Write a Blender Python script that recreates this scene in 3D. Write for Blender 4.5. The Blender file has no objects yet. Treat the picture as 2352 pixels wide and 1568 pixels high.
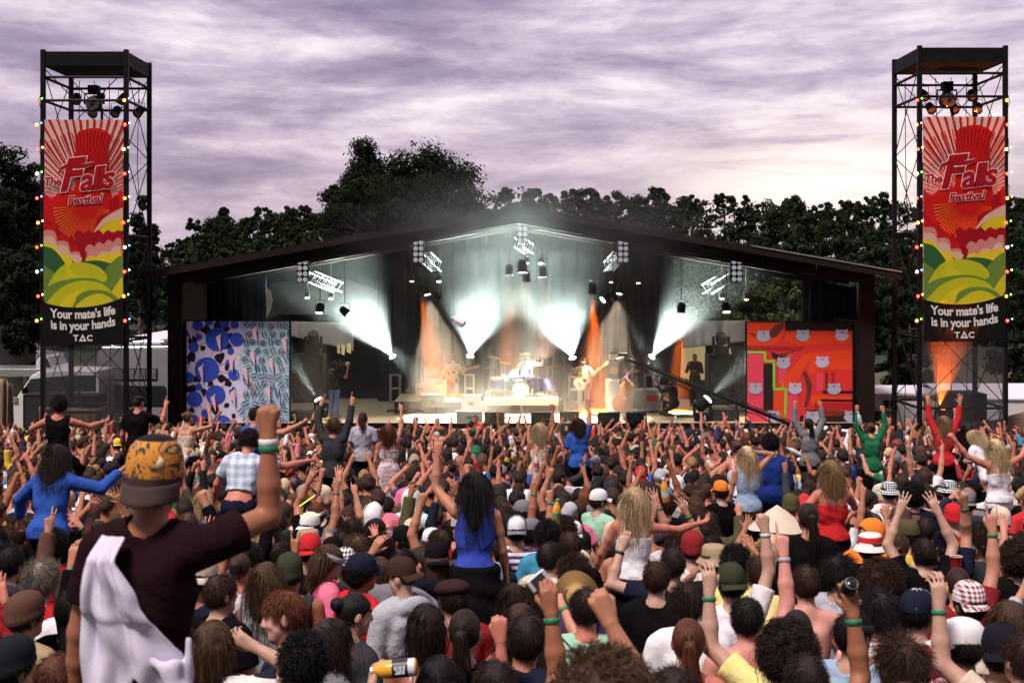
import bpy, math, random
import numpy as np
from mathutils import Vector, Matrix, Euler
from mathutils.geometry import tessellate_polygon
scene = bpy.context.scene
COL = scene.collection
R = math.radians
# ------------------------------------------------------------------ camera
# camera stands 2.6 m above a slope that falls towards the stage; +Y looks at the stage
CAMH, FPX, HX, HY = 2.6, 3000.0, 1176.0, 620.0
cam = bpy.data.cameras.new('camera')
cam.sensor_width = 36.0
cam.lens = 36.0 * FPX / 2352.0
cam.shift_y = -(784.0 - HY) / 2352.0
cam.clip_start, cam.clip_end = 0.1, 3000.0
cam.dof.use_dof = True
cam.dof.focus_distance = 17.0
cam.dof.aperture_fstop = 5.0
camo = bpy.data.objects.new('camera', cam)
COL.objects.link(camo)
camo.location = (0, 0, CAMH)
camo.rotation_euler = (R(90), 0, 0)
scene.camera = camo
# ------------------------------------------------------------------ colour management
vs = scene.view_settings
scene.display_settings.display_device = 'sRGB'
vs.view_transform = 'Standard'
vs.look = 'None'
vs.exposure = 0.0
vs.gamma = 1.0
vs.use_curve_mapping = False
# ------------------------------------------------------------------ render settings
cy = scene.cycles
cy.use_denoising = True
try:
 cy.denoiser = 'OPENIMAGEDENOISE'
except Exception:
 pass
cy.max_bounces = 5
cy.diffuse_bounces = 2
cy.glossy_bounces = 2
cy.transmission_bounces = 3
cy.volume_bounces = 0
cy.volume_step_rate = 2.5
cy.volume_max_steps = 96
cy.transparent_max_bounces = 12
cy.caustics_reflective = cy.caustics_refractive = False
cy.sample_clamp_indirect = 6.0
# ------------------------------------------------------------------ world: evening overcast
SUN_EL, SUN_ROT = 60.0, 215.0
world = bpy.data.worlds.new('World')
scene.world = world
world.use_nodes = True
wt = world.node_tree
wt.nodes.clear()
def N(t, typ, **kw):
 n = t.nodes.new(typ)
 for k, v in kw.items():
  setattr(n, k, v)
 return n
def math_node(t, op, a, b=None, c=None, clamp=False):
 n = N(t, 'ShaderNodeMath', operation=op, use_clamp=clamp)
 for i, v in enumerate((a, b, c)):
  if v is None:
   continue
  if hasattr(v, 'links'):
   t.links.new(v, n.inputs[i])
  else:
   n.inputs[i].default_value = v
 return n.outputs[0]
def ramp_node(t, fac, stops, interp='LINEAR'):
 n = N(t, 'ShaderNodeValToRGB')
 n.color_ramp.interpolation = interp
 el = n.color_ramp.elements
 while len(el) > 1:
  el.remove(el[-1])
 el[0].position, el[0].color = stops[0][0], (*stops[0][1], 1)
 for p, c in stops[1:]:
  e = el.new(p)
  e.color = (*c, 1)
 t.links.new(fac, n.inputs[0])
 return n.outputs[0]
def map_node(t, vec, scale, rot=(0, 0, 0), loc=(0, 0, 0)):
 n = N(t, 'ShaderNodeMapping')
 n.inputs['Scale'].default_value = scale
 n.inputs['Rotation'].default_value = rot
 n.inputs['Location'].default_value = loc
 t.links.new(vec, n.inputs[0])
 return n.outputs[0]
def noise_node(t, vec, scale, detail=4, rough=.5, dist=0.0):
 n = N(t, 'ShaderNodeTexNoise')
 n.inputs['Scale'].default_value = scale
 n.inputs['Detail'].default_value = detail
 n.inputs['Roughness'].default_value = rough
 n.inputs['Distortion'].default_value = dist
 if vec is not None:
  t.links.new(vec, n.inputs['Vector'])
 return n.outputs[0]
sky = N(wt, 'ShaderNodeTexSky', sky_type='NISHITA', sun_disc=False)
sky.sun_elevation = R(SUN_EL)
sky.sun_rotation = R(SUN_ROT)
sky.air_density, sky.dust_density = 1.0, 3.0
bg1 = N(wt, 'ShaderNodeBackground')
bg1.inputs[1].default_value = 0.03
wt.links.new(sky.outputs[0], bg1.inputs[0])
tc = N(wt, 'ShaderNodeTexCoord')
dirv = tc.outputs['Generated']
sep = N(wt, 'ShaderNodeSeparateXYZ')
wt.links.new(dirv, sep.inputs[0])
n1 = noise_node(wt, map_node(wt, dirv, (3.6, 3.6, 17), (0, R(5), 0), (1.3, 0.4, 2.2)), 1.0, 6, .58, .35)
n4 = noise_node(wt, map_node(wt, dirv, (13, 13, 46), (0, R(6), 0), (2.3, 6.4, 1.2)), 1.0, 6, .66, .2)
n2 = noise_node(wt, map_node(wt, dirv, (7, 7, 62), (0, R(-3), 0), (4.3, 1.4, 7.2)), 1.0, 5, .55, .5)
n3 = noise_node(wt, map_node(wt, dirv, (2.0, 2.0, 8), (0, R(2), 0), (9.3, 5.4, .2)), 1.0, 2, .5, .3)
cl = math_node(wt, 'ADD', math_node(wt, 'MULTIPLY_ADD', n4, .20, math_node(wt, 'MULTIPLY', n1, .50)), math_node(wt, 'ADD', math_node(wt, 'MULTIPLY', n2, .14), math_node(wt, 'MULTIPLY', n3, .16)))
ccol = ramp_node(wt, cl, [(.37, (.19, .120, .215)), (.45, (.36, .250, .365)), (.51, (.60, .455, .56)), (.58, (.95, .79, .83))])
# brighter cloud gap low on the right, where the sun sits behind the cloud
vd = N(wt, 'ShaderNodeVectorMath', operation='SUBTRACT')
wt.links.new(dirv, vd.inputs[0])
vd.inputs[1].default_value = Vector((.235, .97, .068))
vl = N(wt, 'ShaderNodeVectorMath', operation='LENGTH')
wt.links.new(map_node(wt, vd.outputs[0], (1.35, .2, 3.9)), vl.inputs[0])
gl = math_node(wt, 'SUBTRACT', 1.0, math_node(wt, 'DIVIDE', vl.outputs['Value'], .24), clamp=True)
gl = math_node(wt, 'MULTIPLY', math_node(wt, 'POWER', gl, 1.1), math_node(wt, 'MULTIPLY_ADD', n2, 4.0, -.9, clamp=True))
gm = N(wt, 'ShaderNodeMix', data_type='RGBA')
wt.links.new(gl, gm.inputs[0])
gm.inputs[7].default_value = (1.30, 1.08, .95, 1)
# pale band towards the horizon, brighter overhead as an overcast sky is
low = math_node(wt, 'SUBTRACT', 1.0, math_node(wt, 'DIVIDE', math_node(wt, 'ABSOLUTE', sep.outputs[2]), .09), clamp=True)
lm = N(wt, 'ShaderNodeMix', data_type='RGBA')
wt.links.new(math_node(wt, 'MULTIPLY', low, .30), lm.inputs[0])
wt.links.new(ccol, lm.inputs[6])
wt.links.new(lm.outputs[2], gm.inputs[6])
lm.inputs[7].default_value = (.70, .62, .70, 1)
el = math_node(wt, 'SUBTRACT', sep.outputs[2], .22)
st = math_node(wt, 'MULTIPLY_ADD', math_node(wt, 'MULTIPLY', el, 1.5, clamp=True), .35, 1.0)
# the unseen sky behind the camera is dimmed to raise contrast on the crowd
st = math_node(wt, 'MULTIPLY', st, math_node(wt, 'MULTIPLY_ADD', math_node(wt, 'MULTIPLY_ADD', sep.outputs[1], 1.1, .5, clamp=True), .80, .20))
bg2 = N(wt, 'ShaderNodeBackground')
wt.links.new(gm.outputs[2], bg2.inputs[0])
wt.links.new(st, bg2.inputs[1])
ad = N(wt, 'ShaderNodeAddShader')
wt.links.new(bg1.outputs[0], ad.inputs[0])
wt.links.new(bg2.outputs[0], ad.inputs[1])
wo = N(wt, 'ShaderNodeOutputWorld')
wt.links.new(ad.outputs[0], wo.inputs[0])
# ------------------------------------------------------------------ sun: soft, through cloud, from behind the camera
sl = bpy.data.lights.new('sun', 'SUN')
sl.energy = 4.6
sl.angle = R(13)
sl.color = (1.0, .90, .84)
so = bpy.data.objects.new('sun', sl)
COL.objects.link(so)
_a, _e = R(SUN_ROT), R(SUN_EL)
sd = Vector((math.sin(_a) * math.cos(_e), math.cos(_a) * math.cos(_e), math.sin(_e)))
so.rotation_euler = sd.to_track_quat('Z', 'Y').to_euler()
# ------------------------------------------------------------------ helpers
def W(x, y, Z):
 """point at depth Z that the photograph shows at (x, y) of its 2352 px wide view"""
 return Vector(((x - HX) / FPX * Z, Z, CAMH - (y - HY) / FPX * Z))
def ground(Y):
 return float(np.interp(Y, (-60, 0, 3, 4.2, 5.5, 11, 37), (.9, .35, .03, -.40, -.77, -1.335, -3.535)))
MATS = {}
def mat(name, color=(.5, .5, .5), rough=.7, metal=0.0, var=.15, vscale=8.0, bump=0.0, bscale=40.0, emit=None, estr=1.0, objcol=False, spec=.4, sheen=0, trans=0.0, detail=4):
 if name in MATS:
  return MATS[name]
 m = bpy.data.materials.new(name)
 m.use_nodes = True
 t = m.node_tree
 b = t.nodes['Principled BSDF']
 b.inputs['Roughness'].default_value = rough
 b.inputs['Metallic'].default_value = metal
 b.inputs['Specular IOR Level'].default_value = spec
 tcn = N(t, 'ShaderNodeTexCoord')
 nz = noise_node(t, tcn.outputs['Object'], vscale, detail, .6)
 f = math_node(t, 'MULTIPLY_ADD', nz, 2 * var, 1 - var)
 hs = N(t, 'ShaderNodeHueSaturation')
 t.links.new(f, hs.inputs['Value'])
 if objcol:
  oi = N(t, 'ShaderNodeObjectInfo')
  t.links.new(oi.outputs['Color'], hs.inputs['Color'])
 else:
  hs.inputs['Color'].default_value = (*color, 1)
 t.links.new(hs.outputs[0], b.inputs['Base Color'])
 if bump:
  bn = N(t, 'ShaderNodeBump')
  bn.inputs['Strength'].default_value = bump
  bn.inputs['Distance'].default_value = .02
  t.links.new(noise_node(t, tcn.outputs['Object'], bscale, 4, .6), bn.inputs['Height'])
  t.links.new(bn.outputs[0], b.inputs['Normal'])
 if emit:
  b.inputs['Emission Color'].default_value = (*emit, 1)
  b.inputs['Emission Strength'].default_value = estr
 if trans:
  tr = N(t, 'ShaderNodeBsdfTranslucent')
  t.links.new(hs.outputs[0], tr.inputs[0])
  mx = N(t, 'ShaderNodeMixShader')
  mx.inputs[0].default_value = trans
  t.links.new(b.outputs[0], mx.inputs[1])
  t.links.new(tr.outputs[0], mx.inputs[2])
  t.links.new(mx.outputs[0], t.nodes['Material Output'].inputs[0])
 MATS[name] = m
 return m
def tag(o, label=None, cat=None, group=None, kind=None):
 if label: o['label'] = label
 if cat: o['category'] = cat
 if group: o['group'] = group
 if kind: o['kind'] = kind
 return o
def thing(name, label, cat, loc=(0, 0, 0), rotz=0.0, group=None):
 o = bpy.data.objects.new(name, None)
 COL.objects.link(o)
 o.empty_display_size = .1
 o.location = loc
 o.rotation_euler = (0, 0, rotz)
 return tag(o, label, cat, group)
def mesh_of(name, V, F, mats=(), mi=None, smooth=False):
 me = bpy.data.meshes.new(name)
 V = np.asarray(V, dtype=np.float32).reshape(-1, 3)
 if isinstance(F, np.ndarray):
  k = F.shape[1]
  me.vertices.add(len(V))
  me.vertices.foreach_set('co', V.ravel())
  me.loops.add(F.size)
  me.loops.foreach_set('vertex_index', F.ravel().astype(np.int32))
  me.polygons.add(len(F))
  me.polygons.foreach_set('loop_start', np.arange(0, F.size, k, dtype=np.int32))
  me.update(calc_edges=True)
 else:
  me.from_pydata([tuple(v) for v in V.tolist()], [], F)
  me.update()
 for m in mats:
  me.materials.append(m)
 if mi is not None:
  me.polygons.foreach_set('material_index', np.asarray(mi, dtype=np.int32))
 if smooth:
  me.polygons.foreach_set('use_smooth', np.ones(len(me.polygons), dtype=bool))
 return me
def link(name, me, parent=None, loc=None, rot=None, color=None):
 o = bpy.data.objects.new(name, me)
 COL.objects.link(o)
 if parent is not None:
  o.parent = parent
 if loc is not None: o.location = loc
 if rot is not None: o.rotation_euler = rot
 if color is not None: o.color = (*color[:3], 1)
 return o
class MB:
 def __init__(s):
  s.v, s.f, s.m = [], [], []
 def add(s, V, F, m=0):
  b = len(s.v)
  s.v += [tuple(p) for p in V]
  for q in F:
   s.f.append(tuple(b + i for i in q))
   s.m.append(m)
  return s
 def box(s, c, d, m=0, rot=None):
  x, y, z = d[0] / 2, d[1] / 2, d[2] / 2
  P = [Vector((a * x, b * y, e * z)) for a in (-1, 1) for b in (-1, 1) for e in (-1, 1)]
  if rot is not None:
   M = Euler(rot).to_matrix() if not isinstance(rot, Matrix) else rot
   P = [M @ p for p in P]
  c = Vector(c)
  return s.add([p + c for p in P], [(0, 1, 3, 2), (4, 6, 7, 5), (0, 4, 5, 1), (2, 3, 7, 6), (0, 2, 6, 4), (1, 5, 7, 3)], m)
 def cyl(s, a, b, r0, r1=None, n=8, m=0):
  return s.tube([a, b], [r0, r0 if r1 is None else r1], n, m)
 def beam(s, a, b, w, h, m=0):
  """rectangular bar from a to b, w wide across, h tall"""
  a, b = Vector(a), Vector(b)
  d = (b - a).normalized()
  up = Vector((0, 0, 1)) if abs(d.z) < .95 else Vector((0, 1, 0))
  x = d.cross(up).normalized()
  u = x.cross(d)
  P = [p + x * (i * w / 2) + u * (j * h / 2) for p in (a, b) for i, j in ((-1, -1), (1, -1), (1, 1), (-1, 1))]
  return s.add(P, [(0, 1, 2, 3), (7, 6, 5, 4), (0, 4, 5, 1), (1, 5, 6, 2), (2, 6, 7, 3), (3, 7, 4, 0)], m)
 def tube(s, pts, r, n=6, m=0, caps=True):
  pts = [Vector(p) for p in pts]
  rr = r if isinstance(r, (list, tuple)) else [r] * len(pts)
  V, F = [], []
  prev = None
  for i, p in enumerate(pts):
   d = (pts[min(i + 1, len(pts) - 1)] - pts[max(i - 1, 0)])
   d = d.normalized() if d.length > 1e-9 else Vector((0, 0, 1))
   if prev is None:
    ref = Vector((0, 0, 1)) if abs(d.z) < .9 else Vector((1, 0, 0))
    x = d.cross(ref).normalized()
   else:
    x = (prev - d * prev.dot(d)).normalized()
   prev = x
   y = d.cross(x)
   for k in range(n):
    a = 2 * math.pi * k / n
    V.append(p + (x * math.cos(a) + y * math.sin(a)) * rr[i])
  for i in range(len(pts) - 1):
   for k in range(n):
    k2 = (k + 1) % n
    F.append((i * n + k, i * n + k2, (i + 1) * n + k2, (i + 1) * n + k))
  if caps:
   F.append(tuple(range(n))[::-1])
   F.append(tuple((len(pts) - 1) * n + k for k in range(n)))
  return s.add(V, F, m)
 def lathe(s, prof, c=(0, 0, 0), n=16, m=0, M=None, caps=True):
  V, F = [], []
  c = Vector(c)
  for r, z in prof:
   for k in range(n):
    a = 2 * math.pi * k / n
    p = Vector((r * math.cos(a), r * math.sin(a), z))
    V.append((M @ p if M is not None else p) + c)
  for i in range(len(prof) - 1):
   for k in range(n):
    k2 = (k + 1) % n
    F.append((i * n + k, i * n + k2, (i + 1) * n + k2, (i + 1) * n + k))
  if caps:
   F.append(tuple(range(n))[::-1])
   F.append(tuple((len(prof) - 1) * n + k for k in range(n)))
  return s.add(V, F, m)
 def ball(s, c, r, nu=12, nv=8, m=0, M=None):
  r = (r, r, r) if not isinstance(r, (tuple, list)) else r
  V, F = [], []
  c = Vector(c)
  for i in range(nv + 1):
   t = math.pi * i / nv
   for k in range(nu):
    a = 2 * math.pi * k / nu
    p = Vector((r[0] * math.sin(t) * math.cos(a), r[1] * math.sin(t) * math.sin(a), r[2] * math.cos(t)))
    V.append((M @ p if M is not None else p) + c)
  for i in range(nv):
   for k in range(nu):
    k2 = (k + 1) % nu
    F.append((i * nu + k, (i + 1) * nu + k, (i + 1) * nu + k2, i * nu + k2))
  return s.add(V, F, m)
 def poly(s, pts, m=0):
  P = [Vector(p) for p in pts]
  return s.add(P, [tuple(t) for t in tessellate_polygon([P])], m)
 def prism(s, pts, ext, m=0):
  P = [Vector(p) for p in pts]
  e = Vector(ext)
  n = len(P)
  T = [tuple(t) for t in tessellate_polygon([P])]
  F = T + [tuple(i + n for i in t[::-1]) for t in T] + [(i, (i + 1) % n, (i + 1) % n + n, i + n) for i in range(n)]
  return s.add(P + [p + e for p in P], F, m)
 def build(s, name, mats, parent=None, loc=None, rot=None, smooth=False, bevel=0.0, color=None):
  if not isinstance(mats, (list, tuple)):
   mats = [mats]
  me = mesh_of(name, s.v, s.f, mats, s.m, smooth)
  # consistent outward normals
  import bmesh
  bm = bmesh.new()
  bm.from_mesh(me)
  bmesh.ops.recalc_face_normals(bm, faces=bm.faces)
  bm.to_mesh(me)
  bm.free()
  o = link(name, me, parent, loc, rot, color)
  if bevel:
   md = o.modifiers.new('bevel', 'BEVEL')
   md.width = bevel
   md.segments = 2
   md.limit_method = 'ANGLE'
  return o
def structure(name, mb, mats, **kw):
 return tag(mb.build(name, mats, **kw), kind='structure')
def rot_to(d, up=(0, 0, 1)):
 """matrix whose local Z points along d"""
 return Vector(d).to_track_quat('Z', 'Y').to_matrix()
def text_mesh(body, size, bold=0.0, shear=0.0, space=1.0, extrude=0.0, align='CENTER'):
 cu = bpy.data.curves.new('lettering', 'FONT')
 cu.body = body
 cu.size = size
 cu.offset = bold
 cu.shear = shear
 cu.space_character = space
 cu.extrude = extrude
 cu.align_x = align
 cu.align_y = 'CENTER'
 cu.resolution_u = 3
 o = bpy.data.objects.new('lettering', cu)
 COL.objects.link(o)
 dg = bpy.context.evaluated_depsgraph_get()
 me = o.evaluated_get(dg).to_mesh()
 V = [tuple(v.co) for v in me.vertices]
 F = [tuple(p.vertices) for p in me.polygons]
 o.evaluated_get(dg).to_mesh_clear()
 bpy.data.objects.remove(o)
 bpy.data.curves.remove(cu)
 return V, F
# ================================================================== SETTING
rng = np.random.default_rng(7)
M_black = mat('black_paint', (.008, .008, .009), .6, var=.3, vscale=3, spec=.08)
M_steel = mat('black_steel', (.010, .009, .010), .55, .2, var=.3, vscale=6, spec=.1)
M_alu = mat('aluminium', (.55, .55, .56), .35, .9, var=.1)
M_ground = mat('trampled_grass', (.075, .065, .04), .95, var=.5, vscale=1.5, bump=.8, bscale=12)
M_hill = mat('forest_floor', (.03, .035, .02), .95, var=.4, vscale=.3)
M_timber = mat('dark_timber', (.016, .010, .009), .8, spec=.1, var=.35, vscale=2.5, bump=.3, bscale=25)
M_iron = mat('roof_sheet', (.014, .010, .010), .7, .1, spec=.1, var=.35, vscale=1.2)
M_ceiling = mat('ceiling_board', (.022, .018, .015), .85, var=.4, vscale=2)
M_cloth_black = mat('black_drape', (.008, .008, .0095), .95, var=.4, vscale=3, spec=.1)
M_cloth_blue = mat('midnight_drape', (.008, .009, .02), .95, var=.5, vscale=2, spec=.1)
M_tarp = mat('grey_tarp', (.05, .055, .058), .6, var=.25, vscale=2, bump=.4, bscale=6)
M_white_tarp = mat('white_tarp', (.62, .58, .64), .6, var=.12, vscale=2, bump=.5, bscale=5)
M_deck = mat('stage_ply', (.42, .33, .22), .55, var=.25, vscale=1.5, bump=.2, bscale=20)
M_hess = mat('hessian', (.21, .15, .10), .95, var=.3, vscale=5, bump=.6, bscale=60)
ys = list(np.linspace(-60, 37, 60)) + [45, 60, 80, 300, 1500]
xs = list(np.linspace(-60, 60, 40))
xs = [-1500, -300] + xs + [300, 1500]
gv = [(x, y, ground(y) + (.05 * math.sin(x * .7 + y * .3) if -58 < y < 36 and abs(x) < 60 else 0)) for y in ys for x in xs]
nx_ = len(xs)
gf = [(j * nx_ + i, j * nx_ + i + 1, (j + 1) * nx_ + i + 1, (j + 1) * nx_ + i) for j in range(len(ys) - 1) for i in range(nx_ - 1)]
structure('ground', MB().add(gv, gf), M_ground, smooth=True)
# hill behind the stage, with the skyline of the wood on it
RIDGE = [(-300, 470), (0, 440), (150, 470), (330, 560), (380, 582), (430, 552), (480, 512), (520, 492), (560, 512), (600, 490), (660, 485), (740, 482), (860, 470), (1000, 455), (1100, 452), (1200, 448),
         (1300, 448), (1400, 452), (1500, 452), (1560, 448), (1640, 462), (1700, 450), (1760, 474), (1850, 466), (1960, 474), (2040, 460), (2120, 468), (2300, 458), (2352, 455), (2700, 450)]
RY = 200.0
def ridge_h(X):
 px = X / RY * FPX + HX
 return CAMH - (np.interp(px, [a for a, b in RIDGE], [b for a, b in RIDGE]) - HY) / FPX * RY
def hill_z(X, Y):
 t = min(max((Y - 85) / (RY - 85), 0), 1)
 t = t * t * (3 - 2 * t)
 return -3.55 + t * (ridge_h(X * RY / max(Y, 85)) - 8.0 + 3.55) - max(0, Y - RY) * .1
hx = np.linspace(-170, 170, 70)
hy = np.linspace(82, 300, 24)
hv = [(x, y, hill_z(x, y)) for y in hy for x in hx]
hf = [(j * 70 + i, j * 70 + i + 1, (j + 1) * 70 + i + 1, (j + 1) * 70 + i) for j in range(23) for i in range(69)]
structure('hill', MB().add(hv, hf), M_hill, smooth=True)
# ------------------------------------------------------------------ trees
def leaf_mat(name, c):
 m = bpy.data.materials.new(name)
 m.use_nodes = True
 t = m.node_tree
 b = t.nodes['Principled BSDF']
 b.inputs['Roughness'].default_value = .7
 b.inputs['Specular IOR Level'].default_value = .04
 ge = N(t, 'ShaderNodeNewGeometry')
 col = ramp_node(t, ge.outputs['Random Per Island'], [(0, tuple(x * .45 for x in c)), (.6, c), (1, (c[0] * 1.7, c[1] * 1.6, c[2] * 1.4))])
 t.links.new(col, b.inputs['Base Color'])
 return m
M_leaf = leaf_mat('gum_leaves', (.011, .017, .008))
M_leaf_far = leaf_mat('far_gum_leaves', (.014, .021, .010))
M_leaf_lit = leaf_mat('lit_gum_leaves', (.045, .058, .024))  # same gum leaves in paler green, the light put into the colour
M_bark = mat('bark', (.09, .075, .06), .9, var=.4, vscale=6)
def crown_quads(rg, h, rx, rz, zc, nclump, nleaf, leaf, shape='round', ragged=.25):
 """many leaf faces in clumps spread through the volume of the crown"""
 V = []
 for c in range(nclump):
  u = rg.normal(size=3)
  u /= np.linalg.norm(u) + 1e-9
  rad = rg.uniform(.35, 1.0) ** .6
  p = u * rad * np.array([rx, rx, rz])
  if shape == 'cone':
   t = (p[2] / rz + 1) / 2
   p[:2] *= (1.15 - .95 * t)
  p[2] += zc
  cr = rg.uniform(.17, .36) * min(rx, rz) * (1 + ragged * rg.normal() * .5)
  n = int(nleaf * rg.uniform(.6, 1.3))
  d = rg.normal(size=(n, 3))
  d /= np.linalg.norm(d, axis=1, keepdims=True)
  pos = p + d * (cr * rg.uniform(.45, 1.08, size=(n, 1))) * np.array([1.15, 1.15, .8])
  a = np.cross(d, rg.normal(size=(n, 3)))
  a /= np.linalg.norm(a, axis=1, keepdims=True) + 1e-9
  b = np.cross(d + .5 * rg.normal(size=(n, 3)), a)
  b /= np.linalg.norm(b, axis=1, keepdims=True) + 1e-9
  s = leaf * rg.uniform(.5, 1.25, size=(n, 1))
  q = np.stack([pos - a * s, pos - b * s * .6, pos + a * s, pos + b * s * .6], 1)
  V.append(q)
 V = np.concatenate(V).reshape(-1, 3)
 return V, np.arange(len(V)).reshape(-1, 4)
def trunk_mb(rg, h, rx, rz, zc, r0):
 mb = MB()
 top = zc + rz * .3
 bend = rg.normal(size=2) * rx * .12
 pts = [(bend[0] * (t ** 2), bend[1] * (t ** 2), top * t) for t in np.linspace(0, 1, 7)]
 mb.tube(pts, [r0 * (1 - .8 * t) for t in np.linspace(0, 1, 7)], 8)
 for k in range(9):
  t = rg.uniform(.45, .95)
  b = Vector((bend[0] * t * t, bend[1] * t * t, top * t))
  a = rg.uniform(0, 2 * math.pi)
  l = rx * rg.uniform(.5, .85)
  e = b + Vector((math.cos(a) * l, math.sin(a) * l, l * rg.uniform(.3, .8)))
  m_ = (b + e) / 2 + Vector((0, 0, -l * .08))
  mb.tube([b, m_, e], [r0 * .35 * (1.1 - t * .5), r0 * .22, r0 * .05], 5)
 return mb
def tree(name, label, cat, loc, h, rx, rz, seed, nclump=40, nleaf=70, leaf=.22, shape='round', m=None, group=None, r0=None):
 rg = np.random.default_rng(seed)
 zc = h - rz
 t = thing(name, label, cat, loc, 0, group)
 trunk_mb(rg, h, rx, rz, zc, r0 or h * .022).build('trunk', M_bark, t, smooth=True)
 V, F = crown_quads(rg, h, rx, rz, zc, nclump, nleaf, leaf, shape)
 link('crown', mesh_of('crown', V, F, [m or M_leaf]), t)
 return t
def tree_px(name, label, x, ytop, wpx, hpx, Z, seed, base=None, cat='tree', **kw):
 """tree whose crown is wpx wide, hpx tall in the photograph's view, standing Z metres away"""
 k = Z / FPX
 top = CAMH - (ytop - HY) * k
 b = base if base is not None else (-3.55 if Z < 86 else hill_z((x - HX) * k, Z))
 return tree(name, label, cat, ((x - HX) * k, Z, b - .1), top - b, wpx * k / 2, hpx * k / 2, seed, **kw)
tree_px('pine_tree', 'tall dark pine with the pointed crown, highest tree behind the stage roof', 838, 322, 200, 330, 76, 11, nclump=170, nleaf=230, leaf=.10, shape='cone')
tree_px('broadleaf_tree', 'huge dark round-headed tree beside the pointed pine behind the stage', 975, 337, 270, 300, 74, 12, nclump=190, nleaf=240, leaf=.10)
tree_px('broadleaf_tree', 'low dark tree spreading at the foot of the pointed pine', 812, 400, 150, 190, 72, 13, nclump=80, nleaf=180, leaf=.10)
tree_px('gum_tree', 'small lone gum tree with bare trunk standing above the wood', 450, 500, 38, 30, 190, 14, nclump=14, nleaf=45, leaf=.4, r0=.22)
tree_px('gum_tree', 'tall pointed gum tree breaking the skyline beside the lone gum', 512, 472, 60, 110, 186, 15, nclump=40, nleaf=50, leaf=.42, shape='cone')
for k, (x, y, w, h, Z, lb) in enumerate([
  (20, 342, 170, 260, 62, 'tall black-green tree at the frame edge beside the red banner tower'),
  (-45, 420, 170, 300, 58, 'leafy dark tree cut off by the left picture edge'),
  (75, 380, 120, 300, 64, 'dark tree whose crown is half hidden behind the left banner'),
  (60, 560, 170, 260, 56, 'low bushy dark tree above the parked flatbed truck')]):
 tree_px('broadleaf_tree', lb, x, y, w, h, Z, 30 + k, nclump=80, nleaf=180, leaf=.10)
tree_px('she_oak', 'feathery pointed tree between left banner tower and stage eave', 325, 418, 90, 330, 60, 41, nclump=70, nleaf=110, leaf=.10, shape='cone')
tree_px('she_oak', 'slim feathery tree leaning out past the tower by the eave', 352, 500, 60, 260, 63, 42, nclump=45, nleaf=90, leaf=.10, shape='cone')
for k, (x, y, w, h, Z, lb) in enumerate([
  (1560, 560, 130, 260, 66, 'pale green gum seen through the open stage back, beside the drape'),
  (1680, 580, 150, 240, 64, 'pale green gum seen in the middle of the open stage back'),
  (1800, 590, 140, 240, 67, 'pale green gum seen through the stage back above the red mural'),
  (2060, 560, 130, 340, 66, 'dark gum between the stage post and the right banner tower'),
  (2095, 640, 110, 280, 62, 'lower gum with pale leaf clumps behind the white container'),
  (2330, 520, 150, 380, 68, 'dark tree behind the white marquee beyond the right tower'),
  (2390, 600, 140, 330, 60, 'gappy tree at the right picture edge above the marquee')]):
 tree_px('gum_tree', lb, x, y, w, h, Z, 50 + k, nclump=70, nleaf=160, leaf=.11, m=M_leaf_lit if k < 3 else M_leaf)
# gums standing clear on the skyline
SKY = [(1160, 432, 44), (1222, 428, 50), (1262, 444, 34), (1310, 430, 40), (1352, 424, 60), (1412, 436, 56), (1470, 452, 50), (1510, 430, 64), (1590, 442, 56), (1665, 440, 52), (1722, 446, 70), (1822, 450, 60), (1890, 462, 56), (1940, 455, 46), (1990, 450, 50), (2030, 440, 60), (600, 476, 52), (655, 472, 44), (705, 470, 56), (568, 498, 40), (425, 540, 40), (395, 560, 44), (2330, 448, 60)]
WHERE = ['above the stage ridge', 'just off the stage ridge', 'small, second clump right of the ridge', 'narrow-headed, over the first right rafter', 'broad, over the right roof slope', 'flat-topped, over the right roof slope', 'low, in the dip over the right roof', 'widest, over the second hanging lamp bank', 'beside the widest crown', 'over the outer lamp bank', 'broad and double-headed', 'right of the double-headed crown', 'low, left of the right tower', 'small, near the right tower', 'next to the right tower', 'touching the right tower', 'left of the dark pine', 'small, left of the dark pine', 'against the dark pine', 'right of the pointed gum', 'under the lone gum', 'lowest, over the left eave', 'past the right tower']
for k, (x, y, w) in enumerate(SKY):
 tree_px('gum_tree', 'skyline gum with rounded crown, ' + WHERE[k], x, y, w, w * 1.0, 196 + (k % 3) * 2, 80 + k, nclump=20, nleaf=80, leaf=.28, m=M_leaf_far, group='gum trees along the skyline', r0=.25)
# the wood on the slope reads as one mass
fv, fo = [], 0
for k in range(420):
 Y = rng.uniform(92, 199)
 X = rng.uniform(-.46, .46) * Y
 base = hill_z(X, Y)
 h = rng.uniform(6.5, 9.0) if Y > 150 else rng.uniform(5, 7.5)
 rx = rng.uniform(2.0, 3.6)
 rz = h * .42
 V, F = crown_quads(rng, h, rx, rz, h - rz, 15, 60, .27)
 fv.append(V + np.array([X, Y, base]))
V = np.concatenate(fv)
fo = link('forest', mesh_of('forest', V, np.arange(len(V)).reshape(-1, 4), [M_leaf_far]))
tag(fo, 'dark eucalyptus wood covering the hillside behind the stage', 'forest', kind='stuff')
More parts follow.
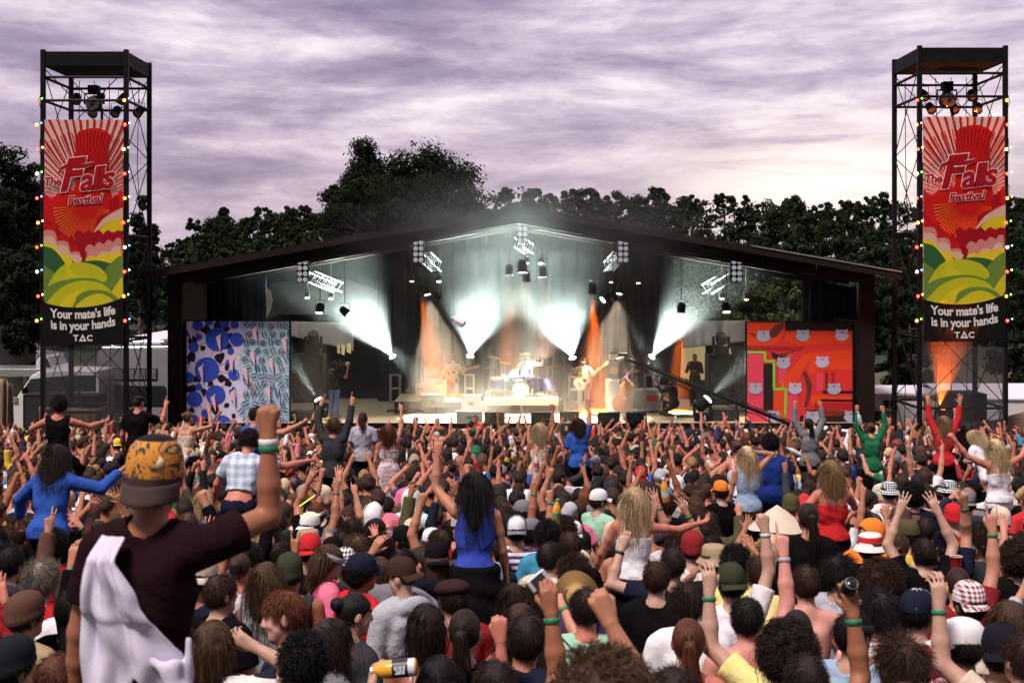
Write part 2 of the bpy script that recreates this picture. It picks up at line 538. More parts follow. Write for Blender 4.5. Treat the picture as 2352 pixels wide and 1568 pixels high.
# ------------------------------------------------------------------ stage building
DH, SY = -1.97, 39.0                         # deck height, front edge
RF, RB = 38.2, 47.6                          # roof front / back
AX, AH = .18, 4.38
EL, ER, EH = -10.78, 11.39, 2.42
def roof_z(x):
 return AH + (EH - AH) * ((AX - x) / (AX - EL) if x < AX else (x - AX) / (ER - AX))
stage = thing('stage_building', 'open-fronted timber stage building with low gable roof and dark posts', 'stage', (0, SY, -3.5))
def S(mb, name, m, **kw):
 for i, p in enumerate(mb.v):
  mb.v[i] = (p[0], p[1] - SY, p[2] + 3.5)
 return mb.build(name, m, stage, **kw)
S(MB().box((.28, 43.3, DH - .15), (21.6, 8.6, .3)), 'deck', M_deck)
S(MB().box((.28, SY - .03, DH - .11), (21.6, .06, .24)), 'deck_edge', M_black)
for xa, xb in ((EL, AX), (ER, AX)):
 mb = MB()
 mb.prism([(xa, RF, EH), (xb, RF, AH), (xb, RF, AH + .07), (xa, RF, EH + .07)], (0, RB - RF, 0))
 S(mb, 'roof', M_iron)
 mb = MB()
 mb.prism([(xa, RF - .04, EH - .10), (xb, RF - .04, AH - .10), (xb, RF - .04, AH + .10), (xa, RF - .04, EH + .10)], (0, .05, 0))
 S(mb, 'fascia', M_timber)
 mb = MB()
 mb.prism([(xa, RF + .06, EH - .035), (xb, RF + .06, AH - .035), (xb, RF + .06, AH - .003), (xa, RF + .06, EH - .003)], (0, RB - RF - .1, 0))
 S(mb, 'ceiling', M_ceiling)
S(MB().prism([(7.0, RF - .07, roof_z(7.0) + .105), (ER, RF - .07, EH + .105), (ER, RF - .07, EH + .14), (7.0, RF - .07, roof_z(7.0) + .14)], (0, .1, 0)), 'gutter', M_alu)
for y in (38.6, 41.4, 44.2, 47.0):
 for xa, xb in ((EL + .7, AX), (ER - .7, AX)):
  mb = MB()
  a, b = roof_z(xa) - .04, AH - .04
  mb.prism([(xa, y, a - .36), (xb, y, b - .36), (xb, y, b), (xa, y, a)], (0, .2, 0))
  S(mb, 'rafter', M_timber)
for k in range(14):
 x = EL + .8 + k * (ER - EL - 1.6) / 13
 if abs(x - AX) < .3: continue
 S(MB().beam((x, RF + .1, roof_z(x) - .13), (x, RB - .1, roof_z(x) - .13), .09, .17), 'purlin', M_timber)
for x in (-10.07, 10.62):
 for y in (39.2, 46.8):
  zt = roof_z(x) - .1
  S(MB().box((x, y, (zt - 3.55) / 2), (.44, .4, zt + 3.55)), 'post', M_timber, bevel=.02)
for x in (-10.07, 10.62):
 S(MB().box((x, 43, DH + 1.5), (.08, 7.2, 6.4 if x < 0 else 3.0)), 'side_wall', M_timber)
# white and lilac cloth hung along the front of the stage
def sheet(name, label, cat, pts_top, pts_bot, m, nu=60, nv=10, amp=.05, folds=14, seed=0, thick=.01, kind=None, sag=0.0):
 """hanging cloth between two polylines, with folds"""
 rg = np.random.default_rng(seed)
 pt, pb = np.array(pts_top, float), np.array(pts_bot, float)
 def along(P, t):
  s = t * (len(P) - 1)
  i = np.minimum(s.astype(int), len(P) - 2)
  f = (s - i)[:, None]
  return P[i] * (1 - f) + P[i + 1] * f
 t = np.linspace(0, 1, nu)
 A, B = along(pt, t), along(pb, t)
 ph = rg.uniform(0, 6, 4)
 w = sum(np.sin(t * folds * 2 * math.pi * f + p) / f for f, p in zip((1, 1.7, .45, 2.6), ph)) * amp * .5
 V = []
 for j in range(nv + 1):
  v = j / nv
  P = A * (1 - v) + B * v
  P[:, 1] -= w * (.35 + .65 * v)
  P[:, 2] -= sag * math.sin(v * math.pi) * 0
  V.append(P)
 V = np.concatenate(V)
 F = np.array([(j * nu + i, j * nu + i + 1, (j + 1) * nu + i + 1, (j + 1) * nu + i) for j in range(nv) for i in range(nu - 1)])
 o = link(name, mesh_of(name, V, F, [m], smooth=True))
 md = o.modifiers.new('thick', 'SOLIDIFY')
 md.thickness = thick
 tag(o, label, cat, kind=kind)
 return o
sheet('stage_skirt', 'long pale cloth hung along the front edge of the stage', 'cloth skirt', [(-10.3, SY - .1, DH - .16), (10.9, SY - .1, DH - .16)], [(-10.3, SY - .14, -3.5), (10.9, SY - .14, -3.5)], M_white_tarp, nu=160, amp=.04, folds=22, seed=3)
def rz(x, y):                                # underside of the roof at (x, y)
 return roof_z(x) - .42
cx0, cx1 = W(868, 0, 45.4).x, W(1546, 0, 45.4).x
sheet('stage_drape', 'wide black pleated drape closing the middle of the stage back', 'drape', [(cx0, 45.4, rz(cx0, 45)), (AX, 45.4, AH - .42), (cx1, 45.4, rz(cx1, 45))], [(cx0, 45.4, DH + .01), (AX, 45.4, DH + .01), (cx1, 45.4, DH + .01)], M_cloth_black, nu=240, amp=.09, folds=34, seed=4)
for xa, xb, lb, m in ((W(405, 0, 43).x, W(612, 0, 43).x, 'dark drape with blue tinge above the blue and white mural', M_cloth_blue), (W(1858, 0, 43).x, W(1985, 0, 43).x, 'dark drape in the corner above the red mural', M_cloth_blue)):
 sheet('wing_drape', lb, 'drape', [(xa, 43, rz(xa, 43)), (xb, 43, rz(xb, 43))], [(xa, 43, DH + .01), (xb, 43, DH + .01)], m, nu=90, amp=.07, folds=12, seed=int(xa * 9) % 50)
sheet('back_drape', 'plain black drape behind the grey canopy by the blue mural', 'drape', [(W(405, 0, 46.4).x, 46.4, 2.2), (W(872, 0, 46.4).x, 46.4, 3.2)], [(W(405, 0, 46.4).x, 46.4, DH + .01), (W(872, 0, 46.4).x, 46.4, DH + .01)], M_cloth_black, nu=80, amp=.06, folds=12, seed=8)
sheet('back_drape', 'black drape hanging low behind the standing man in dark clothes', 'drape', [(W(1540, 0, 46.2).x, 46.2, W(0, 790, 46.2).z), (W(1985, 0, 46.2).x, 46.2, W(0, 790, 46.2).z)], [(W(1540, 0, 46.2).x, 46.2, DH + .01), (W(1985, 0, 46.2).x, 46.2, DH + .01)], M_cloth_black, nu=80, amp=.06, folds=12, seed=9)
# grey canopy and white tarps left and right of the middle drape
cz = 45.8
mb = MB()
c = [W(612, 660, cz), W(640, 648, cz), W(800, 640, cz), W(868, 668, cz), W(868, 722, cz), W(640, 722, cz), W(612, 735, cz)]
mb.prism(c, (0, .03, 0))
tag(mb.build('canopy', M_tarp), 'dull grey canopy flap hanging under the lamp truss beside the blue mural', 'canopy')
mb = MB()
mb.prism([W(612, 662, 45.7), W(622, 668, 45.7), W(626, 690, 45.7), W(622, 712, 45.7), W(612, 730, 45.7)], (0, .03, 0))
tag(mb.build('canopy_edge', M_white_tarp), 'white turned-back edge of the grey canopy above the blue mural', 'canopy edge')
sheet('white_tarp', 'white tarp strip hung beside the blue mural, above the camera operator', 'tarp', [W(662, 738, 45.6), W(812, 740, 45.6)], [W(662, 770, 45.6), W(812, 806, 45.6)], M_white_tarp, nu=40, amp=.03, folds=4, seed=12)
sheet('white_tarp', 'creased white tarp hung beside the red mural above a silhouetted man', 'tarp', [W(1568, 736, 45.6), W(1722, 736, 45.6)], [W(1568, 800, 45.6), W(1722, 782, 45.6)], M_white_tarp, nu=40, amp=.10, folds=3, seed=13)
# ------------------------------------------------------------------ ground clutter beside the stage
def banner_fence(name, label, pts, h0, h1, seed):
 mb = MB()
 top = [Vector((p[0], p[1], p[2])) for p in pts]
 bot = [Vector((p[0], p[1], ground(p[1]))) for p in pts]
 return sheet(name, label, 'fence', top, bot, M_hess, nu=100, nv=14, amp=.16, folds=7, seed=seed, thick=.012)
# ================================================================== BANNER TOWERS
def flat(name, c, rough=.75, trans=0.5):
 return mat('print_' + name, c, rough, var=.05, vscale=6, trans=trans, spec=.15)
ART = {k: flat(k, c) for k, c in dict(paper=(.93, .64, .54), red=(.70, .018, .016), crimson=(.50, .010, .022), ray=(.66, .03, .03), deep=(.40, .008, .012), pink=(.86, .36, .32), cream=(.90, .66, .50), orange=(.86, .24, .04), yellow=(.95, .78, .03), lime=(.78, .74, .03), green=(.22, .36, .06), dgreen=(.05, .17, .06), black=(.012, .011, .012)).items()}
M_letter = flat('white_lettering', (.88, .84, .82), trans=.3)
M_scrim = bpy.data.materials.new('scrim_mesh')
M_scrim.use_nodes = True
_t = M_scrim.node_tree
_p = _t.nodes['Principled BSDF']
_p.inputs['Base Color'].default_value = (.022, .020, .021, 1)
_p.inputs['Roughness'].default_value = .9
_tr = N(_t, 'ShaderNodeBsdfTransparent')
_mx = N(_t, 'ShaderNodeMixShader')
_mx.inputs[0].default_value = .60
_t.links.new(_tr.outputs[0], _mx.inputs[1])
_t.links.new(_p.outputs[0], _mx.inputs[2])
_t.links.new(_mx.outputs[0], _t.nodes['Material Output'].inputs[0])
BW, BH = 184.0, 515.0                        # artwork size in its own units
def clip_poly(P):
 """cut a polygon to the artwork's rectangle"""
 for ax, lim, sgn in ((0, 0, 1), (0, BW, -1), (1, 0, 1), (1, BH, -1)):
  out = []
  for i in range(len(P)):
   a, b = P[i - 1], P[i]
   ia, ib = sgn * (a[ax] - lim) >= 0, sgn * (b[ax] - lim) >= 0
   if ia != ib:
    t = (lim - a[ax]) / (b[ax] - a[ax])
    out.append((a[0] + t * (b[0] - a[0]), a[1] + t * (b[1] - a[1])))
   if ib: out.append(b)
  P = out
  if len(P) < 3: return []
 return P
def smooth_poly(P, n=5):
 """closed Catmull-Rom through the points"""
 out = []
 m = len(P)
 for i in range(m):
  p0, p1, p2, p3 = (np.array(P[(i + k - 1) % m], float) for k in range(4))
  for j in range(n):
   t = j / n
   out.append(tuple(.5 * (2 * p1 + (p2 - p0) * t + (2 * p0 - 5 * p1 + 4 * p2 - p3) * t * t + (3 * p1 - p0 - 3 * p2 + p3) * t ** 3)))
 return out
def bumps(x0, y0, x1, y1, n, h):
 """scalloped cloud edge from one point to another"""
 out = []
 d = np.array([x1 - x0, y1 - y0], float)
 nrm = np.array([d[1], -d[0]]) / (np.linalg.norm(d) + 1e-9)
 for k in range(n):
  for j in range(6):
   t = (k + j / 6) / n
   p = np.array([x0, y0]) + d * t + nrm * h * math.sin(math.pi * j / 6)
   out.append(tuple(p))
 return out
def banner_art():
 """list of (material key, polygon) from back to front; u to the right, v downwards"""
 L = [('paper', [(0, 0), (BW, 0), (BW, 417), (0, 417)])]
 o = (100, 190)
 for k in range(-26, 90):
  a = math.radians(k * 5.0)
  w = math.radians(.72 + .2 * (k % 2))
  rr = 600
  if 1:
   P = [(o[0] + 12 * math.cos(a), o[1] + 12 * math.sin(a)), (o[0] + rr * math.cos(a - w), o[1] + rr * math.sin(a - w)), (o[0] + rr * math.cos(a + w), o[1] + rr * math.sin(a + w))]
   L.append(('ray', P))
 # tall red chimney-shaped shadow of the lamps, with its own rays
 tower = [(72, 0), (72, 40), (80, 28), (118, 18), (150, 30), (158, 48), (150, 52), (152, 150), (158, 230), (60, 235), (72, 150)]
 L.append(('red', smooth_poly(tower, 2)))
 for k in range(-24, 25):
  a = math.radians(-90 + k * 3.1)
  w = math.radians(.45)
  e = 165 if abs(k) < 14 else 60
  L.append(('deep', [(o[0] + 20 * math.cos(a), o[1] + 20 * math.sin(a)), (o[0] + e * math.cos(a - w), o[1] + e * math.sin(a - w)), (o[0] + e * math.cos(a + w), o[1] + e * math.sin(a + w))]))
 # sunburst fading into solid red under the lettering
 L.append(('red', [(0, 165)] + [(x, 165 + 14 * math.sin(x * .09)) for x in range(10, 184, 8)] + [(BW, 165), (BW, 420), (0, 420)]))
 for k in range(2, 35):
  a = math.radians(k * 5.2)
  w = math.radians(1.1)
  L.append(('orange', [(o[0] + 26 * math.cos(a), o[1] + 8 + 26 * math.sin(a)), (o[0] + 78 * math.cos(a - w), o[1] + 8 + 92 * math.sin(a - w)), (o[0] + 78 * math.cos(a + w), o[1] + 8 + 92 * math.sin(a + w))]))
 # clouds: crimson, pink, cream, yellow bands falling towards the middle
 def cloud(col, left, right, hl, hr, drop):
  P = [(0, left)] + bumps(0, left, 92, left + drop, 3, hl) + bumps(92, left + drop, BW, right, 3, hr) + [(BW, 420), (0, 420)]
  L.append((col, P))
 cloud('crimson', 222, 170, 15, 16, 78)
 cloud('red', 240, 200, 14, 15, 72)
 cloud('pink', 254, 222, 14, 13, 74)
 L.append(('crimson', smooth_poly([(120, 262), (150, 236), (184, 226), (184, 258), (160, 262), (140, 268)])))
 L.append(('yellow', smooth_poly([(124, 262), (150, 234), (190, 222), (190, 250), (160, 258)])))
 L.append(('cream', smooth_poly([(118, 258), (140, 226), (190, 200), (190, 222), (150, 234)])))
 L.append(('crimson', [(70, 262)] + bumps(70, 262, BW, 262, 5, 9) + [(BW, 300), (104, 300), (88, 318)]))
 L.append(('pink', [(96, 296)] + bumps(96, 296, BW, 276, 4, 8) + [(BW, 330), (100, 330)]))
 cloud('cream', 268, 292, 11, 10, 62)
 L.append(('yellow', [(0, 282)] + bumps(0, 282, 72, 330, 2, 8) + [(92, 338), (100, 318)] + bumps(100, 318, BW, 304, 4, 5) + [(BW, 420), (0, 420)]))
 L.append(('crimson', smooth_poly([(66, 322), (82, 330), (100, 300), (96, 326), (86, 338), (72, 336)])))
 # hills
 L.append(('dgreen', smooth_poly([(-20, 300), (12, 292), (36, 310), (52, 345), (20, 400), (-30, 400)])))
 L.append(('green', smooth_poly([(-20, 330), (10, 340), (40, 370), (20, 420), (-30, 420)])))
 L.append(('dgreen', smooth_poly([(60, 335), (120, 322), (170, 338), (150, 370), (90, 360)])))
 L.append(('green', smooth_poly([(130, 380), (150, 335), (190, 315), (200, 420), (140, 420)])))
 L.append(('lime', smooth_poly([(10, 395), (36, 340), (80, 326), (130, 338), (146, 368), (90, 380)])))
 L.append(('green', smooth_poly([(-10, 400), (30, 372), (100, 362), (150, 380), (160, 420), (-10, 425)])))
 L.append(('yellow', smooth_poly([(150, 415), (170, 375), (200, 350), (200, 425), (160, 425)])))
 L.append(('lime', smooth_poly([(0, 428), (40, 385), (90, 368), (140, 378), (166, 410), (150, 432), (10, 436)])))
 L.append(('green', smooth_poly([(56, 425), (90, 396), (130, 390), (165, 402), (172, 430), (60, 432)])))
 L.append(('yellow', smooth_poly([(30, 436), (60, 400), (100, 384), (80, 400), (62, 436)])))
 L.append(('yellow', smooth_poly([(76, 432), (100, 406), (130, 398), (158, 410), (166, 432)])))
 L.append(('black', [(0, 398 + 14)] + [(x, 412 + 20 * (1 - ((x - 84) / 100) ** 2) - x * .03) for x in range(4, 184, 6)] + [(BW, 398), (BW, BH), (0, BH)]))
 return L
def make_banner(parent, x0, x1, y, z_top, z_bot):
 sx, sz = (x1 - x0) / BW, (z_top - z_bot) / BH
 keys = list(ART)
 mb = MB()
 EPS = .0003
 art = banner_art()
 for n, (k, P) in enumerate(art):
  P = clip_poly([(float(a), float(b)) for a, b in P])
  if len(P) < 3: continue
  Q = [(x0 + a * sx, y - EPS * n, z_top - b * sz) for a, b in P]
  try:
   mb.poly(Q, keys.index(k))
  except Exception:
   pass
 b = mb.build('banner', [ART[k] for k in keys], parent)
 n = len(art)
 def lay(V, F, u, v, s, rot=0, m=0, dn=0, arc=0.0, ky=1.0):
  out = []
  for px, py, pz in V:
   px, py = px * s, py * s * ky
   py += arc * px * px
   c, si = math.cos(rot), math.sin(rot)
   out.append((x0 + (u + px * c - py * si) * sx, y - EPS * n - .004 - dn, z_top - (v - (px * si + py * c)) * sz))
  mbt.add(out, F, m)
 mbt = MB()
 # script logo: white outline behind red letters
 for body, size, u, v, rot, bold, ol, sh, sp in (('F', 102, 56, 131, .10, .030, .016, .35, 1), ('alls', 73, 121, 137, .11, .030, .017, .28, .90), ('The', 27, 20, 143, .06, .03, .035, .2, .95), ('Festival', 27, 96, 184, .07, .030, .035, .22, 1.0)):
  V, F = text_mesh(body, 1.0, bold + ol, sh, sp)
  lay(V, F, u, v, size, rot, 0, .004)
  V, F = text_mesh(body, 1.0, bold, sh, sp)
  lay(V, F, u, v, size, rot, 1, .008)
 # flowing swash under and over the F
 def swash(P, w, m, dn):
  P = [np.array(p, float) for p in P]
  Lp, Rp = [], []
  for i, p in enumerate(P):
   d = P[min(i + 1, len(P) - 1)] - P[max(i - 1, 0)]
   d = d / (np.linalg.norm(d) + 1e-9)
   nn = np.array([-d[1], d[0]])
   ww = w * math.sin(math.pi * (i + .6) / len(P))
   Lp.append(p + nn * ww); Rp.append(p - nn * ww)
  Q = Lp + Rp[::-1]
  mbt.poly([(x0 + q[0] * sx, y - EPS * n - .004 - dn, z_top - q[1] * sz) for q in Q], m)
 top = [(34, 128), (40, 112), (56, 106), (76, 107), (96, 106), (112, 101), (118, 97)]
 bot = [(46, 176), (32, 178), (23, 168), (26, 156), (36, 150), (46, 150)]
 for P in (top,):
  swash(P, 7.0, 0, .0035)
  swash(P, 5.5, 1, .0085)
 mbt.build('logo_lettering', [M_letter, ART['crimson']], b)
 mbt = MB()
 for body, u, v, s in (("Your mate's life", 92, 446, 24.5), ('is in your hands', 92, 472, 24.5)):
  V, F = text_mesh(body, 1.0, .030, 0, .97)
  lay(V, F, u, v, s, .05, 0, .004, .0012, 1.15)
 for body, u, v, s in (('T', 75, 500, 19), ('C', 107, 500, 19)):
  V, F = text_mesh(body, 1.0, .035, 0, 1)
  lay(V, F, u, v, s, 0, 0, .004)
 tri = [(91, 490), (82, 507), (100, 507)]
 tin = [(91, 497), (87.5, 503.5), (94.5, 503.5)]
 for a in range(3):
  q = [tri[a], tri[(a + 1) % 3], tin[(a + 1) % 3], tin[a]]
  mbt.poly([(x0 + p[0] * sx, y - EPS * n - .008, z_top - p[1] * sz) for p in q], 0)
 mbt.build('slogan_lettering', [M_letter, ART['crimson']], b)
 return b
BULB = {}
for nm, c, s in (('red', (1, .05, .02), 9), ('amber', (1, .30, .04), 9), ('green', (.15, 1, .12), 6), ('blue', (.12, .35, 1), 6), ('warm', (1, .72, .35), 10)):
 BULB[nm] = mat('bulb_' + nm, c, .3, emit=c, estr=s)
M_lens = mat('lens', (.25, .25, .27), .08, .3, var=.05, spec=.8)
M_lamp_on = mat('lamp_on', (1, .95, .85), .3, emit=(1, .95, .85), estr=12)
def par_can(parent_label, name, loc, d, group=None, r=.13, l=.30, lit=None, yoke=True):
 """theatre lamp: barrel, rim, lens, yoke; d is where it points"""
 t = thing(name, parent_label, 'stage lamp', loc, 0, group)
 M = rot_to(d)
 mb = MB().lathe([(r * .55, -l * .55), (r * .85, -l * .45), (r, -l * .1), (r, l * .5), (r * 1.08, l * .5), (r * 1.08, l * .56), (r * .9, l * .56), (r * .9, l * .44)], (0, 0, 0), 14, M=M, caps=False)
 mb.build('barrel', M_black, t, smooth=False)
 MB().lathe([(r * .9, l * .44), (.005, l * .47)], (0, 0, 0), 14, M=M, caps=False).build('lens', lit or M_lens, t)
 if yoke:
  mb = MB()
  mb.tube([(-r * 1.12, 0, 0), (-r * 1.12, 0, l * .8), (r * 1.12, 0, l * .8), (r * 1.12, 0, 0)], .012, 5)
  mb.cyl((0, 0, l * .8), (0, 0, l * 1.15), .014, n=6)
  mb.build('yoke', M_steel, t)
 return t
def tower(px0, px1, Z, ytop, side, label):
 k = Z / FPX
 x0, x1 = (px0 - HX) * k, (px1 - HX) * k
 w = x1 - x0
 zt = CAMH - (ytop - HY) * k
 zg = -3.52
 yb = Z + w
 t = thing('banner_tower', label, 'tower', ((x0 + x1) / 2, Z + w / 2, zg))
 o = Vector(t.location)
 def B(mb, name, m, **kw):
  mb.v = [tuple(Vector(p) - o) for p in mb.v]
  return mb.build(name, m, t, **kw)
 r = .075
 for x in (x0, x1):
  for y in (Z, yb):
   B(MB().box((x, y, (zt + zg) / 2 + .03), (.13, .13, zt - zg + .06)), 'post', M_steel, bevel=.015)
 # lid: deep dark fascia and flat underside
 fz = zt - .40
 B(MB().box(((x0 + x1) / 2, (Z + yb) / 2, zt - .05), (w - .02, w - .02, .06)), 'roof', M_black)
 for q, (c, d) in enumerate((((0, -w / 2 - .005), (w - .13, .05)), ((0, w / 2 + .005), (w - .13, .05)), ((-w / 2 - .005, 0), (.05, w - .13)), ((w / 2 + .005, 0), (.05, w - .13)))):
  B(MB().box(((x0 + x1) / 2 + c[0], (Z + yb) / 2 + c[1], zt - .20), (d[0], d[1], .40)), 'fascia', M_black)
 B(MB().box(((x0 + x1) / 2, (Z + yb) / 2, fz + .03), (w - .12, w - .12, .04)), 'underside', M_black)
 bars = [zt - .72, zt - 1.38, zt - 5.2, zt - 8.2, zt - 10.2]
 for z in bars:
  mb = MB()
  for a, b in (((x0, Z), (x1, Z)), ((x1, Z), (x1, yb)), ((x1, yb), (x0, yb)), ((x0, yb), (x0, Z))):
   mb.cyl((a[0], a[1], z), (b[0], b[1], z), .04, n=6)
  B(mb, 'ring_bar', M_steel)
 mb = MB()
 zz = [zt - .45, zt - 2.9, zt - 5.2, zt - 7.6, zt - 10.1, zg]
 for i in range(len(zz) - 1):
  for a, b in (((x0, Z), (x0, yb)), ((x1, Z), (x1, yb)), ((x0, yb), (x1, yb)), ((x0, Z + .05), (x1, Z + .05))):
   mb.cyl((a[0], a[1], zz[i]), (b[0], b[1], zz[i + 1]), .015, n=5)
   mb.cyl((b[0], b[1], zz[i]), (a[0], a[1], zz[i + 1]), .015, n=5)
 B(mb, 'bracing', M_steel)
 mb = MB()
 for j in range(5):                          # loose cables down the inside
  x = x0 + w * (.12 + .19 * j)
  mb.tube([(x, yb - .1, zt - .5), (x + .05 * math.sin(j), yb - .15, zt - 3), (x + .1, yb - .1, zt - 6), (x - .05, yb - .1, zg)], .012, 4)
 B(mb, 'cable', M_black)
 return t, x0, x1, w, zt, zg
TW = {}
for side, px0, px1, Z, yt, nm in (('l', 99, 290, 37.0, 119, 'left'), ('r', 2112, 2309, 37.0, 110, 'right')):
 lb = 'black steel lamp tower with festival banner, ' + ('beside the parked bus' if side == 'l' else 'beside the white container')
 t, x0, x1, w, zt, zg = tower(px0, px1, Z, yt, side, lb)
 TW[side] = (x0, x1, w, zt, zg)
 k = Z / FPX
 bt = thing('festival_banner', 'tall red, yellow and black festival banner on the tower ' + ('beside the parked bus' if side == 'l' else 'beside the white container'), 'banner', ((x0 + x1) / 2, Z, 3))
 e = bt
 y0p = 276 if side == 'l' else 269
 zb0, zb1 = CAMH - (y0p - HY) * k, CAMH - (y0p + 515 - HY) * k
 b = make_banner(e, x0 + .07, x1 - .05, Z - .09, zb0, zb1)
 b.location = -Vector(e.location)
 # see-through dark scrim hanging on below the print
 s = MB().poly([(x0 + .07, Z - .085, zb1), (x1 - .05, Z - .085, zb1), (x1 - .05, Z - .085, -1.95), (x0 + .07, Z - .085, -1.95)]).build('scrim', M_scrim, e)
 s.location = -Vector(e.location)
 # strings of coloured bulbs on the two front posts
 cols = ['red', 'green', 'amber', 'blue', 'red', 'warm']
 for pi, px in enumerate((x0, x1)):
  where = ('outer' if (pi == 0) == (side == 'l') else 'inner') + ' front leg of the ' + ('tower beside the parked bus' if side == 'l' else 'tower beside the white container')
  st_ = thing('string_light', 'coloured bulbs strung down the ' + where, 'string lights', (px, Z - .1, zt))
  n = 11
  ztop = CAMH - (232 - HY) * k - zt
  dz = 56 * k
  mb = MB()
  sg = -1 if pi == 0 else 1
  mb.tube([(sg * .08 * math.sin(q * 1.7), -.02, ztop + .3 - q * dz * .5) for q in range(2 * n)], .008, 4)
  mb.build('cable', M_black, st_)
  for q in range(n - 1):
   for e_, off in ((0, -.06), (1, .07)):
    c_ = ('red', 'amber', 'red', 'warm')[(q + pi) % 4] if e_ == 0 else ('green', 'blue', 'warm')[(q + pi) % 3]
    rr_ = .044 if e_ == 0 else .026
    MB().ball((sg * (.05 + .02 * math.sin(q * 2.2)) + off, -.05, ztop - q * dz + e_ * .05), rr_, 8, 6).build('bulb', BULB[c_], st_, smooth=True)
 # lamps hung in the head of the tower
 grp = 'lamps hung in the banner towers'
 for q in range(6):
  fx = .22 + .145 * q
  par_can(f"black lamp, {['first', 'second', 'third', 'fourth', 'fifth', 'sixth'][q]} along the bar in the tower beside the {'parked bus' if side == 'l' else 'white container'}", 'par_lamp', (x0 + w * fx, 37.0 + w * (.75 if q % 2 else .55), zt - 1.15 - .32 * (q % 2)), (.2 - .1 * q, -.8, -.7), grp)
 mg = thing('moving_head_lamp', 'big round black moving lamp hung in the tower ' + ('by the parked bus' if side == 'l' else 'by the white container'), 'stage lamp', (x0 + w * .47, 37.0 + w * .45, zt - 1.35))
 MB().ball((0, 0, 0), (.24, .24, .25), 16, 10).build('head', mat('dark_gloss', (.02, .02, .022), .15, var=.1, spec=.8), mg, smooth=True)
 MB().lathe([(.20, 0), (.15, .02), (.01, .03)], (0, -.2, 0), 14, M=rot_to((0, -1, -.1))).build('lens', M_lens, mg)
 MB().tube([(-.28, 0, 0), (-.28, 0, .3), (.28, 0, .3), (.28, 0, 0)], .03, 6).build('yoke', M_black, mg)
 MB().box((0, 0, .42), (.3, .3, .24)).build('base', M_black, mg, bevel=.02)
 sp_ = thing('loudspeaker', 'black loudspeaker box hung in the tower head ' + ('beside the parked bus' if side == 'l' else 'beside the white container'), 'loudspeaker', (x0 + w * .55, 37.0 + w * .5, zt - 2.25))
 MB().box((0, 0, 0), (.8, .5, .55)).build('cabinet', M_black, sp_, bevel=.03)
 MB().box((0, -.255, 0), (.7, .02, .45)).build('grille', M_steel, sp_)
 MB().cyl((0, 0, .27), (0, 0, .8), .04).build('hanger', M_steel, sp_)
# orange uplight behind the scrim of the tower on the right
# ================================================================== STAGE KIT
def poly_shape(mb, pts, to, m):
 P = [to(a, b) for a, b in pts]
 mb.poly(P, m)
# ---- mural with blue discs, cockatoos and leaves
rg3 = np.random.default_rng(5)
def mural(name, label, px0, px1, py0, py1, Z):
 k = Z / FPX
 x0, x1 = (px0 - HX) * k, (px1 - HX) * k
 z0, z1 = CAMH - (py1 - HY) * k, CAMH - (py0 - HY) * k
 t = thing(name, label, 'mural', ((x0 + x1) / 2, Z, z0))
 MB().box((0, .06, (z1 - z0) / 2), (x1 - x0 + .1, .08, z1 - z0 + .04)).build('frame', M_black, t)
 def to(n):
  return lambda a, b: ((a - .5) * (x1 - x0), .015 - .0003 * n, (1 - b) * (z1 - z0))
 return t, to, (x1 - x0), (z1 - z0)
def pm(name, c):
 return mat('mural_' + name, c, .6, var=.06, vscale=3, spec=.2)
ASP = 1.0
def disc(cx, cy, r, n=28):
 return [(cx + r * math.cos(2 * math.pi * k / n), cy + r * math.sin(2 * math.pi * k / n)) for k in range(n)]
def leafs(cx, cy, l, w, a):
 out = []
 c, s = math.cos(a), math.sin(a)
 for t in np.linspace(0, 1, 7): out.append((l * (t - .5), w * math.sin(math.pi * t) ** .8))
 for t in np.linspace(1, 0, 7)[1:-1]: out.append((l * (t - .5), 0.12 * w))
 return [(cx + x * c - y * s, cy + x * s + y * c) for x, y in out]
def inside(P):
 return [(min(max(a, .001), .999), min(max(b, .001), .999)) for a, b in P]
t, to, mw_, mh_ = mural('painted_mural', 'square mural of blue discs, black patches, pink cockatoos and leaves', 428, 664, 738, 972, 39.25)
cols = dict(left=(.66, .60, .80), right=(.44, .56, .66), blue=(.03, .075, .50), black=(.012, .006, .012), pink=(.80, .50, .62), salmon=(.80, .22, .20), navy=(.03, .085, .18), teal=(.07, .17, .20), olive=(.35, .33, .08), yellow=(.82, .72, .14))
key = list(cols)
mb = MB()
lay = 0
def add(P, c):
 global lay
 lay += 1
 poly_shape(mb, inside(P), to(lay), key.index(c))
add([(0, 0), (1, 0), (1, 1), (0, 1)], 'right')
add([(0, 0), (.52, 0), (.56, .2), (.50, .45), (.60, .65), (.52, .85), (.54, 1), (0, 1)], 'left')
DISCS = [(.30, .175, .115), (.20, .47, .12), (.285, .72, .095), (.49, .175, .066), (.07, .25, .05), (.47, .03, .042), (.11, .04, .052), (.22, 0, .04), (.46, .52, .055), (.43, .29, .032), (.02, .55, .055), (.08, .76, .075), (.185, .90, .042), (.345, 1.02, .10), (.12, .15, .032), (.41, .40, .028), (.12, .64, .034), (.46, .66, .02), (.01, .12, .03), (.37, .01, .05), (.02, .40, .02), (.06, .98, .07), (.46, .78, .02)]
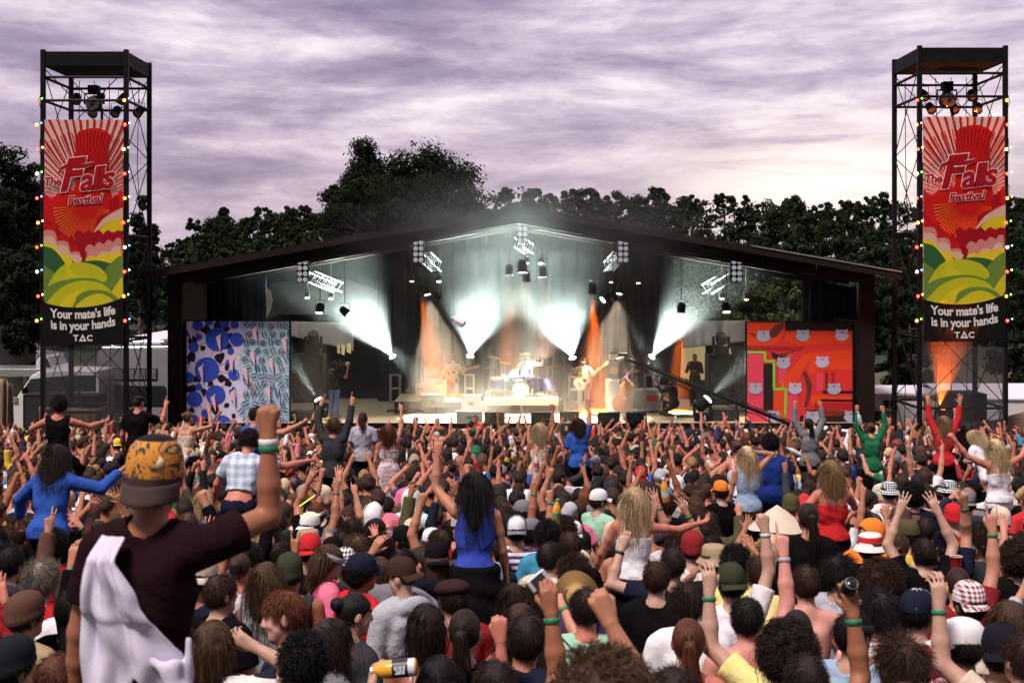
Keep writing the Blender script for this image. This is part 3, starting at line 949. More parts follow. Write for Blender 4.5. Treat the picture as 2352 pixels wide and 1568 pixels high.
for a, b in ((0, 1), (0, 3), (1, 2), (0, 4), (1, 8), (2, 11), (2, 12), (2, 13), (0, 5), (0, 6), (1, 10), (3, 9), (8, 9), (12, 11), (1, 15), (2, 8), (12, 13), (4, 6)):
 (xa, ya, _), (xb, yb_, _) = DISCS[a], DISCS[b]
 d = np.array([xb - xa, yb_ - ya])
 n_ = np.array([-d[1], d[0]]) / np.linalg.norm(d) * .007
 add([(xa + n_[0], ya + n_[1]), (xb + n_[0], yb_ + n_[1]), (xb - n_[0], yb_ - n_[1]), (xa - n_[0], ya - n_[1])], 'salmon')
for cx, cy in ((.19, .09), (.42, .14), (.16, .26), (.05, .35), (.31, .03), (.33, .35), (.39, .45), (.34, .55), (.06, .66), (.17, .69), (.40, .60), (.05, .87), (.20, .97), (.39, .82), (.46, .93), (.28, .86), (.06, .19), (.41, .235), (.23, .61), (.10, .56), (.30, .955), (.44, .70), (.02, .66), (.38, .07)):
 s = rg3.uniform(.025, .05)
 P = [(cx + s * rg3.uniform(.6, 1.3) * math.cos(a), cy + s * 1.15 * rg3.uniform(.6, 1.3) * math.sin(a)) for a in np.linspace(0, 2 * math.pi, 9)[:-1]]
 add(P, 'black')
for c in DISCS: add(disc(*c), 'blue')
for k in range(72):
 gi, gj = k % 6, k // 6
 cx, cy = .575 + gi * .08 + (gj % 2) * .03 + rg3.uniform(-.012, .012), .04 + gj * .084 + rg3.uniform(-.014, .014)
 if gj > 8 and gi == 0: cx -= .03
 a = rg3.uniform(0, math.pi)
 l = rg3.uniform(.075, .105)
 c = 'navy' if cx < .75 or cy > .6 else 'teal'
 q = np.array([-math.sin(a), math.cos(a)]) * .006
 add(leafs(cx + q[0], cy + q[1], l, .017, a), c)
 add(leafs(cx - q[0], cy - q[1], l, -.017, a), c)
for k in range(22):
 cx, cy, a, r_ = rg3.uniform(.52, .98), rg3.uniform(.02, .98), rg3.uniform(0, 6.3), rg3.uniform(.03, .05)
 P = [(cx + r_ * math.cos(a + t), cy + r_ * math.sin(a + t)) for t in np.linspace(0, 1.6, 7)] + [(cx + (r_ - .008) * math.cos(a + t), cy + (r_ - .008) * math.sin(a + t)) for t in np.linspace(1.6, 0, 7)]
 add(P, 'salmon' if k % 3 else 'olive')
def cockatoo(cx, cy, s, a):
 c, si = math.cos(a), math.sin(a)
 T = lambda P: [(cx + s * (x * c - y * si), cy + s * (x * si + y * c)) for x, y in P]
 add(T(smooth_poly([(-.25, -.9), (.12, -1.0), (.32, -.75), (.28, -.3), (.25, .2), (.12, 1.1), (0, 1.6), (-.08, 1.0), (-.25, .3), (-.32, -.3), (-.38, -.65)], 3)), 'pink')
 add(T([(.0, -.95), (.3, -1.12), (.52, -1.35), (.50, -1.08), (.25, -.85)]), 'yellow')
for cx, cy, a in ((.32, .20, -.12), (.15, .50, -.15), (.27, .79, -.2), (.04, .09, -.2), (.44, .40, -.1), (.67, .12, -.15), (.65, .35, -.2), (.83, .43, -.2), (.58, .52, -.2), (.80, .70, -.15), (.46, .74, -.15), (.96, .22, -.2)):
 cockatoo(cx, cy, .062, a)
mb.build('painting', [pm('a_' + c, v) for c, v in cols.items()], t)
# ---- mural with koala heads on red
t, to, mw_, mh_ = mural('painted_mural', 'red and orange mural with rows of grey koala heads and green line', 1716, 1958, 740, 978, 39.25)
cols = dict(red=(.72, .035, .03), orange=(.80, .062, .015), pink=(.78, .06, .11), dark=(.02, .012, .012), brown=(.16, .03, .02), green=(.20, .62, .05), grey=(.40, .40, .50), dgrey=(.08, .07, .09), maroon=(.42, .02, .02), lilac=(.52, .46, .62))
key = list(cols)
mb = MB()
lay = 0
add([(0, 0), (1, 0), (1, 1), (0, 1)], 'red')
add([(.36, 0), (1, 0), (1, .082), (.36, .082)], 'dark')
add([(0, 0), (.34, 0), (.36, .08), (.30, .2), (.1, .24), (0, .22)], 'orange')
add([(.20, .10), (.28, .02), (.35, 0), (.35, .06), (.28, .14), (.22, .16)], 'brown')
add([(0, .10), (.12, .18), (.2, .2), (.16, .16), (.05, .1)], 'maroon')
add([(.36, .10), (1, .09), (1, .20), (.5, .22), (.36, .18)], 'orange')
add([(0, .22), (.55, .24), (.5, .28), (0, .27)], 'maroon')
add([(.30, .30), (.46, .28), (.36, .36)], 'brown')
add([(.23, .28), (.40, .36), (.38, .40), (.24, .34)], 'dark')
add([(0, .31), (.155, .31), (.155, 1), (0, 1)], 'pink')
add([(.155, .40), (.25, .40), (.25, .86), (.155, .86)], 'dark')
add([(.155, .86), (.25, .84), (.25, 1), (.155, 1)], 'pink')
add([(.25, .65), (.36, .65), (.36, 1), (.25, 1)], 'orange')
add([(.30, .6), (.55, .30), (.62, .30), (.45, .62), (.38, .7), (.30, .66)], 'orange')
add([(.30, .40), (.40, .30), (.44, .30), (.34, .60), (.30, .58)], 'pink')
add([(.52, .48), (.56, .47), (.62, .60), (.60, .72), (.57, .82), (.54, .82), (.57, .66), (.55, .56)], 'brown')
add([(.60, .30), (1, .26), (1, .46), (.70, .46), (.58, .52)], 'orange')
add([(.66, .48), (.72, .48), (.72, .66), (.66, .66)], 'pink')
add([(.74, .48), (.77, .48), (.77, .68), (.74, .68)], 'brown')
add([(.80, .48), (.83, .48), (.83, .66), (.80, .66)], 'maroon')
add([(.60, .70), (1, .72), (1, .745), (.70, .745), (.70, .80), (.62, .80)], 'orange')
add([(.72, .66), (1, .66), (1, .685), (.72, .685)], 'dark')
add([(.70, .74), (1, .745), (1, .765), (.70, .76)], 'dark')
add([(.64, .77), (1, .78), (1, .84), (.64, .84)], 'maroon')
add([(.56, .84), (1, .86), (1, .90), (.56, .88)], 'brown')
add([(.50, .90), (1, .90), (1, 1), (.50, 1)], 'dark')
add([(.38, .70), (.48, .70), (.50, 1), (.38, 1)], 'pink')
g_ = .022
for (xa, ya), (xb, yb_) in (((0, .29), (.17, .29)), ((.17, .28), (.17, .375)), ((.17, .375), (.26, .375)), ((.255, .37), (.255, .645)), ((.245, .645), (.375, .645)), ((.37, .64), (.36, 1)), ((.33, .58), (.345, .61)), ((.345, .61), (.325, .645))):
 w = g_ / 2 if ya < .57 or xb > .35 else .004
 d = np.array([xb - xa, yb_ - ya])
 n_ = np.array([-d[1], d[0]]) / np.linalg.norm(d) * w
 add([(xa + n_[0], ya + n_[1]), (xb + n_[0], yb_ + n_[1]), (xb - n_[0], yb_ - n_[1]), (xa - n_[0], ya - n_[1])], 'green')
def koala(cx, cy, s, col):
 P = [(-.75, -.95), (-.35, -.80), (.0, -.86), (.35, -.80), (.75, -.95), (.86, -.55), (.80, -.25), (1.0, .05), (.80, .45), (.50, .72), (0, .85), (-.50, .72), (-.80, .45), (-1.0, .05), (-.80, -.25), (-.86, -.55)]
 add([(cx + s * x, cy + s * .93 * y) for x, y in smooth_poly(P, 3)], col)
 add([(cx + s * x, cy + s * y) for x, y in ((-.08, -.52), (.08, -.52), (.10, -.30), (0, -.20), (-.10, -.30))], 'dgrey')
 for e in (-1, 1):
  add(disc(cx + s * .22 * e, cy - s * .45, s * .05, 8), 'dgrey')
for cx, cy, c in ((.155, .135, 'grey'), (.53, .13, 'grey'), (.90, .125, 'lilac'), (.345, .395, 'grey'), (.715, .385, 'lilac'), (.08, .64, 'grey'), (.455, .64, 'lilac'), (.825, .645, 'grey'), (.25, .91, 'grey'), (.62, .915, 'grey'), (.985, .91, 'grey')):
 koala(cx, cy, .068, c)
mb.build('painting', [pm('b_' + c, v) for c, v in cols.items()], t)
# ---- lamp banks, trusses and lamps under the roof
M_bulb_dim = mat('dim_reflector', (.45, .45, .50), .2, .5, emit=(.75, .72, .80), estr=.35)
BANKS = [(695, 622, 40.4, 'outer bank over the blue mural'), (961, 577, 41.0, 'bank over the seated guitarist'), (1200, 532, 41.4, 'middle bank under the ridge'), (1431, 577, 41.0, 'bank over the bass player'), (1692, 621, 40.4, 'outer bank over the red mural')]
for x, y, Z, lb in BANKS:
 c = W(x, y, Z)
 t = thing('lamp_bank', 'hanging bank of eight round lamps, ' + lb, 'lamp bank', c, 0, 'eight-lamp banks under the stage roof')
 MB().box((0, .08, 0), (.36, .14, .74)).build('housing', M_black, t, bevel=.015)
 for i in range(2):
  for j in range(4):
   f = MB().lathe([(.070, .01), (.075, .03), (.060, .035), (.01, .0)], ((i - .5) * .17, 0, (j - 1.5) * .18), 12, M=rot_to((0, -1, -.1)), caps=False).build('lamp', M_bulb_dim, t)
 zr = roof_z(c.x) - c.z - .42
 MB().cyl((0, .1, .37), (0, .1, max(zr, .45)), .02).build('hanger', M_steel, t)
def truss(name, label, a, b, w=.30):
 a, b = Vector(a), Vector(b)
 t = thing(name, label, 'truss', a)
 d = b - a
 u = d.normalized()
 s = u.cross(Vector((0, 0, 1))).normalized() * w / 2
 v = u.cross(s).normalized() * w / 2
 mb = MB()
 for i, j in ((1, 1), (1, -1), (-1, -1), (-1, 1)):
  mb.cyl(s * i + v * j, d + s * i + v * j, .022, n=6)
 mb.build('chord', M_alu, t)
 mb = MB()
 n = max(2, int(d.length / .3))
 for k in range(n):
  p, q = d * (k / n), d * ((k + 1) / n)
  for i in (1, -1):
   mb.cyl(p + s * i + v, q + s * i - v, .012, n=5)
   mb.cyl(p + s + v * i, q - s + v * i, .012, n=5)
 mb.build('lacing', M_alu, t)
 return t
truss('truss', 'aluminium truss sloping down beside the outer bank over the blue mural', W(712, 634, 40.6), W(776, 660, 42.5))
truss('truss', 'short aluminium truss beside the bank over the seated guitarist', W(978, 590, 41.2), W(1002, 612, 43))
truss('truss', 'short aluminium truss beside the bank over the bass player', W(1420, 588, 41.2), W(1398, 612, 43))
truss('truss', 'aluminium truss sloping down beside the outer bank over the red mural', W(1676, 632, 40.6), W(1624, 664, 42.5))
truss('truss', 'little truss under the middle bank at the ridge', W(1192, 556, 41.6), W(1214, 572, 43))
M_amber_on = mat('amber_lamp_on', (1, .35, .05), .3, emit=(1, .32, .03), estr=25)
M_white_on = mat('white_lamp_on', (1, 1, .95), .3, emit=(1, 1, .93), estr=30)
M_warm_on = mat('warm_lamp_on', (1, .75, .4), .3, emit=(1, .7, .32), estr=6)
SPOTS_DEF = []                              # (position, target, colour, watts, cone degrees, blend)
def hung(x, y, Z, tx, ty, tz, label, lit, kind='par_lamp', col=None, watts=0, cone=20, blend=.4, r=.13):
 c, tg = W(x, y, Z), W(tx, ty, tz)
 d = (tg - c).normalized()
 t = par_can(label, kind, c, d, 'lamps hung under the stage roof', r=r, l=r * 2.4, lit=lit)
 zr = roof_z(c.x) - c.z - .42
 MB().cyl((0, 0, r * 2.6), (0, 0, max(zr, r * 3)), .015, n=5).build('hanger', M_steel, t)
 if watts:
  l = bpy.data.lights.new('lamp_light', 'SPOT')
  l.energy, l.spot_size, l.spot_blend, l.color, l.shadow_soft_size = watts, R(cone), blend, col, .05
  o = bpy.data.objects.new('lamp_light', l)
  COL.objects.link(o)
  o.parent = t
  o.location = d * (r * 2.0)
  o.rotation_euler = (-d).to_track_quat('Z', 'Y').to_euler()
 return t
AMB, WHT, WRM = (1, .17, .006), (.80, 1, .91), (1, .80, .55)
hung(964, 660, 42.0, 1010, 905, 42.3, 'amber lamp glowing over the seated guitarist', M_amber_on, col=AMB, watts=60000, cone=22)
hung(980, 666, 41.6, 1040, 960, 40.5, 'white oval lamp next to the amber lamp over the seated guitarist', M_white_on, col=WRM, watts=15000, cone=52)
hung(1002, 678, 41.4, 1080, 772, 41.6, 'white lamp with a narrow beam over the airborne carton', M_white_on, col=WHT, watts=22000, cone=12)
hung(1170, 620, 42.4, 1166, 905, 42.0, 'amber lamp of the pair over the drum kit, nearer the guitarist', M_amber_on, col=AMB, watts=36000, cone=16)
hung(1246, 624, 42.4, 1252, 905, 42.0, 'amber lamp of the pair over the drum kit, nearer the bass player', M_amber_on, col=AMB, watts=36000, cone=16)
hung(1208, 634, 41.6, 1232, 900, 42.2, 'white lamp between the two amber lamps over the drums', M_white_on, col=WHT, watts=18000, cone=26)
hung(1200, 612, 41.2, 1200, 960, 40.2, 'round white lamp highest over the drums', M_white_on, col=WRM, watts=11000, cone=60, r=.16)
hung(1361, 662, 42.0, 1368, 905, 42.3, 'amber lamp glowing over the bass player', M_amber_on, col=AMB, watts=60000, cone=22)
hung(1424, 664, 41.6, 1370, 960, 40.5, 'white oval lamp over the bass player', M_white_on, col=WRM, watts=15000, cone=52)
hung(1408, 678, 41.4, 1480, 800, 41.6, 'white lamp with narrow beam over the upright bass', M_white_on, col=WHT, watts=16000, cone=13)
hung(1392, 682, 41.4, 1330, 735, 40.9, 'white lamp aimed across at the bass player', M_white_on, col=WHT, watts=22000, cone=12)
hung(1565, 706, 42.2, 1556, 900, 42.2, 'amber lamp over the black drape edge by the white tarp', M_amber_on, col=AMB, watts=30000, cone=20)
hung(792, 715, 41.4, 880, 790, 41.0, 'white lamp with beam crossing above the camera operator', M_white_on, col=WHT, watts=14000, cone=15)
hung(735, 708, 41.0, 700, 960, 39.5, 'white oval lamp below the outer bank by the blue mural', M_white_on, col=WRM, watts=600, cone=50)
hung(1668, 706, 41.0, 1690, 960, 39.5, 'white oval lamp below the outer bank by the red mural', M_white_on, col=WRM, watts=600, cone=50)
for x, y, lb in ((706, 678, 'warm twin lamp left of the blue mural canopy'), (760, 680, 'warm twin lamp right of the blue mural canopy'), (946, 640, 'warm twin lamp behind the guitarist bank'), (1008, 640, 'warm twin lamp right of the guitarist bank'), (1210, 598, 'warm twin lamp under the ridge bank'), (1242, 598, 'warm twin lamp right of the ridge bank'), (1404, 642, 'warm twin lamp under the bass player bank'), (1466, 644, 'warm twin lamp right of the bass player bank'), (1658, 680, 'warm twin lamp under the red mural bank'), (1714, 682, 'warm twin lamp right of the red mural bank')):
 hung(x, y, 42.8, x + 5, 900, 41, lb, M_warm_on, 'twin_lamp', r=.085)
# ---- floor moving heads on frames; their beams go up through the smoke
def frame_stand(label, x, y0, y1, wpx, Z):
 k = Z / FPX
 zt, zb = CAMH - (y0 - HY) * k, CAMH - (y1 - HY) * k
 w = wpx * k
 t = thing('frame_stand', label, 'lamp stand', ((x - HX) * k, Z, zb), 0, 'white square lamp stands')
 mb = MB()
 for i in (-1, 1):
  for j in (-1, 1):
   mb.box((i * (w / 2 - .03), j * .15, (zt - zb) / 2), (.055, .055, zt - zb))
 mb.build('leg', M_alu, t)
 mb = MB()
 for z in (.03, (zt - zb) * .5, zt - zb - .03):
  for j in (-1, 1): mb.box((0, j * .15, z), (w - .115, .05, .05))
 mb.build('crossbar', M_alu, t)
 MB().box((0, 0, zt - zb + .02), (w + .06, .42, .035)).build('plate', M_black, t)
 return Vector(((x - HX) * k, Z, zt + .04))
def moving_head(label, base, aim, lit=M_white_on, watts=12000, cone=40, col=WHT, blend=.95, s=1.0):
 t = thing('moving_head_lamp', label, 'stage lamp', base, 0, 'moving lamps standing on the stage')
 MB().box((0, 0, .09 * s), (.36 * s, .30 * s, .18 * s)).build('base', M_black, t, bevel=.02)
 mb = MB()
 for i in (-1, 1): mb.box((i * .19 * s, 0, .30 * s), (.05 * s, .14 * s, .30 * s))
 mb.box((0, 0, .19 * s), (.40 * s, .12 * s, .04 * s))
 mb.build('yoke', M_black, t, bevel=.01)
 d = Vector(aim).normalized()
 c = Vector((0, 0, .40 * s))
 MB().lathe([(.08 * s, -.17 * s), (.13 * s, -.10 * s), (.14 * s, .08 * s), (.12 * s, .17 * s)], c, 16, M=rot_to(d)).build('head', M_black, t, smooth=False)
 if lit:
  MB().lathe([(.115 * s, 0), (.08 * s, .03 * s), (.01, .04 * s)], c + d * .172 * s, 16, M=rot_to(d)).build('lens', lit, t)
  l = bpy.data.lights.new('lamp_light', 'SPOT')
  l.energy, l.spot_size, l.spot_blend, l.color, l.shadow_soft_size = watts, R(cone), blend, col, .04
  o = bpy.data.objects.new('lamp_light', l)
  COL.objects.link(o)
  o.parent = t
  o.location = c + d * .24 * s
  o.rotation_euler = (-d).to_track_quat('Z', 'Y').to_euler()
 return t
def aim2(x0, y0, x1, y1, toward=-.35):
 d = Vector((x1 - x0, 0, y0 - y1))
 d /= d.length
 return Vector((d.x, toward, d.z))
b = frame_stand('white square lamp stand left of the seated guitarist', 908, 858, 925, 26, 44.6)
moving_head('moving lamp on a stand blazing up to the left, nearest the camera operator', b, aim2(905, 832, 845, 735), watts=150000, cone=62)
b = frame_stand('white square lamp stand behind the seated guitarist', 1078, 858, 925, 24, 44.7)
moving_head('moving lamp blazing upwards between guitarist and drums', b, aim2(1078, 832, 1096, 730), watts=80000, cone=80)
b = frame_stand('white square lamp stand behind the bass player', 1318, 862, 925, 24, 44.7)
moving_head('moving lamp blazing upwards behind the bass player', b, aim2(1320, 832, 1290, 730), watts=80000, cone=80)
b = frame_stand('white square lamp stand behind the road case', 1491, 858, 925, 25, 44.6)
moving_head('moving lamp blazing up to the right beside the upright bass', b, aim2(1490, 832, 1560, 715), watts=115000, cone=54)
moving_head('floor lamp at the stage edge aimed at the blue mural', W(738, 958, 39.9), aim2(735, 935, 688, 862, -.1), watts=6000, cone=24)
moving_head('floor lamp at the stage edge aimed at the stacked speakers', W(1613, 968, 39.6), aim2(1612, 930, 1660, 882, -.05), watts=7000, cone=30, s=1.3)
moving_head('unlit moving lamp on top of the speaker stack by the blue mural', W(720, 814, 42.0), (0, -.6, .8), lit=None, s=1.3)
moving_head('unlit moving lamp on top of the speaker stack by the red mural', W(1656, 814, 42.0), (0, -.6, -.3), lit=None, s=1.3)
# ---- speakers, amplifiers, monitors, cases
def box_thing(name, label, cat, x0, x1, y0, y1, Z, depth, m, front=None, group=None, extras=None, rotz=0, bev=.015):
 k = Z / FPX
 w, hh = (x1 - x0) * k, (y1 - y0) * k
 zb = CAMH - (y1 - HY) * k
 t = thing(name, label, cat, (((x0 + x1) / 2 - HX) * k, Z + depth / 2, zb), rotz, group)
 MB().box((0, 0, hh / 2), (w, depth, hh)).build('cabinet', m, t, bevel=bev)
 if front: MB().box((0, -depth / 2 - .006, hh / 2), (w * .88, .012, hh * .86)).build('grille', front, t)
 if extras: extras(t, w, depth, hh)
 return t
M_grille = mat('speaker_grille', (.02, .02, .022), .8, .2, var=.3, vscale=60)
M_grey_amp = mat('grey_amp_cloth', (.22, .22, .21), .8, var=.2, vscale=30)
M_tolex = mat('amp_tolex', (.10, .09, .08), .7, var=.2, vscale=30)
M_gold = mat('amp_panel', (.60, .42, .15), .35, .5, var=.15)
M_case = mat('road_case', (.30, .30, .31), .5, var=.3, vscale=4)
def cones(t, w, d, hh):
 n = max(1, int(hh / .6))
 for j in range(n):
  MB().lathe([(min(w * .38, .3), 0), (min(w * .33, .26), .02), (.08, -.05), (.01, -.03)], (0, -d / 2 - .02, hh * (j + .5) / n), 18, M=rot_to((0, -1, 0)), caps=False).build('speaker_cone', M_grille, t)
box_thing('speaker_stack', 'tall black speaker stack beside the blue mural', 'loudspeaker', 672, 741, 816, 925, 41.8, .9, M_black, M_grille, extras=cones)
box_thing('speaker_stack', 'tall black speaker stack beside the red mural', 'loudspeaker', 1628, 1686, 816, 930, 41.8, .9, M_black, M_grille, extras=cones)
box_thing('bass_speaker', 'low black speaker box beside the floor lamp on the right', 'loudspeaker', 1634, 1698, 940, 972, 39.5, .6, M_black, M_grille)
box_thing('bass_speaker', 'low black speaker box on the deck before the tall left stack', 'loudspeaker', 668, 728, 945, 973, 39.5, .6, M_black, M_grille)
for x0, x1, y0, y1, lb in ((52, 148, 906, 958, 'black bass speaker behind the hessian, under the white van window'), (150, 222, 908, 958, 'black bass speaker behind the hessian, beside the bus'), ):
 box_thing('bass_speaker', lb, 'loudspeaker', x0, x1, y0, y1 + 30, 39.8, 1.0, M_black, M_grille, bev=.03)
box_thing('bass_speaker', 'square black speaker tower behind the hessian on the right', 'loudspeaker', 2184, 2268, 904, 1010, 39.4, 1.2, M_black, M_grille, bev=.03)
box_thing('bass_speaker', 'black speaker box under the white container', 'loudspeaker', 2000, 2056, 944, 1010, 39.6, 1.0, M_black, M_grille, bev=.03)
def amp_face(t, w, d, hh):
 MB().box((0, -d / 2 - .016, hh * .82), (w * .84, .01, hh * .16)).build('control_panel', M_gold, t)
 mb = MB()
 for q in range(7): mb.cyl((-.36 * w + q * .12 * w, -d / 2 - .02, hh * .82), (-.36 * w + q * .12 * w, -d / 2 - .05, hh * .82), .016, n=8)
 mb.build('knob', M_black, t)
RIS = 42.9
box_thing('guitar_amplifier', 'grey guitar amplifier stacked highest behind the seated guitarist', 'amplifier', 972, 1012, 845, 868, RIS + .3, .4, M_tolex, M_grey_amp)
box_thing('guitar_amplifier', 'white-fronted amplifier, middle of the stack behind the guitarist', 'amplifier', 970, 1006, 868, 881, RIS + .3, .4, M_tolex, mat('amp_white', (.55, .55, .62), .6))
box_thing('guitar_amplifier', 'gold-panelled amplifier lowest left of the seated guitarist', 'amplifier', 954, 1016, 881, 916, RIS, .5, M_gold, M_tolex, extras=amp_face)
def cab_rings(t, w, d, hh):
 MB().lathe([(.13, 0), (.12, .01), (.02, -.01)], (0, -d / 2 - .02, hh * .45), 18, M=rot_to((0, -1, 0)), caps=False).build('badge', M_gold, t)
box_thing('bass_cabinet', 'dark bass speaker cabinet behind the upright bass player', 'amplifier', 1398, 1422, 826, 872, 43.6, .5, M_tolex, M_grey_amp, extras=cab_rings)
box_thing('bass_amplifier', 'bright little amplifier on top of the dark bass cabinet', 'amplifier', 1400, 1424, 814, 826, 43.6, .4, M_alu, M_gold)
box_thing('bass_cabinet', 'big pale blue-white cabinet beside the upright bass', 'amplifier', 1394, 1430, 874, 946, 42.0, .6, mat('pale_cabinet', (.60, .68, .78), .5, var=.1), None)
def case_trim(t, w, d, hh):
 mb = MB()
 for i in (-1, 1):
  for j in (0, 1): mb.box((i * w / 2, -d / 2 - .004, j * hh if j else .02), (.05, .03, .05))
  mb.box((i * w / 2, -d / 2, hh / 2), (.035, .03, hh))
 mb.box((0, -d / 2, hh), (w, .03, .035)); mb.box((0, -d / 2, .02), (w, .03, .035))
 mb.build('edge_trim', M_alu, t)
 MB().box((w * .2, -d / 2 - .012, hh * .6), (w * .4, .012, hh * .3)).build('label_plate', mat('red_label', (.55, .05, .03), .5), t)
 mb = MB()
 for i in (-1, 1): mb.ball((i * w * .4, -d * .4, -.04), .045, 8, 6)
 mb.build('caster', M_black, t)
box_thing('road_case', 'metal-edged road case to the right of the upright bass', 'road case', 1453, 1516, 896, 942, 41.9, .7, M_case, None, extras=case_trim)
def wedge(x0, x1, y0, y1, Z, label, m=M_black, depth=.5):
 k = Z / FPX
 w, hh = (x1 - x0) * k, (y1 - y0) * k
 t = thing('monitor_wedge', label, 'monitor speaker', (((x0 + x1) / 2 - HX) * k, Z, CAMH - (y1 - HY) * k), 0, 'monitor speakers along the stage')
 mb = MB().prism([(-w / 2, 0, 0), (-w / 2, depth, 0), (-w / 2, depth, .12), (-w / 2, .10, hh), (-w / 2, 0, hh)], (w, 0, 0))
 mb.build('cabinet', m, t, bevel=.012)
 MB().prism([(-w * .46, depth - .01, .14), (-w * .46, .13, hh - .005), (-w * .46, .145, hh + .008), (-w * .46, depth + .005, .153)], (w * .92, 0, 0)).build('grille', M_grille, t)
 MB().box((0, -.005, hh * .45), (.16, .012, .10)).build('handle', M_steel, t)
M_gw = mat('grey_wedge', (.11, .12, .11), .7, var=.15)
DFY = lambda y: (CAMH - DH) * FPX / (y - HY)   # depth at which the deck shows at y
wedge(968, 1020, 905, 934, 41.4, 'grey monitor speaker in front of the seated guitarist', M_gw)
wedge(1060, 1104, 908, 942, 41.0, 'grey monitor speaker standing between guitarist and drums', M_gw)
wedge(1048, 1108, 944, 970, DFY(970), 'black and grey monitor speaker left of the front row', M_gw)
wedge(1112, 1160, 946, 972, DFY(972), 'black front monitor speaker before the drum riser, nearer the guitarist')
wedge(1220, 1269, 946, 972, DFY(972), 'black front monitor speaker before the drum riser, nearer the bass player')
wedge(1286, 1330, 945, 969, DFY(969), 'black front monitor speaker at the feet of the bass player')
wedge(1374, 1424, 947, 973, DFY(973), 'black front monitor speaker under the upright bass')
wedge(1439, 1486, 947, 974, DFY(974), 'black front monitor speaker before the road case')
# ---- risers
def riser(label, x0, x1, y_top, Z0, Z1, skirt):
 k = Z0 / FPX
 X0, X1 = (x0 - HX) * k, (x1 - HX) * k
 zt = CAMH - (y_top - HY) * k
 t = thing('riser', label, 'stage riser', ((X0 + X1) / 2, (Z0 + Z1) / 2, DH))
 w, d, hh = X1 - X0, Z1 - Z0, zt - DH
 MB().box((0, 0, hh - .04), (w, d, .08)).build('top', M_deck, t)
 mb = MB()
 n = max(2, int(w / 1.0) + 1)
 for i in range(n):
  for j in (-1, 1): mb.box((-w / 2 + .05 + (w - .1) * i / (n - 1), j * (d / 2 - .06), (hh - .08) / 2), (.07, .07, hh - .08))
 mb.build('leg', skirt, t)
 MB().box((0, -d / 2 - .012, hh - .11), (w, .025, .2)).build('front_board', skirt, t)
 return zt
M_cream_paint = mat('cream_paint', (.66, .60, .45), .6, var=.12)
DRZ = riser('cream-fronted riser carrying the drum kit', 1112, 1283, 915, 41.5, 44.2, M_cream_paint)
GRZ = riser('low dark riser carrying the seated guitarist', 906, 1092, 921, 41.6, 44.2, M_timber)
# ---- drums
M_shell = mat('drum_shell', (.09, .10, .35), .25, .1, var=.1, spec=.6)
M_skin_drum = mat('drum_head', (.72, .66, .55), .5, var=.06)
M_chrome = mat('chrome', (.75, .75, .76), .15, .95, var=.05)
M_brass = mat('cymbal_brass', (.72, .52, .18), .25, .9, var=.08)
dk = thing('drum_kit', 'full drum kit with blue shells and brass cymbals on its riser', 'drum kit', (W(1196, 0, 42.2).x, 42.2, DRZ))
def drum(mb_parent, name, c, r, l, d, m=M_shell):
 M = rot_to(d)
 MB().lathe([(r, -l / 2), (r, l / 2)], c, 20, M=M, caps=False).build(name, m, mb_parent)
 for e in (-1, 1):
  MB().lathe([(r * 1.03, e * l / 2 - .02), (r * 1.03, e * l / 2 + .02), (r * .97, e * l / 2 + .02)], c, 20, M=M, caps=False).build('hoop', M_chrome, mb_parent)
 MB().lathe([(r * .985, l / 2 + .005), (.005, l / 2 + .008)], c, 20, M=M, caps=False).build('drum_head', M_skin_drum, mb_parent)
drum(dk, 'bass_drum', (0, -.35, .29), .28, .45, (0, -1, .0))
drum(dk, 'tom', (-.22, -.22, .72), .15, .22, (-.1, .45, 1))
drum(dk, 'tom', (.16, -.24, .73), .16, .24, (.1, .45, 1))
drum(dk, 'floor_tom', (.55, .10, .38), .21, .42, (0, .1, 1))
drum(dk, 'floor_tom', (.92, .0, .40), .20, .40, (0, .1, 1))
drum(dk, 'snare_drum', (-.46, .05, .58), .18, .15, (0, .05, 1), M_chrome)
drum(dk, 'side_drum', (-.78, -.05, .42), .20, .35, (0, -.1, 1))
for x, y, z, r_, a in ((-.85, -.1, 1.28, .24, .25), (-.50, -.35, 1.12, .20, .15), (.42, -.30, 1.22, .25, -.15), (.85, -.05, 1.30, .26, -.3), (1.02, .1, .98, .22, -.2), (-.98, .1, .92, .19, .05), (.12, -.1, 1.38, .17, .1)):
 MB().lathe([(.01, .03), (.05, .025), (.07, .005), (r_, -.015)], (x, y, z), 20, M=Matrix.Rotation(a, 3, 'Y') @ Matrix.Rotation(-.25, 3, 'X'), caps=False).build('cymbal', M_brass, dk)
 s = MB()
 s.cyl((x, y, z), (x, y, .3), .013, n=6)
 for q in range(3):
  a_ = q * 2.09
  s.cyl((x, y, .32), (x + .22 * math.cos(a_), y + .22 * math.sin(a_), .01), .010, n=5)
 s.build('cymbal_stand', M_chrome, dk)
mb = MB()
for x, y, z in ((-.6, -.5, 1.45), (.5, -.55, 1.35), (1.1, -.3, 1.2)):
 mb.cyl((x, y, 0), (x, y, z), .011, n=5); mb.cyl((x, y, z), (x + .25, y + .3, z - .15), .009, n=5); mb.ball((x + .25, y + .3, z - .15), (.03, .03, .06), 8, 6)
mb.build('microphone_stand', M_steel, dk)
MB().lathe([(.16, .44), (.16, .50), (.02, .50)], (.05, .48, 0), 14).build('stool', M_black, dk)
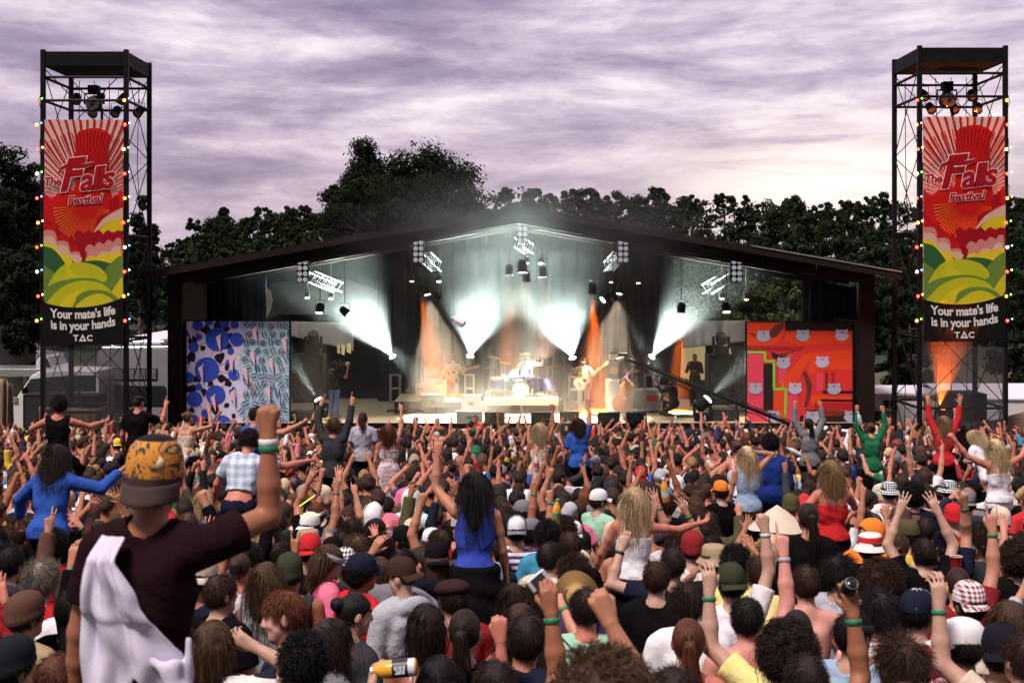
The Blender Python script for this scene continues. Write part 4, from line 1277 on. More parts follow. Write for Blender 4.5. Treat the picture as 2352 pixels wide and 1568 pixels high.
# ---- microphone stands, cables, bottles, small things
def mic_stand(label, x, y, Z, hgt, lean):
 t = thing('microphone_stand', label, 'microphone stand', W(x, y, Z))
 MB().cyl((0, 0, 0), (0, 0, hgt), .014, n=6).build('pole', M_chrome, t)
 MB().tube([(0, 0, hgt), (lean[0], lean[1], hgt + lean[2])], .011, 5).build('boom', M_chrome, t)
 MB().ball((lean[0], lean[1], hgt + lean[2]), (.03, .03, .045), 8, 6).build('microphone', M_black, t)
 s = MB()
 for q in range(3): s.cyl((0, 0, .12), (.28 * math.cos(q * 2.09), .28 * math.sin(q * 2.09), .0), .010, n=5)
 s.build('tripod_foot', M_chrome, t)
mic_stand('chrome microphone stand left of the bass player', 1296, 950, 41.6, 1.1, (.25, -.1, .25))
mic_stand('second microphone stand tight against the bass player', 1308, 944, 42.0, .9, (.3, -.1, .4))
mic_stand('microphone stand before the seated guitarist', 1062, 950, 41.0, .9, (-.2, .2, .1))
M_cable = mat('black_cable', (.02, .018, .016), .6, var=.1)
for q, (x, y, lb) in enumerate(((930, 945, 'tangle of cables in front of the guitarist riser'), (1400, 955, 'cable snaking under the upright bass'), (1585, 958, 'cables looped beside the crouching camera operator'))):
 mb = MB()
 for c in range(5):
  P = []
  a = rng.uniform(0, 6)
  for s in range(14):
   a += rng.normal(0, .6)
   P.append((rng.normal(0, .05) + .09 * s - .6, .25 * math.sin(a) + c * .08, .018))
  mb.tube(P, .012, 5)
 tag(mb.build('cable', M_cable, loc=(W(x, y, DFY(y)).x, DFY(y), DH)), lb, 'cable')
M_pet = mat('clear_plastic', (.62, .68, .75), .12, var=.05, spec=.7)
def bottle(label, loc, hh=.22, r=.033, m=M_pet, rot=None, cap=(.1, .2, .6), name='water_bottle', wrap=None):
 t = thing(name, label, 'bottle', loc)
 if rot is not None: t.rotation_euler = rot
 MB().lathe([(r * .9, 0), (r, .01), (r, hh * .62), (r * .7, hh * .76), (r * .38, hh * .86), (r * .38, hh * .94)], (0, 0, 0), 14).build('body', m, t, smooth=True)
 MB().lathe([(r * .45, hh * .94), (r * .45, hh)], (0, 0, 0), 12).build('cap', mat('cap_%d%d%d' % tuple(int(c * 9) for c in cap), cap, .5), t)
 MB().lathe([(r * 1.015, hh * .25), (r * 1.015, hh * .5)], (0, 0, 0), 14, caps=False).build('wrapper', wrap or mat('paper_wrap', (.35, .5, .75), .5), t)
 return t
for x, y, lb in ((1437, 972, 'water bottle by the monitor under the upright bass'), (1552 - 0, 973, 'water bottle right of the road case monitor'), (1740 - 0, 973, 'water bottle at the foot of the red mural'), (1747, 974, 'water bottle touching another below the red mural')):
 bottle(lb, W(x if x < 1700 else x - 128, y, SY + .25) + Vector((0, 0, 0)))
for o_ in [q for q in bpy.data.objects if q.name.startswith('water_bottle') and q.parent is None]:
 o_.location.z = DH + .001
# ---- camera crane reaching over the crowd
cr = thing('camera_crane', 'long black camera crane arm slanting from the stage down over the crowd', 'camera crane', W(1830, 980, 36.0))
a, b = W(1434, 822, 41.0) - W(1830, 980, 36.0), Vector((0, 0, 0))
e = (b - a) * .12
MB().beam(a, b + e, .07, .085).build('boom', M_black, cr)
mb = MB()
for i in range(14):
 p, q = a + (b - a) * i / 14, a + (b - a) * (i + 1) / 14
 mb.cyl(p + Vector((0, 0, .09)), q + Vector((0, 0, .09)), .013, n=5)
 mb.cyl(p + Vector((0, 0, .06)), p + (q - p) * .5 + Vector((0, 0, .12)), .010, n=4)
mb.build('stay', M_steel, cr)
mb = MB().tube([a + (b - a) * t_ + Vector((0, -.08, -.08 - .10 * abs(math.sin(t_ * 12)))) for t_ in np.linspace(0, 1, 30)], .016, 5)
mb.build('cable', M_black, cr)
hd = MB().box(a + Vector((-.05, 0, .05)), (.28, .3, .22))
hd.build('camera_head', M_black, cr, bevel=.02)
MB().cyl(a + Vector((-.05, -.1, .02)), a + Vector((-.28, -.25, -.06)), .07, n=12).build('lens', M_lens, cr)
MB().tube([a, a + Vector((.1, 0, -.35)), a + Vector((.0, 0, -.55))], .03, 6).build('bracket', M_black, cr)
base = W(1850, 985, 36) - W(1830, 980, 36)
MB().cyl(b + e, Vector((b.x + e.x, b.y + e.y, ground(36) - W(1830, 980, 36).z)), .06, n=8).build('column', M_black, cr)
# ---- crumpled white carton tumbling through the air over the stage
ct = thing('carton', 'crushed white carton flying through the air above the guitarist', 'carton', W(1055, 739, 38.8))
Mr = Euler((.5, .35, -.3)).to_matrix()
MB().add([Mr @ Vector(p) for p in ((-.17, -.1, -.06), (.15, -.12, -.08), (.20, .10, -.05), (-.14, .12, -.07), (-.15, -.08, .07), (.17, -.10, .05), (.16, .10, .09), (-.18, .09, .05))], [(0, 3, 2, 1), (4, 5, 6, 7), (0, 1, 5, 4), (1, 2, 6, 5), (2, 3, 7, 6)]).build('box', mat('white_card', (.70, .66, .72), .8, var=.1), ct)
MB().add([Mr @ Vector(p) for p in ((-.18, .09, .05), (-.15, -.08, .07), (-.26, -.10, .12), (-.28, .07, .10))], [(0, 1, 2, 3)]).build('flap', mat('white_card', (.70, .66, .72)), ct)
# ================================================================== BESIDE THE STAGE
M_white_paint = mat('white_paint', (.62, .60, .62), .35, var=.08, vscale=2, spec=.5)
M_bus = mat('grey_bus_paint', (.22, .205, .22), .45, var=.15, vscale=2)
M_glass = mat('dark_glass', (.02, .022, .026), .05, var=.05, spec=.9)
M_tyre = mat('tyre', (.015, .015, .015), .9)
M_rubber = mat('rubber_seal', (.012, .012, .012), .8)
M_red_lamp = mat('tail_lamp', (.5, .02, .02), .25)
M_amb_lit = mat('lit_indicator', (1, .4, .1), .3, emit=(1, .42, .1), estr=6)
def rounded_rect(w, hh, r, n=4):
 P = []
 for cx, cy, a0 in ((w / 2 - r, hh / 2 - r, 0), (-w / 2 + r, hh / 2 - r, 90), (-w / 2 + r, -hh / 2 + r, 180), (w / 2 - r, -hh / 2 + r, 270)):
  for k in range(n + 1):
   a = R(a0 + 90 * k / n)
   P.append((cx + r * math.cos(a), cy + r * math.sin(a)))
 return P
def wheel(parent, c, r, axis=(1, 0, 0), w=.2):
 M = rot_to(axis)
 t = MB().lathe([(r * .6, -w / 2), (r * .93, -w / 2), (r, -w * .3), (r, w * .3), (r * .93, w / 2), (r * .6, w / 2)], c, 20, M=M, caps=False).build('wheel', M_tyre, parent)
 MB().lathe([(r * .6, -w * .35), (r * .5, -w * .25), (r * .15, -w * .4), (.01, -w * .4)], c, 14, M=M, caps=False).build('rim', M_alu, t)
# old coach seen from behind
c = W(306, 0, 46.0)
ZB = 46.0
t = thing('bus', 'old grey bus seen from behind, roof rack on top, beside the stage', 'bus', (c.x, ZB, -3.5))
H_ = lambda y: CAMH - (y - HY) * ZB / FPX + 3.5
bw, zb0, zb1 = 164 * ZB / FPX, .55, H_(800)
P = [(a, 0, b + (zb0 + zb1) / 2) for a, b in rounded_rect(bw, zb1 - zb0, .22)]
MB().prism(P, (0, 8.5, 0)).build('body', M_bus, t, bevel=.03)
wy0, wy1 = H_(931), H_(887)
mb = MB().prism([(a, -.02, b + (wy0 + wy1) / 2) for a, b in rounded_rect(bw * .93, wy1 - wy0 + .05, .12)], (0, .03, 0))
fr = mb.build('window', M_rubber, t)
for sgn in (-1, 1):
 MB().prism([(a + sgn * bw * .235, -.035, b + (wy0 + wy1) / 2) for a, b in rounded_rect(bw * .44, wy1 - wy0 - .04, .10)], (0, .02, 0)).build('pane', M_glass, fr)
v0, v1 = H_(871), H_(848)
mb = MB().box((bw * .02, -.012, (v0 + v1) / 2), (bw * .64, .02, v1 - v0 + .06), 0)
g = mb.build('vent', M_black, t)
mb = MB()
for i in range(6):
 for j in (-1.5, -.5, .5, 1.5):
  mb.box((bw * .02 + j * bw * .155, -.03, v0 + (i + .5) * (v1 - v0) / 6), (bw * .14, .03, .02), rot=(.6, 0, 0))
mb.build('vent_slat', M_bus, g)
mb = MB()
rz0, rz1 = zb1 + .02, H_(785)
for y in np.linspace(.2, 7.5, 8):
 mb.cyl((-bw * .46, y, rz0), (bw * .46, y, rz0 + .02), .025, n=5)
for s_ in (-1, 1):
 for q, z in ((.46, rz0), (.40, rz1)): mb.cyl((s_ * bw * q, .2, z), (s_ * bw * q, 7.5, z), .022, n=5)
 for y in np.linspace(.2, 7.5, 7): mb.cyl((s_ * bw * .46, y, rz0), (s_ * bw * .40, y, rz1), .018, n=5)
mb.cyl((-bw * .40, .2, rz1), (bw * .40, .2, rz1), .022, n=5)
mb.build('roof_rack', M_alu, t)
MB().box((0, 3.9, rz0 + .16), (bw * .7, 7.0, .22)).build('roof_load', M_white_tarp, t, bevel=.05)
MB().box((0, -.06, .6), (bw * 1.0, .14, .22)).build('bumper', M_alu, t, bevel=.03)
for s_ in (-1, 1):
 MB().box((s_ * bw * .42, -.03, 1.05), (.16, .06, .26)).build('tail_light', M_red_lamp, t)
 for y in (1.8, 6.4): wheel(t, (s_ * bw * .40, y, .5), .5)
# white van, nose towards the crowd
ZV = 44.0
kv = ZV / FPX
t = thing('van', 'white van with sloping windscreen parked between the left tower legs', 'van', ((128 - HX) * kv, ZV, -3.5))
HV = lambda y: CAMH - (y - HY) * kv + 3.5
XV = lambda x: (x - 128) * kv
prof = [(XV(32), .35), (XV(30), HV(925)), (XV(46), HV(900)), (XV(72), HV(862)), (XV(88), HV(853)), (XV(150), HV(849)), (XV(222), HV(851)), (XV(228), HV(870)), (XV(228), .35)]
MB().prism([(a, 0, b) for a, b in prof], (0, 1.75, 0)).build('body', M_white_paint, t, bevel=.06)
MB().prism([(XV(50), -.012, HV(901)), (XV(70), -.012, HV(870)), (XV(94), -.012, HV(868)), (XV(94), -.012, HV(902))], (0, .02, 0)).build('window', M_glass, t)
MB().prism([(XV(99), -.012, HV(867)), (XV(160), -.012, HV(862)), (XV(160), -.012, HV(900)), (XV(99), -.012, HV(902))], (0, .02, 0)).build('window', M_glass, t)
MB().prism([(XV(166), -.012, HV(862)), (XV(220), -.012, HV(862)), (XV(220), -.012, HV(898)), (XV(166), -.012, HV(899))], (0, .02, 0)).build('window', M_glass, t)
MB().prism([(XV(42), .12, HV(903)), (XV(66), .12, HV(868)), (XV(66), 1.6, HV(868)), (XV(42), 1.6, HV(903))], (-.05, 0, .03)).build('windscreen', M_glass, t)
MB().box((XV(36), -.02, HV(918)), (.16, .06, .2)).build('headlight', M_lens, t, bevel=.02)
MB().box((XV(58), -.10, HV(896)), (.12, .16, .2)).build('mirror', M_black, t, bevel=.02)
MB().box((XV(130), -.02, .45), (2.7, .06, .12)).build('sill', M_black, t)
for x in (60, 200): wheel(t, (XV(x), .12, .33), .33, (0, 1, 0), .2)
for x in (60, 200): wheel(t, (XV(x), 1.62, .33), .33, (0, 1, 0), .2)
# flatbed truck far left, with one lit indicator
ZT = 52.0
kt = ZT / FPX
t = thing('flatbed_truck', 'flatbed truck with pale tray at the far left under the trees', 'truck', ((60 - HX) * kt, ZT, -3.5))
HT = lambda y: CAMH - (y - HY) * kt + 3.5
XT = lambda x: (x - 60) * kt
MB().box((XT(28), 1, HT(856)), (3.4, 2.0, .32)).build('tray', M_alu, t, bevel=.02)
MB().prism([(XT(80), .1, .6), (XT(80), .1, HT(832)), (XT(88), .1, HT(818)), (XT(108), .1, HT(818)), (XT(120), .1, HT(842)), (XT(134), .1, HT(848)), (XT(134), .1, .6)], (0, 1.8, 0)).build('cab', M_white_paint, t, bevel=.05)
MB().prism([(XT(90), .08, HT(842)), (XT(92), .08, HT(824)), (XT(107), .08, HT(824)), (XT(115), .08, HT(842))], (0, .02, 0)).build('window', M_glass, t)
MB().ball((XT(6), -.05, HT(879)), .05, 8, 6).build('indicator', M_amb_lit, t)
mb = MB()
mb.cyl((XT(80), .2, HT(846)), (XT(80), .2, HT(815)), .03); mb.cyl((XT(80), 1.8, HT(846)), (XT(80), 1.8, HT(815)), .03); mb.cyl((XT(80), .2, HT(815)), (XT(80), 1.8, HT(815)), .03)
mb.build('headboard', M_alu, t)
for x in (10, 112): wheel(t, (XT(x), .15, .4), .4, (0, 1, 0), .22)
for x in (10, 112): wheel(t, (XT(x), 1.85, .4), .4, (0, 1, 0), .22)
t = thing('parked_car', 'dark car parked behind the flatbed truck at the far left', 'car', ((10 - HX) * .0190, 57, -3.5))
k5 = 57 / FPX
MB().prism([(-2.1, 0, .35), (-2.1, 0, .85), (-1.5, 0, .95), (-.9, 0, 1.42), (.5, 0, 1.44), (1.2, 0, 1.0), (2.1, 0, .85), (2.1, 0, .35)], (0, 1.7, 0)).build('body', mat('dark_car_paint', (.02, .022, .03), .15, var=.05, spec=.8), t, bevel=.06)
MB().prism([(-1.3, -.015, 1.0), (-.85, -.015, 1.36), (.45, -.015, 1.37), (.95, -.015, 1.0)], (0, .02, 0)).build('window', M_glass, t)
for x in (-1.4, 1.4): wheel(t, (x, .1, .32), .32, (0, 1, 0), .2)
t.location.z = -1.9
t.location.z = CAMH - (842 - HY) * k5 - .35
MB().box((0, .85, .1 - .9), (5, 3, 1.9)).build('bank', M_hill, t)
# hessian fences and the barrier cloth
def hess(name, label, pts, seed):
 return sheet(name, label, 'fence', pts, [(p[0], p[1], ground(p[1]) - .02) for p in pts], M_hess, nu=90, nv=14, amp=.14, folds=6, seed=seed, thick=.012)
hess('hessian_fence', 'brown hessian fence before the black speakers at the foot of the left tower', [W(88, 934, 38.6), W(150, 936, 38.6), (W(212, 938, 38.6)), W(248, 931, 38.5), W(262, 950, 38.3)], 21)
hess('hessian_fence', 'tall hessian screen cut off by the left edge below the parked truck', [W(-60, 872, 37.6), W(10, 868, 37.6), W(28, 885, 37.6)], 22)
hess('hessian_fence', 'sagging hessian fence under the white marquee, rising to the right', [W(2092, 968, 38.2), W(2140, 955, 38.2), W(2230, 968, 38.2), W(2290, 964, 38.1), W(2370, 938, 38), W(2470, 890, 38)], 23)
for x, lb in ((242, 'black-framed notice pinned to the hessian fence'), (272, 'black-framed notice hung beside the hessian fence, nearer the stage post')):
 c = W(x, 958, 38.0 if x < 260 else 37.9)
 t = thing('notice_board', lb, 'sign', c)
 MB().box((0, 0, 0), (.40, .03, .36)).build('frame', M_black, t)
 mb = MB()
 for q, (z, m_) in enumerate(((.11, 0), (.05, 1), (-.01, 0), (-.07, 1), (-.12, 0))):
  mb.box((0, -.02, z), (.32, .012, .035), m_)
 mb.build('notice', [M_white_paint, mat('notice_blue', (.15, .2, .45), .6)], t)
 MB().box((0, .02, -.9), (.05, .03, 1.5)).build('stake', M_timber, t)
# white container and the marquee on the right
ZC = 42.5
kc = ZC / FPX
t = thing('container', 'white site container with cables and switch boxes, right of the stage', 'container', ((2088 - HX) * kc, ZC, -3.5))
HC_ = lambda y: CAMH - (y - HY) * kc + 3.5
wc = 160 * kc
MB().box((0, 1.5, HC_(908) / 2), (wc, 3.0, HC_(908))).build('wall', M_white_paint, t, bevel=.03)
MB().box((0, 1.5, HC_(908) + .035), (wc + .12, 3.12, .07)).build('roof', M_white_tarp, t)
MB().box((wc * .18, -.02, HC_(908) * .45), (.9, .04, HC_(908) * .85)).build('door', M_white_paint, t, bevel=.015)
for x in (-.75, -.55, .55):
 MB().box((x, -.04, HC_(926)), (.14, .07, .22)).build('switch_box', M_black, t)
 MB().tube([(x, -.04, HC_(930)), (x + .05, -.06, HC_(950)), (x - .04, -.06, HC_(985))], .012, 5).build('cable', M_black, t)
ZQ = 47.0
kq = ZQ / FPX
t = thing('marquee', 'white marquee tent with pitched roof at the right edge', 'marquee', ((2280 - HX) * kq, ZQ, -3.5))
HQ = lambda y: CAMH - (y - HY) * kq + 3.5
a, b_, ze, zp = (2172 - 2280) * kq, (2480 - 2280) * kq, HQ(915), HQ(892)
MB().prism([(a, -.05, ze), (a, 2.2, zp), (a, 4.5, ze), (a, 4.5, ze - .05), (a, 2.2, zp - .05), (a, -.05, ze - .05)], (b_ - a, 0, 0)).build('roof', M_white_tarp, t)
MB().box(((a + b_) / 2, .03, (ze - .05) / 2), (b_ - a - .1, .04, ze - .06)).build('wall', M_white_paint, t)
mb = MB()
for q in range(6): mb.box((a + .1 + q * (b_ - a - .2) / 5, -.01, (ze - .06) / 2), (.07, .05, ze - .07))
mb.build('pole', M_alu, t)
# lit tent window behind the silhouetted man, and papers lit on the left
M_tentlit = mat('lit_tent_wall', (.75, .62, .30), .8, emit=(.9, .72, .34), estr=.30)
t = thing('lit_tent', 'pale yellow lit tent opening behind the silhouetted man', 'tent', W(1603, 870, 46.0))
k6 = 46 / FPX
q = lambda x, y: ((x - 1603) * k6, 0, (870 - y) * k6)
MB().prism([q(1563, 872), q(1566, 790), q(1580, 787), q(1595, 790), q(1612, 786), q(1622, 800), q(1626, 830), q(1618, 872)], (0, .03, 0)).build('wall', M_tentlit, t)
MB().prism([q(1660, 820), q(1652, 790), q(1676, 790), q(1680, 812)], (0, .03, 0)).build('flap', M_tentlit, t)
MB().cyl(q(1622, 786), q(1622, 880), .03).build('pole', M_steel, t)
t = thing('lit_paper', 'three pale yellow lit panels in the dark behind the camera operator', 'panel', W(790, 800, 45.2))
k6 = 45.2 / FPX
q = lambda x, y: ((x - 790) * k6, 0, (800 - y) * k6)
for P in ([q(774, 792), q(780, 792), q(781, 812), q(775, 811)], [q(784, 791), q(793, 793), q(791, 816), q(784, 813)], [q(797, 790), q(806, 786), q(806, 812), q(796, 808)]):
 MB().prism(P, (0, .02, 0)).build('sheet', M_tentlit, t)
# orange uplight behind the right-hand scrim
ul = thing('uplight', 'orange floor light glowing behind the scrim of the right tower', 'stage lamp', W(2158, 948, 37.6))
MB().lathe([(.14, -.2), (.16, .1), (.14, .12)], (0, 0, 0), 12, M=rot_to((.15, -.1, 1))).build('barrel', M_black, ul)
MB().lathe([(.14, .125), (.01, .13)], (0, 0, 0), 12, M=rot_to((.15, -.1, 1)), caps=False).build('lens', mat('orange_lens', (1, .2, .02), .3, emit=(1, .16, .01), estr=20), ul)
l = bpy.data.lights.new('lamp_light', 'SPOT')
l.energy, l.spot_size, l.spot_blend, l.color = 12000, R(44), .9, (1, .13, .01)
o = bpy.data.objects.new('lamp_light', l)
COL.objects.link(o)
o.parent = ul
o.location = (0, 0, .2)
o.rotation_euler = (R(8), R(-172), 0)
o.rotation_euler = (-Vector((.12, -.1, 1))).to_track_quat('Z', 'Y').to_euler()
# ---- smoke hanging in the stage; the lamps' beams show in it
def smoke(name, label, x0, x1, y0, y1, dens, col=(1, 1, 1), aniso=.35, poly=None, fade=0, puff=None):
 mb = MB()
 P = poly or [(x0, y0, DH + .02), (x1, y0, DH + .02), (x1, y0, rz(x1, y0) - .02), (AX, y0, AH - .45), (x0, y0, rz(x0, y0) - .02)]
 mb.prism(P, (0, y1 - y0, 0))
 m = bpy.data.materials.new(name)
 m.use_nodes = True
 t = m.node_tree
 t.nodes.remove(t.nodes['Principled BSDF'])
 tcn = N(t, 'ShaderNodeTexCoord')
 v = N(t, 'ShaderNodeVolumePrincipled')
 v.inputs['Color'].default_value = (*col, 1)
 v.inputs['Density'].default_value = dens
 v.inputs['Anisotropy'].default_value = aniso
 if fade:
  sp = N(t, 'ShaderNodeSeparateXYZ')
  t.links.new(tcn.outputs['Object'], sp.inputs[0])
  hgt = math_node(t, 'SUBTRACT', 1.0, math_node(t, 'DIVIDE', math_node(t, 'SUBTRACT', sp.outputs[2], DH + .2), fade), clamp=True)
  nz = noise_node(t, map_node(t, tcn.outputs['Object'], (.45, .45, .6)), 1.0, 3, .55, .6)
  d = math_node(t, 'MULTIPLY', math_node(t, 'MULTIPLY_ADD', math_node(t, 'POWER', hgt, 1.7), 1.0, .04), math_node(t, 'MULTIPLY_ADD', nz, 3.6, -1.0, clamp=False))
  lat = math_node(t, 'SUBTRACT', 1.0, math_node(t, 'POWER', math_node(t, 'DIVIDE', math_node(t, 'ABSOLUTE', sp.outputs[0]), 10.5), 2.5), clamp=True)
  d = math_node(t, 'MULTIPLY', math_node(t, 'MAXIMUM', d, .02), lat)
  t.links.new(math_node(t, 'MULTIPLY', d, dens), v.inputs['Density'])
 if puff:
  mp = N(t, 'ShaderNodeMapping', vector_type='TEXTURE')
  mp.inputs['Location'].default_value, mp.inputs['Scale'].default_value = puff
  t.links.new(tcn.outputs['Object'], mp.inputs[0])
  vl_ = N(t, 'ShaderNodeVectorMath', operation='LENGTH')
  t.links.new(mp.outputs[0], vl_.inputs[0])
  g_ = math_node(t, 'POWER', math_node(t, 'SUBTRACT', 1.0, vl_.outputs['Value'], clamp=True), 1.5)
  nz = noise_node(t, map_node(t, tcn.outputs['Object'], (.6, .6, .9)), 1.0, 3, .6, .5)
  t.links.new(math_node(t, 'MULTIPLY', math_node(t, 'MULTIPLY', g_, dens), math_node(t, 'MULTIPLY_ADD', nz, 2.6, -.5, clamp=False)), v.inputs['Density'])
 t.links.new(v.outputs[0], t.nodes['Material Output'].inputs['Volume'])
 o = mb.build(name, m)
 tag(o, label, kind='stuff')
 return o
smoke('smoke', 'thin white stage smoke lit by the lamps', -9.6, 10.2, 38.35, 45.15, .040, fade=4.2)
smoke('smoke', 'faint smoke drifting out over the ridge of the stage roof', 0, 0, 35.6, 39.6, .16, poly=[(AX - 7, 35.6, 1.0), (AX + 7, 35.6, 1.0), (AX + 7, 35.6, 6.2), (AX - 7, 35.6, 6.2)], puff=((AX, 37.7, 3.5), (6.5, 1.9, 2.4)))
_x = W(2158, 0, 37.9).x
smoke('smoke', 'smoke glowing orange behind the scrim of the right tower', 0, 0, 37.25, 38.35, .10, poly=[(_x - .7, 37.25, -1.9), (_x + .9, 37.25, -1.9), (_x + 1.1, 37.25, 1.0), (_x - .6, 37.25, 1.0)])
# ================================================================== PEOPLE ENGINE
_C8 = [(i, j, k) for i in (0, 1) for j in (0, 1) for k in (0, 1)]
_E12 = [(a, b) for a in range(8) for b in range(a + 1, 8) if sum(x != y for x, y in zip(_C8[a], _C8[b])) == 1]
class Field:
 """signed distance grid; prims are blended in and meshed with surface nets"""
 def __init__(s, lo, hi, h):
  s.h, s.o = h, np.array(lo, float)
  s.n = np.ceil((np.array(hi) - s.o) / h).astype(int) + 1
  s.ax = [(s.o[i] + h * np.arange(s.n[i])).astype(np.float32) for i in range(3)]
  s.F = np.full(s.n, .2, np.float32)
 def _sl(s, lo, hi):
  out = []
  for i in range(3):
   a = int(max(0, math.floor((lo[i] - s.o[i]) / s.h)))
   b = int(min(s.n[i], math.ceil((hi[i] - s.o[i]) / s.h) + 1))
   if b - a < 1:
    return None
   out.append(slice(a, b))
  return tuple(out)
 def _grid(s, sl):
  return (s.ax[0][sl[0]][:, None, None], s.ax[1][sl[1]][None, :, None], s.ax[2][sl[2]][None, None, :])
 def _put(s, sl, d, k, sub):
  A = s.F[sl]
  if sub:
   d = -d
   s.F[sl] = np.maximum(A, d) + np.maximum(k - np.abs(A - d), 0) ** 2 / (4 * k)
  else:
   s.F[sl] = np.minimum(A, d) - np.maximum(k - np.abs(A - d), 0) ** 2 / (4 * k)
 def cap(s, a, b, r0, r1=None, k=.02, sub=False, cut=None):
  r1 = r0 if r1 is None else r1
  a, b = np.array(a, float), np.array(b, float)
  m = max(r0, r1) + k + 3 * s.h
  sl = s._sl(np.minimum(a, b) - m, np.maximum(a, b) + m)
  if sl is None: return s
  x, y, z = s._grid(sl)
  d = b - a
  L = float(d @ d) + 1e-12
  t = np.clip(((x - a[0]) * d[0] + (y - a[1]) * d[1] + (z - a[2]) * d[2]) / L, 0, 1)
  D = np.sqrt((x - a[0] - t * d[0]) ** 2 + (y - a[1] - t * d[1]) ** 2 + (z - a[2] - t * d[2]) ** 2) - (r0 + (r1 - r0) * t)
  if cut is not None:
   p, nrm = cut
   D = np.maximum(D, (x - p[0]) * nrm[0] + (y - p[1]) * nrm[1] + (z - p[2]) * nrm[2])
  s._put(sl, D, k, sub)
  return s
 def ell(s, c, r, k=.02, M=None, sub=False):
  c, r = np.array(c, float), np.array(r, float)
  m = max(r) + k + 3 * s.h
  sl = s._sl(c - m, c + m)
  if sl is None: return s
  x, y, z = s._grid(sl)
  x, y, z = x - c[0], y - c[1], z - c[2]
  if M is not None:
   M = np.array(M)
   x, y, z = (M[0][0] * x + M[1][0] * y + M[2][0] * z, M[0][1] * x + M[1][1] * y + M[2][1] * z, M[0][2] * x + M[1][2] * y + M[2][2] * z)
  k0 = np.sqrt((x / r[0]) ** 2 + (y / r[1]) ** 2 + (z / r[2]) ** 2)
  k1 = np.sqrt((x / r[0] ** 2) ** 2 + (y / r[1] ** 2) ** 2 + (z / r[2] ** 2) ** 2) + 1e-9
  s._put(sl, k0 * (k0 - 1) / k1, k, sub)
  return s
 def plane(s, p, n):
  """keep the side the normal points away from"""
  x, y, z = s._grid((slice(None),) * 3)
  s.F = np.maximum(s.F, (x - p[0]) * n[0] + (y - p[1]) * n[1] + (z - p[2]) * n[2])
  return s
 def wobble(s, amp, freq, seed, n=5):
  rg = np.random.default_rng(seed)
  x, y, z = s._grid((slice(None),) * 3)
  w = 0
  for i in range(n):
   d = rg.normal(size=3)
   d *= freq * rg.uniform(.6, 1.7) / np.linalg.norm(d)
   w = w + np.sin(x * d[0] + y * d[1] + z * d[2] + rg.uniform(0, 6.3))
  s.F = s.F + (amp / n ** .5) * w.astype(np.float32)
  return s
 def mesh(s):
  F, h = s.F.copy(), s.h
  F[0], F[-1] = .1, .1
  F[:, 0], F[:, -1] = .1, .1
  F[:, :, 0], F[:, :, -1] = .1, .1
  ins = F < 0
  nx, ny, nz = F.shape
  cnt = np.zeros((nx - 1, ny - 1, nz - 1), np.int8)
  for i, j, k in _C8:
   cnt += ins[i:nx - 1 + i, j:ny - 1 + j, k:nz - 1 + k]
  act = (cnt > 0) & (cnt < 8)
  idx = np.argwhere(act)
  ids = np.full(act.shape, -1, np.int32)
  ids[act] = np.arange(len(idx))
  vals = [F[idx[:, 0] + i, idx[:, 1] + j, idx[:, 2] + k] for i, j, k in _C8]
  acc = np.zeros((len(idx), 3))
  num = np.zeros(len(idx))
  for a, b in _E12:
   m = (vals[a] < 0) != (vals[b] < 0)
   va, vb = vals[a][m], vals[b][m]
   t = (va / (va - vb))[:, None]
   acc[m] += np.array(_C8[a]) * (1 - t) + np.array(_C8[b]) * t
   num[m] += 1
  V = s.o + h * (idx + acc / num[:, None])
  Q = []
  for axis in range(3):
   A = [slice(1, -1)] * 3
   A[axis] = slice(0, -1)
   B = list(A)
   B[axis] = slice(1, None)
   a, b = ins[tuple(A)], ins[tuple(B)]
   for flip, sel in ((False, a & ~b), (True, b & ~a)):
    p = np.argwhere(sel)
    off = np.ones(3, int)
    off[axis] = 0
    p = p + off
    u, v = [(1, 2), (2, 0), (0, 1)][axis]
    eu, ev = np.zeros(3, int), np.zeros(3, int)
    eu[u], ev[v] = 1, 1
    q = [ids[tuple((p - eu - ev).T)], ids[tuple((p - ev).T)], ids[tuple(p.T)], ids[tuple((p - eu).T)]]
    if flip: q = q[::-1]
    Q.append(np.stack(q, 1))
  Q = np.concatenate(Q)
  return V, Q[(Q >= 0).all(1)]
def vec(*a): return np.array(a, float)
def unit(v):
 v = np.array(v, float)
 return v / (np.linalg.norm(v) + 1e-12)
def rotm(axis, ang):
 return np.array(Matrix.Rotation(ang, 3, Vector(axis)))
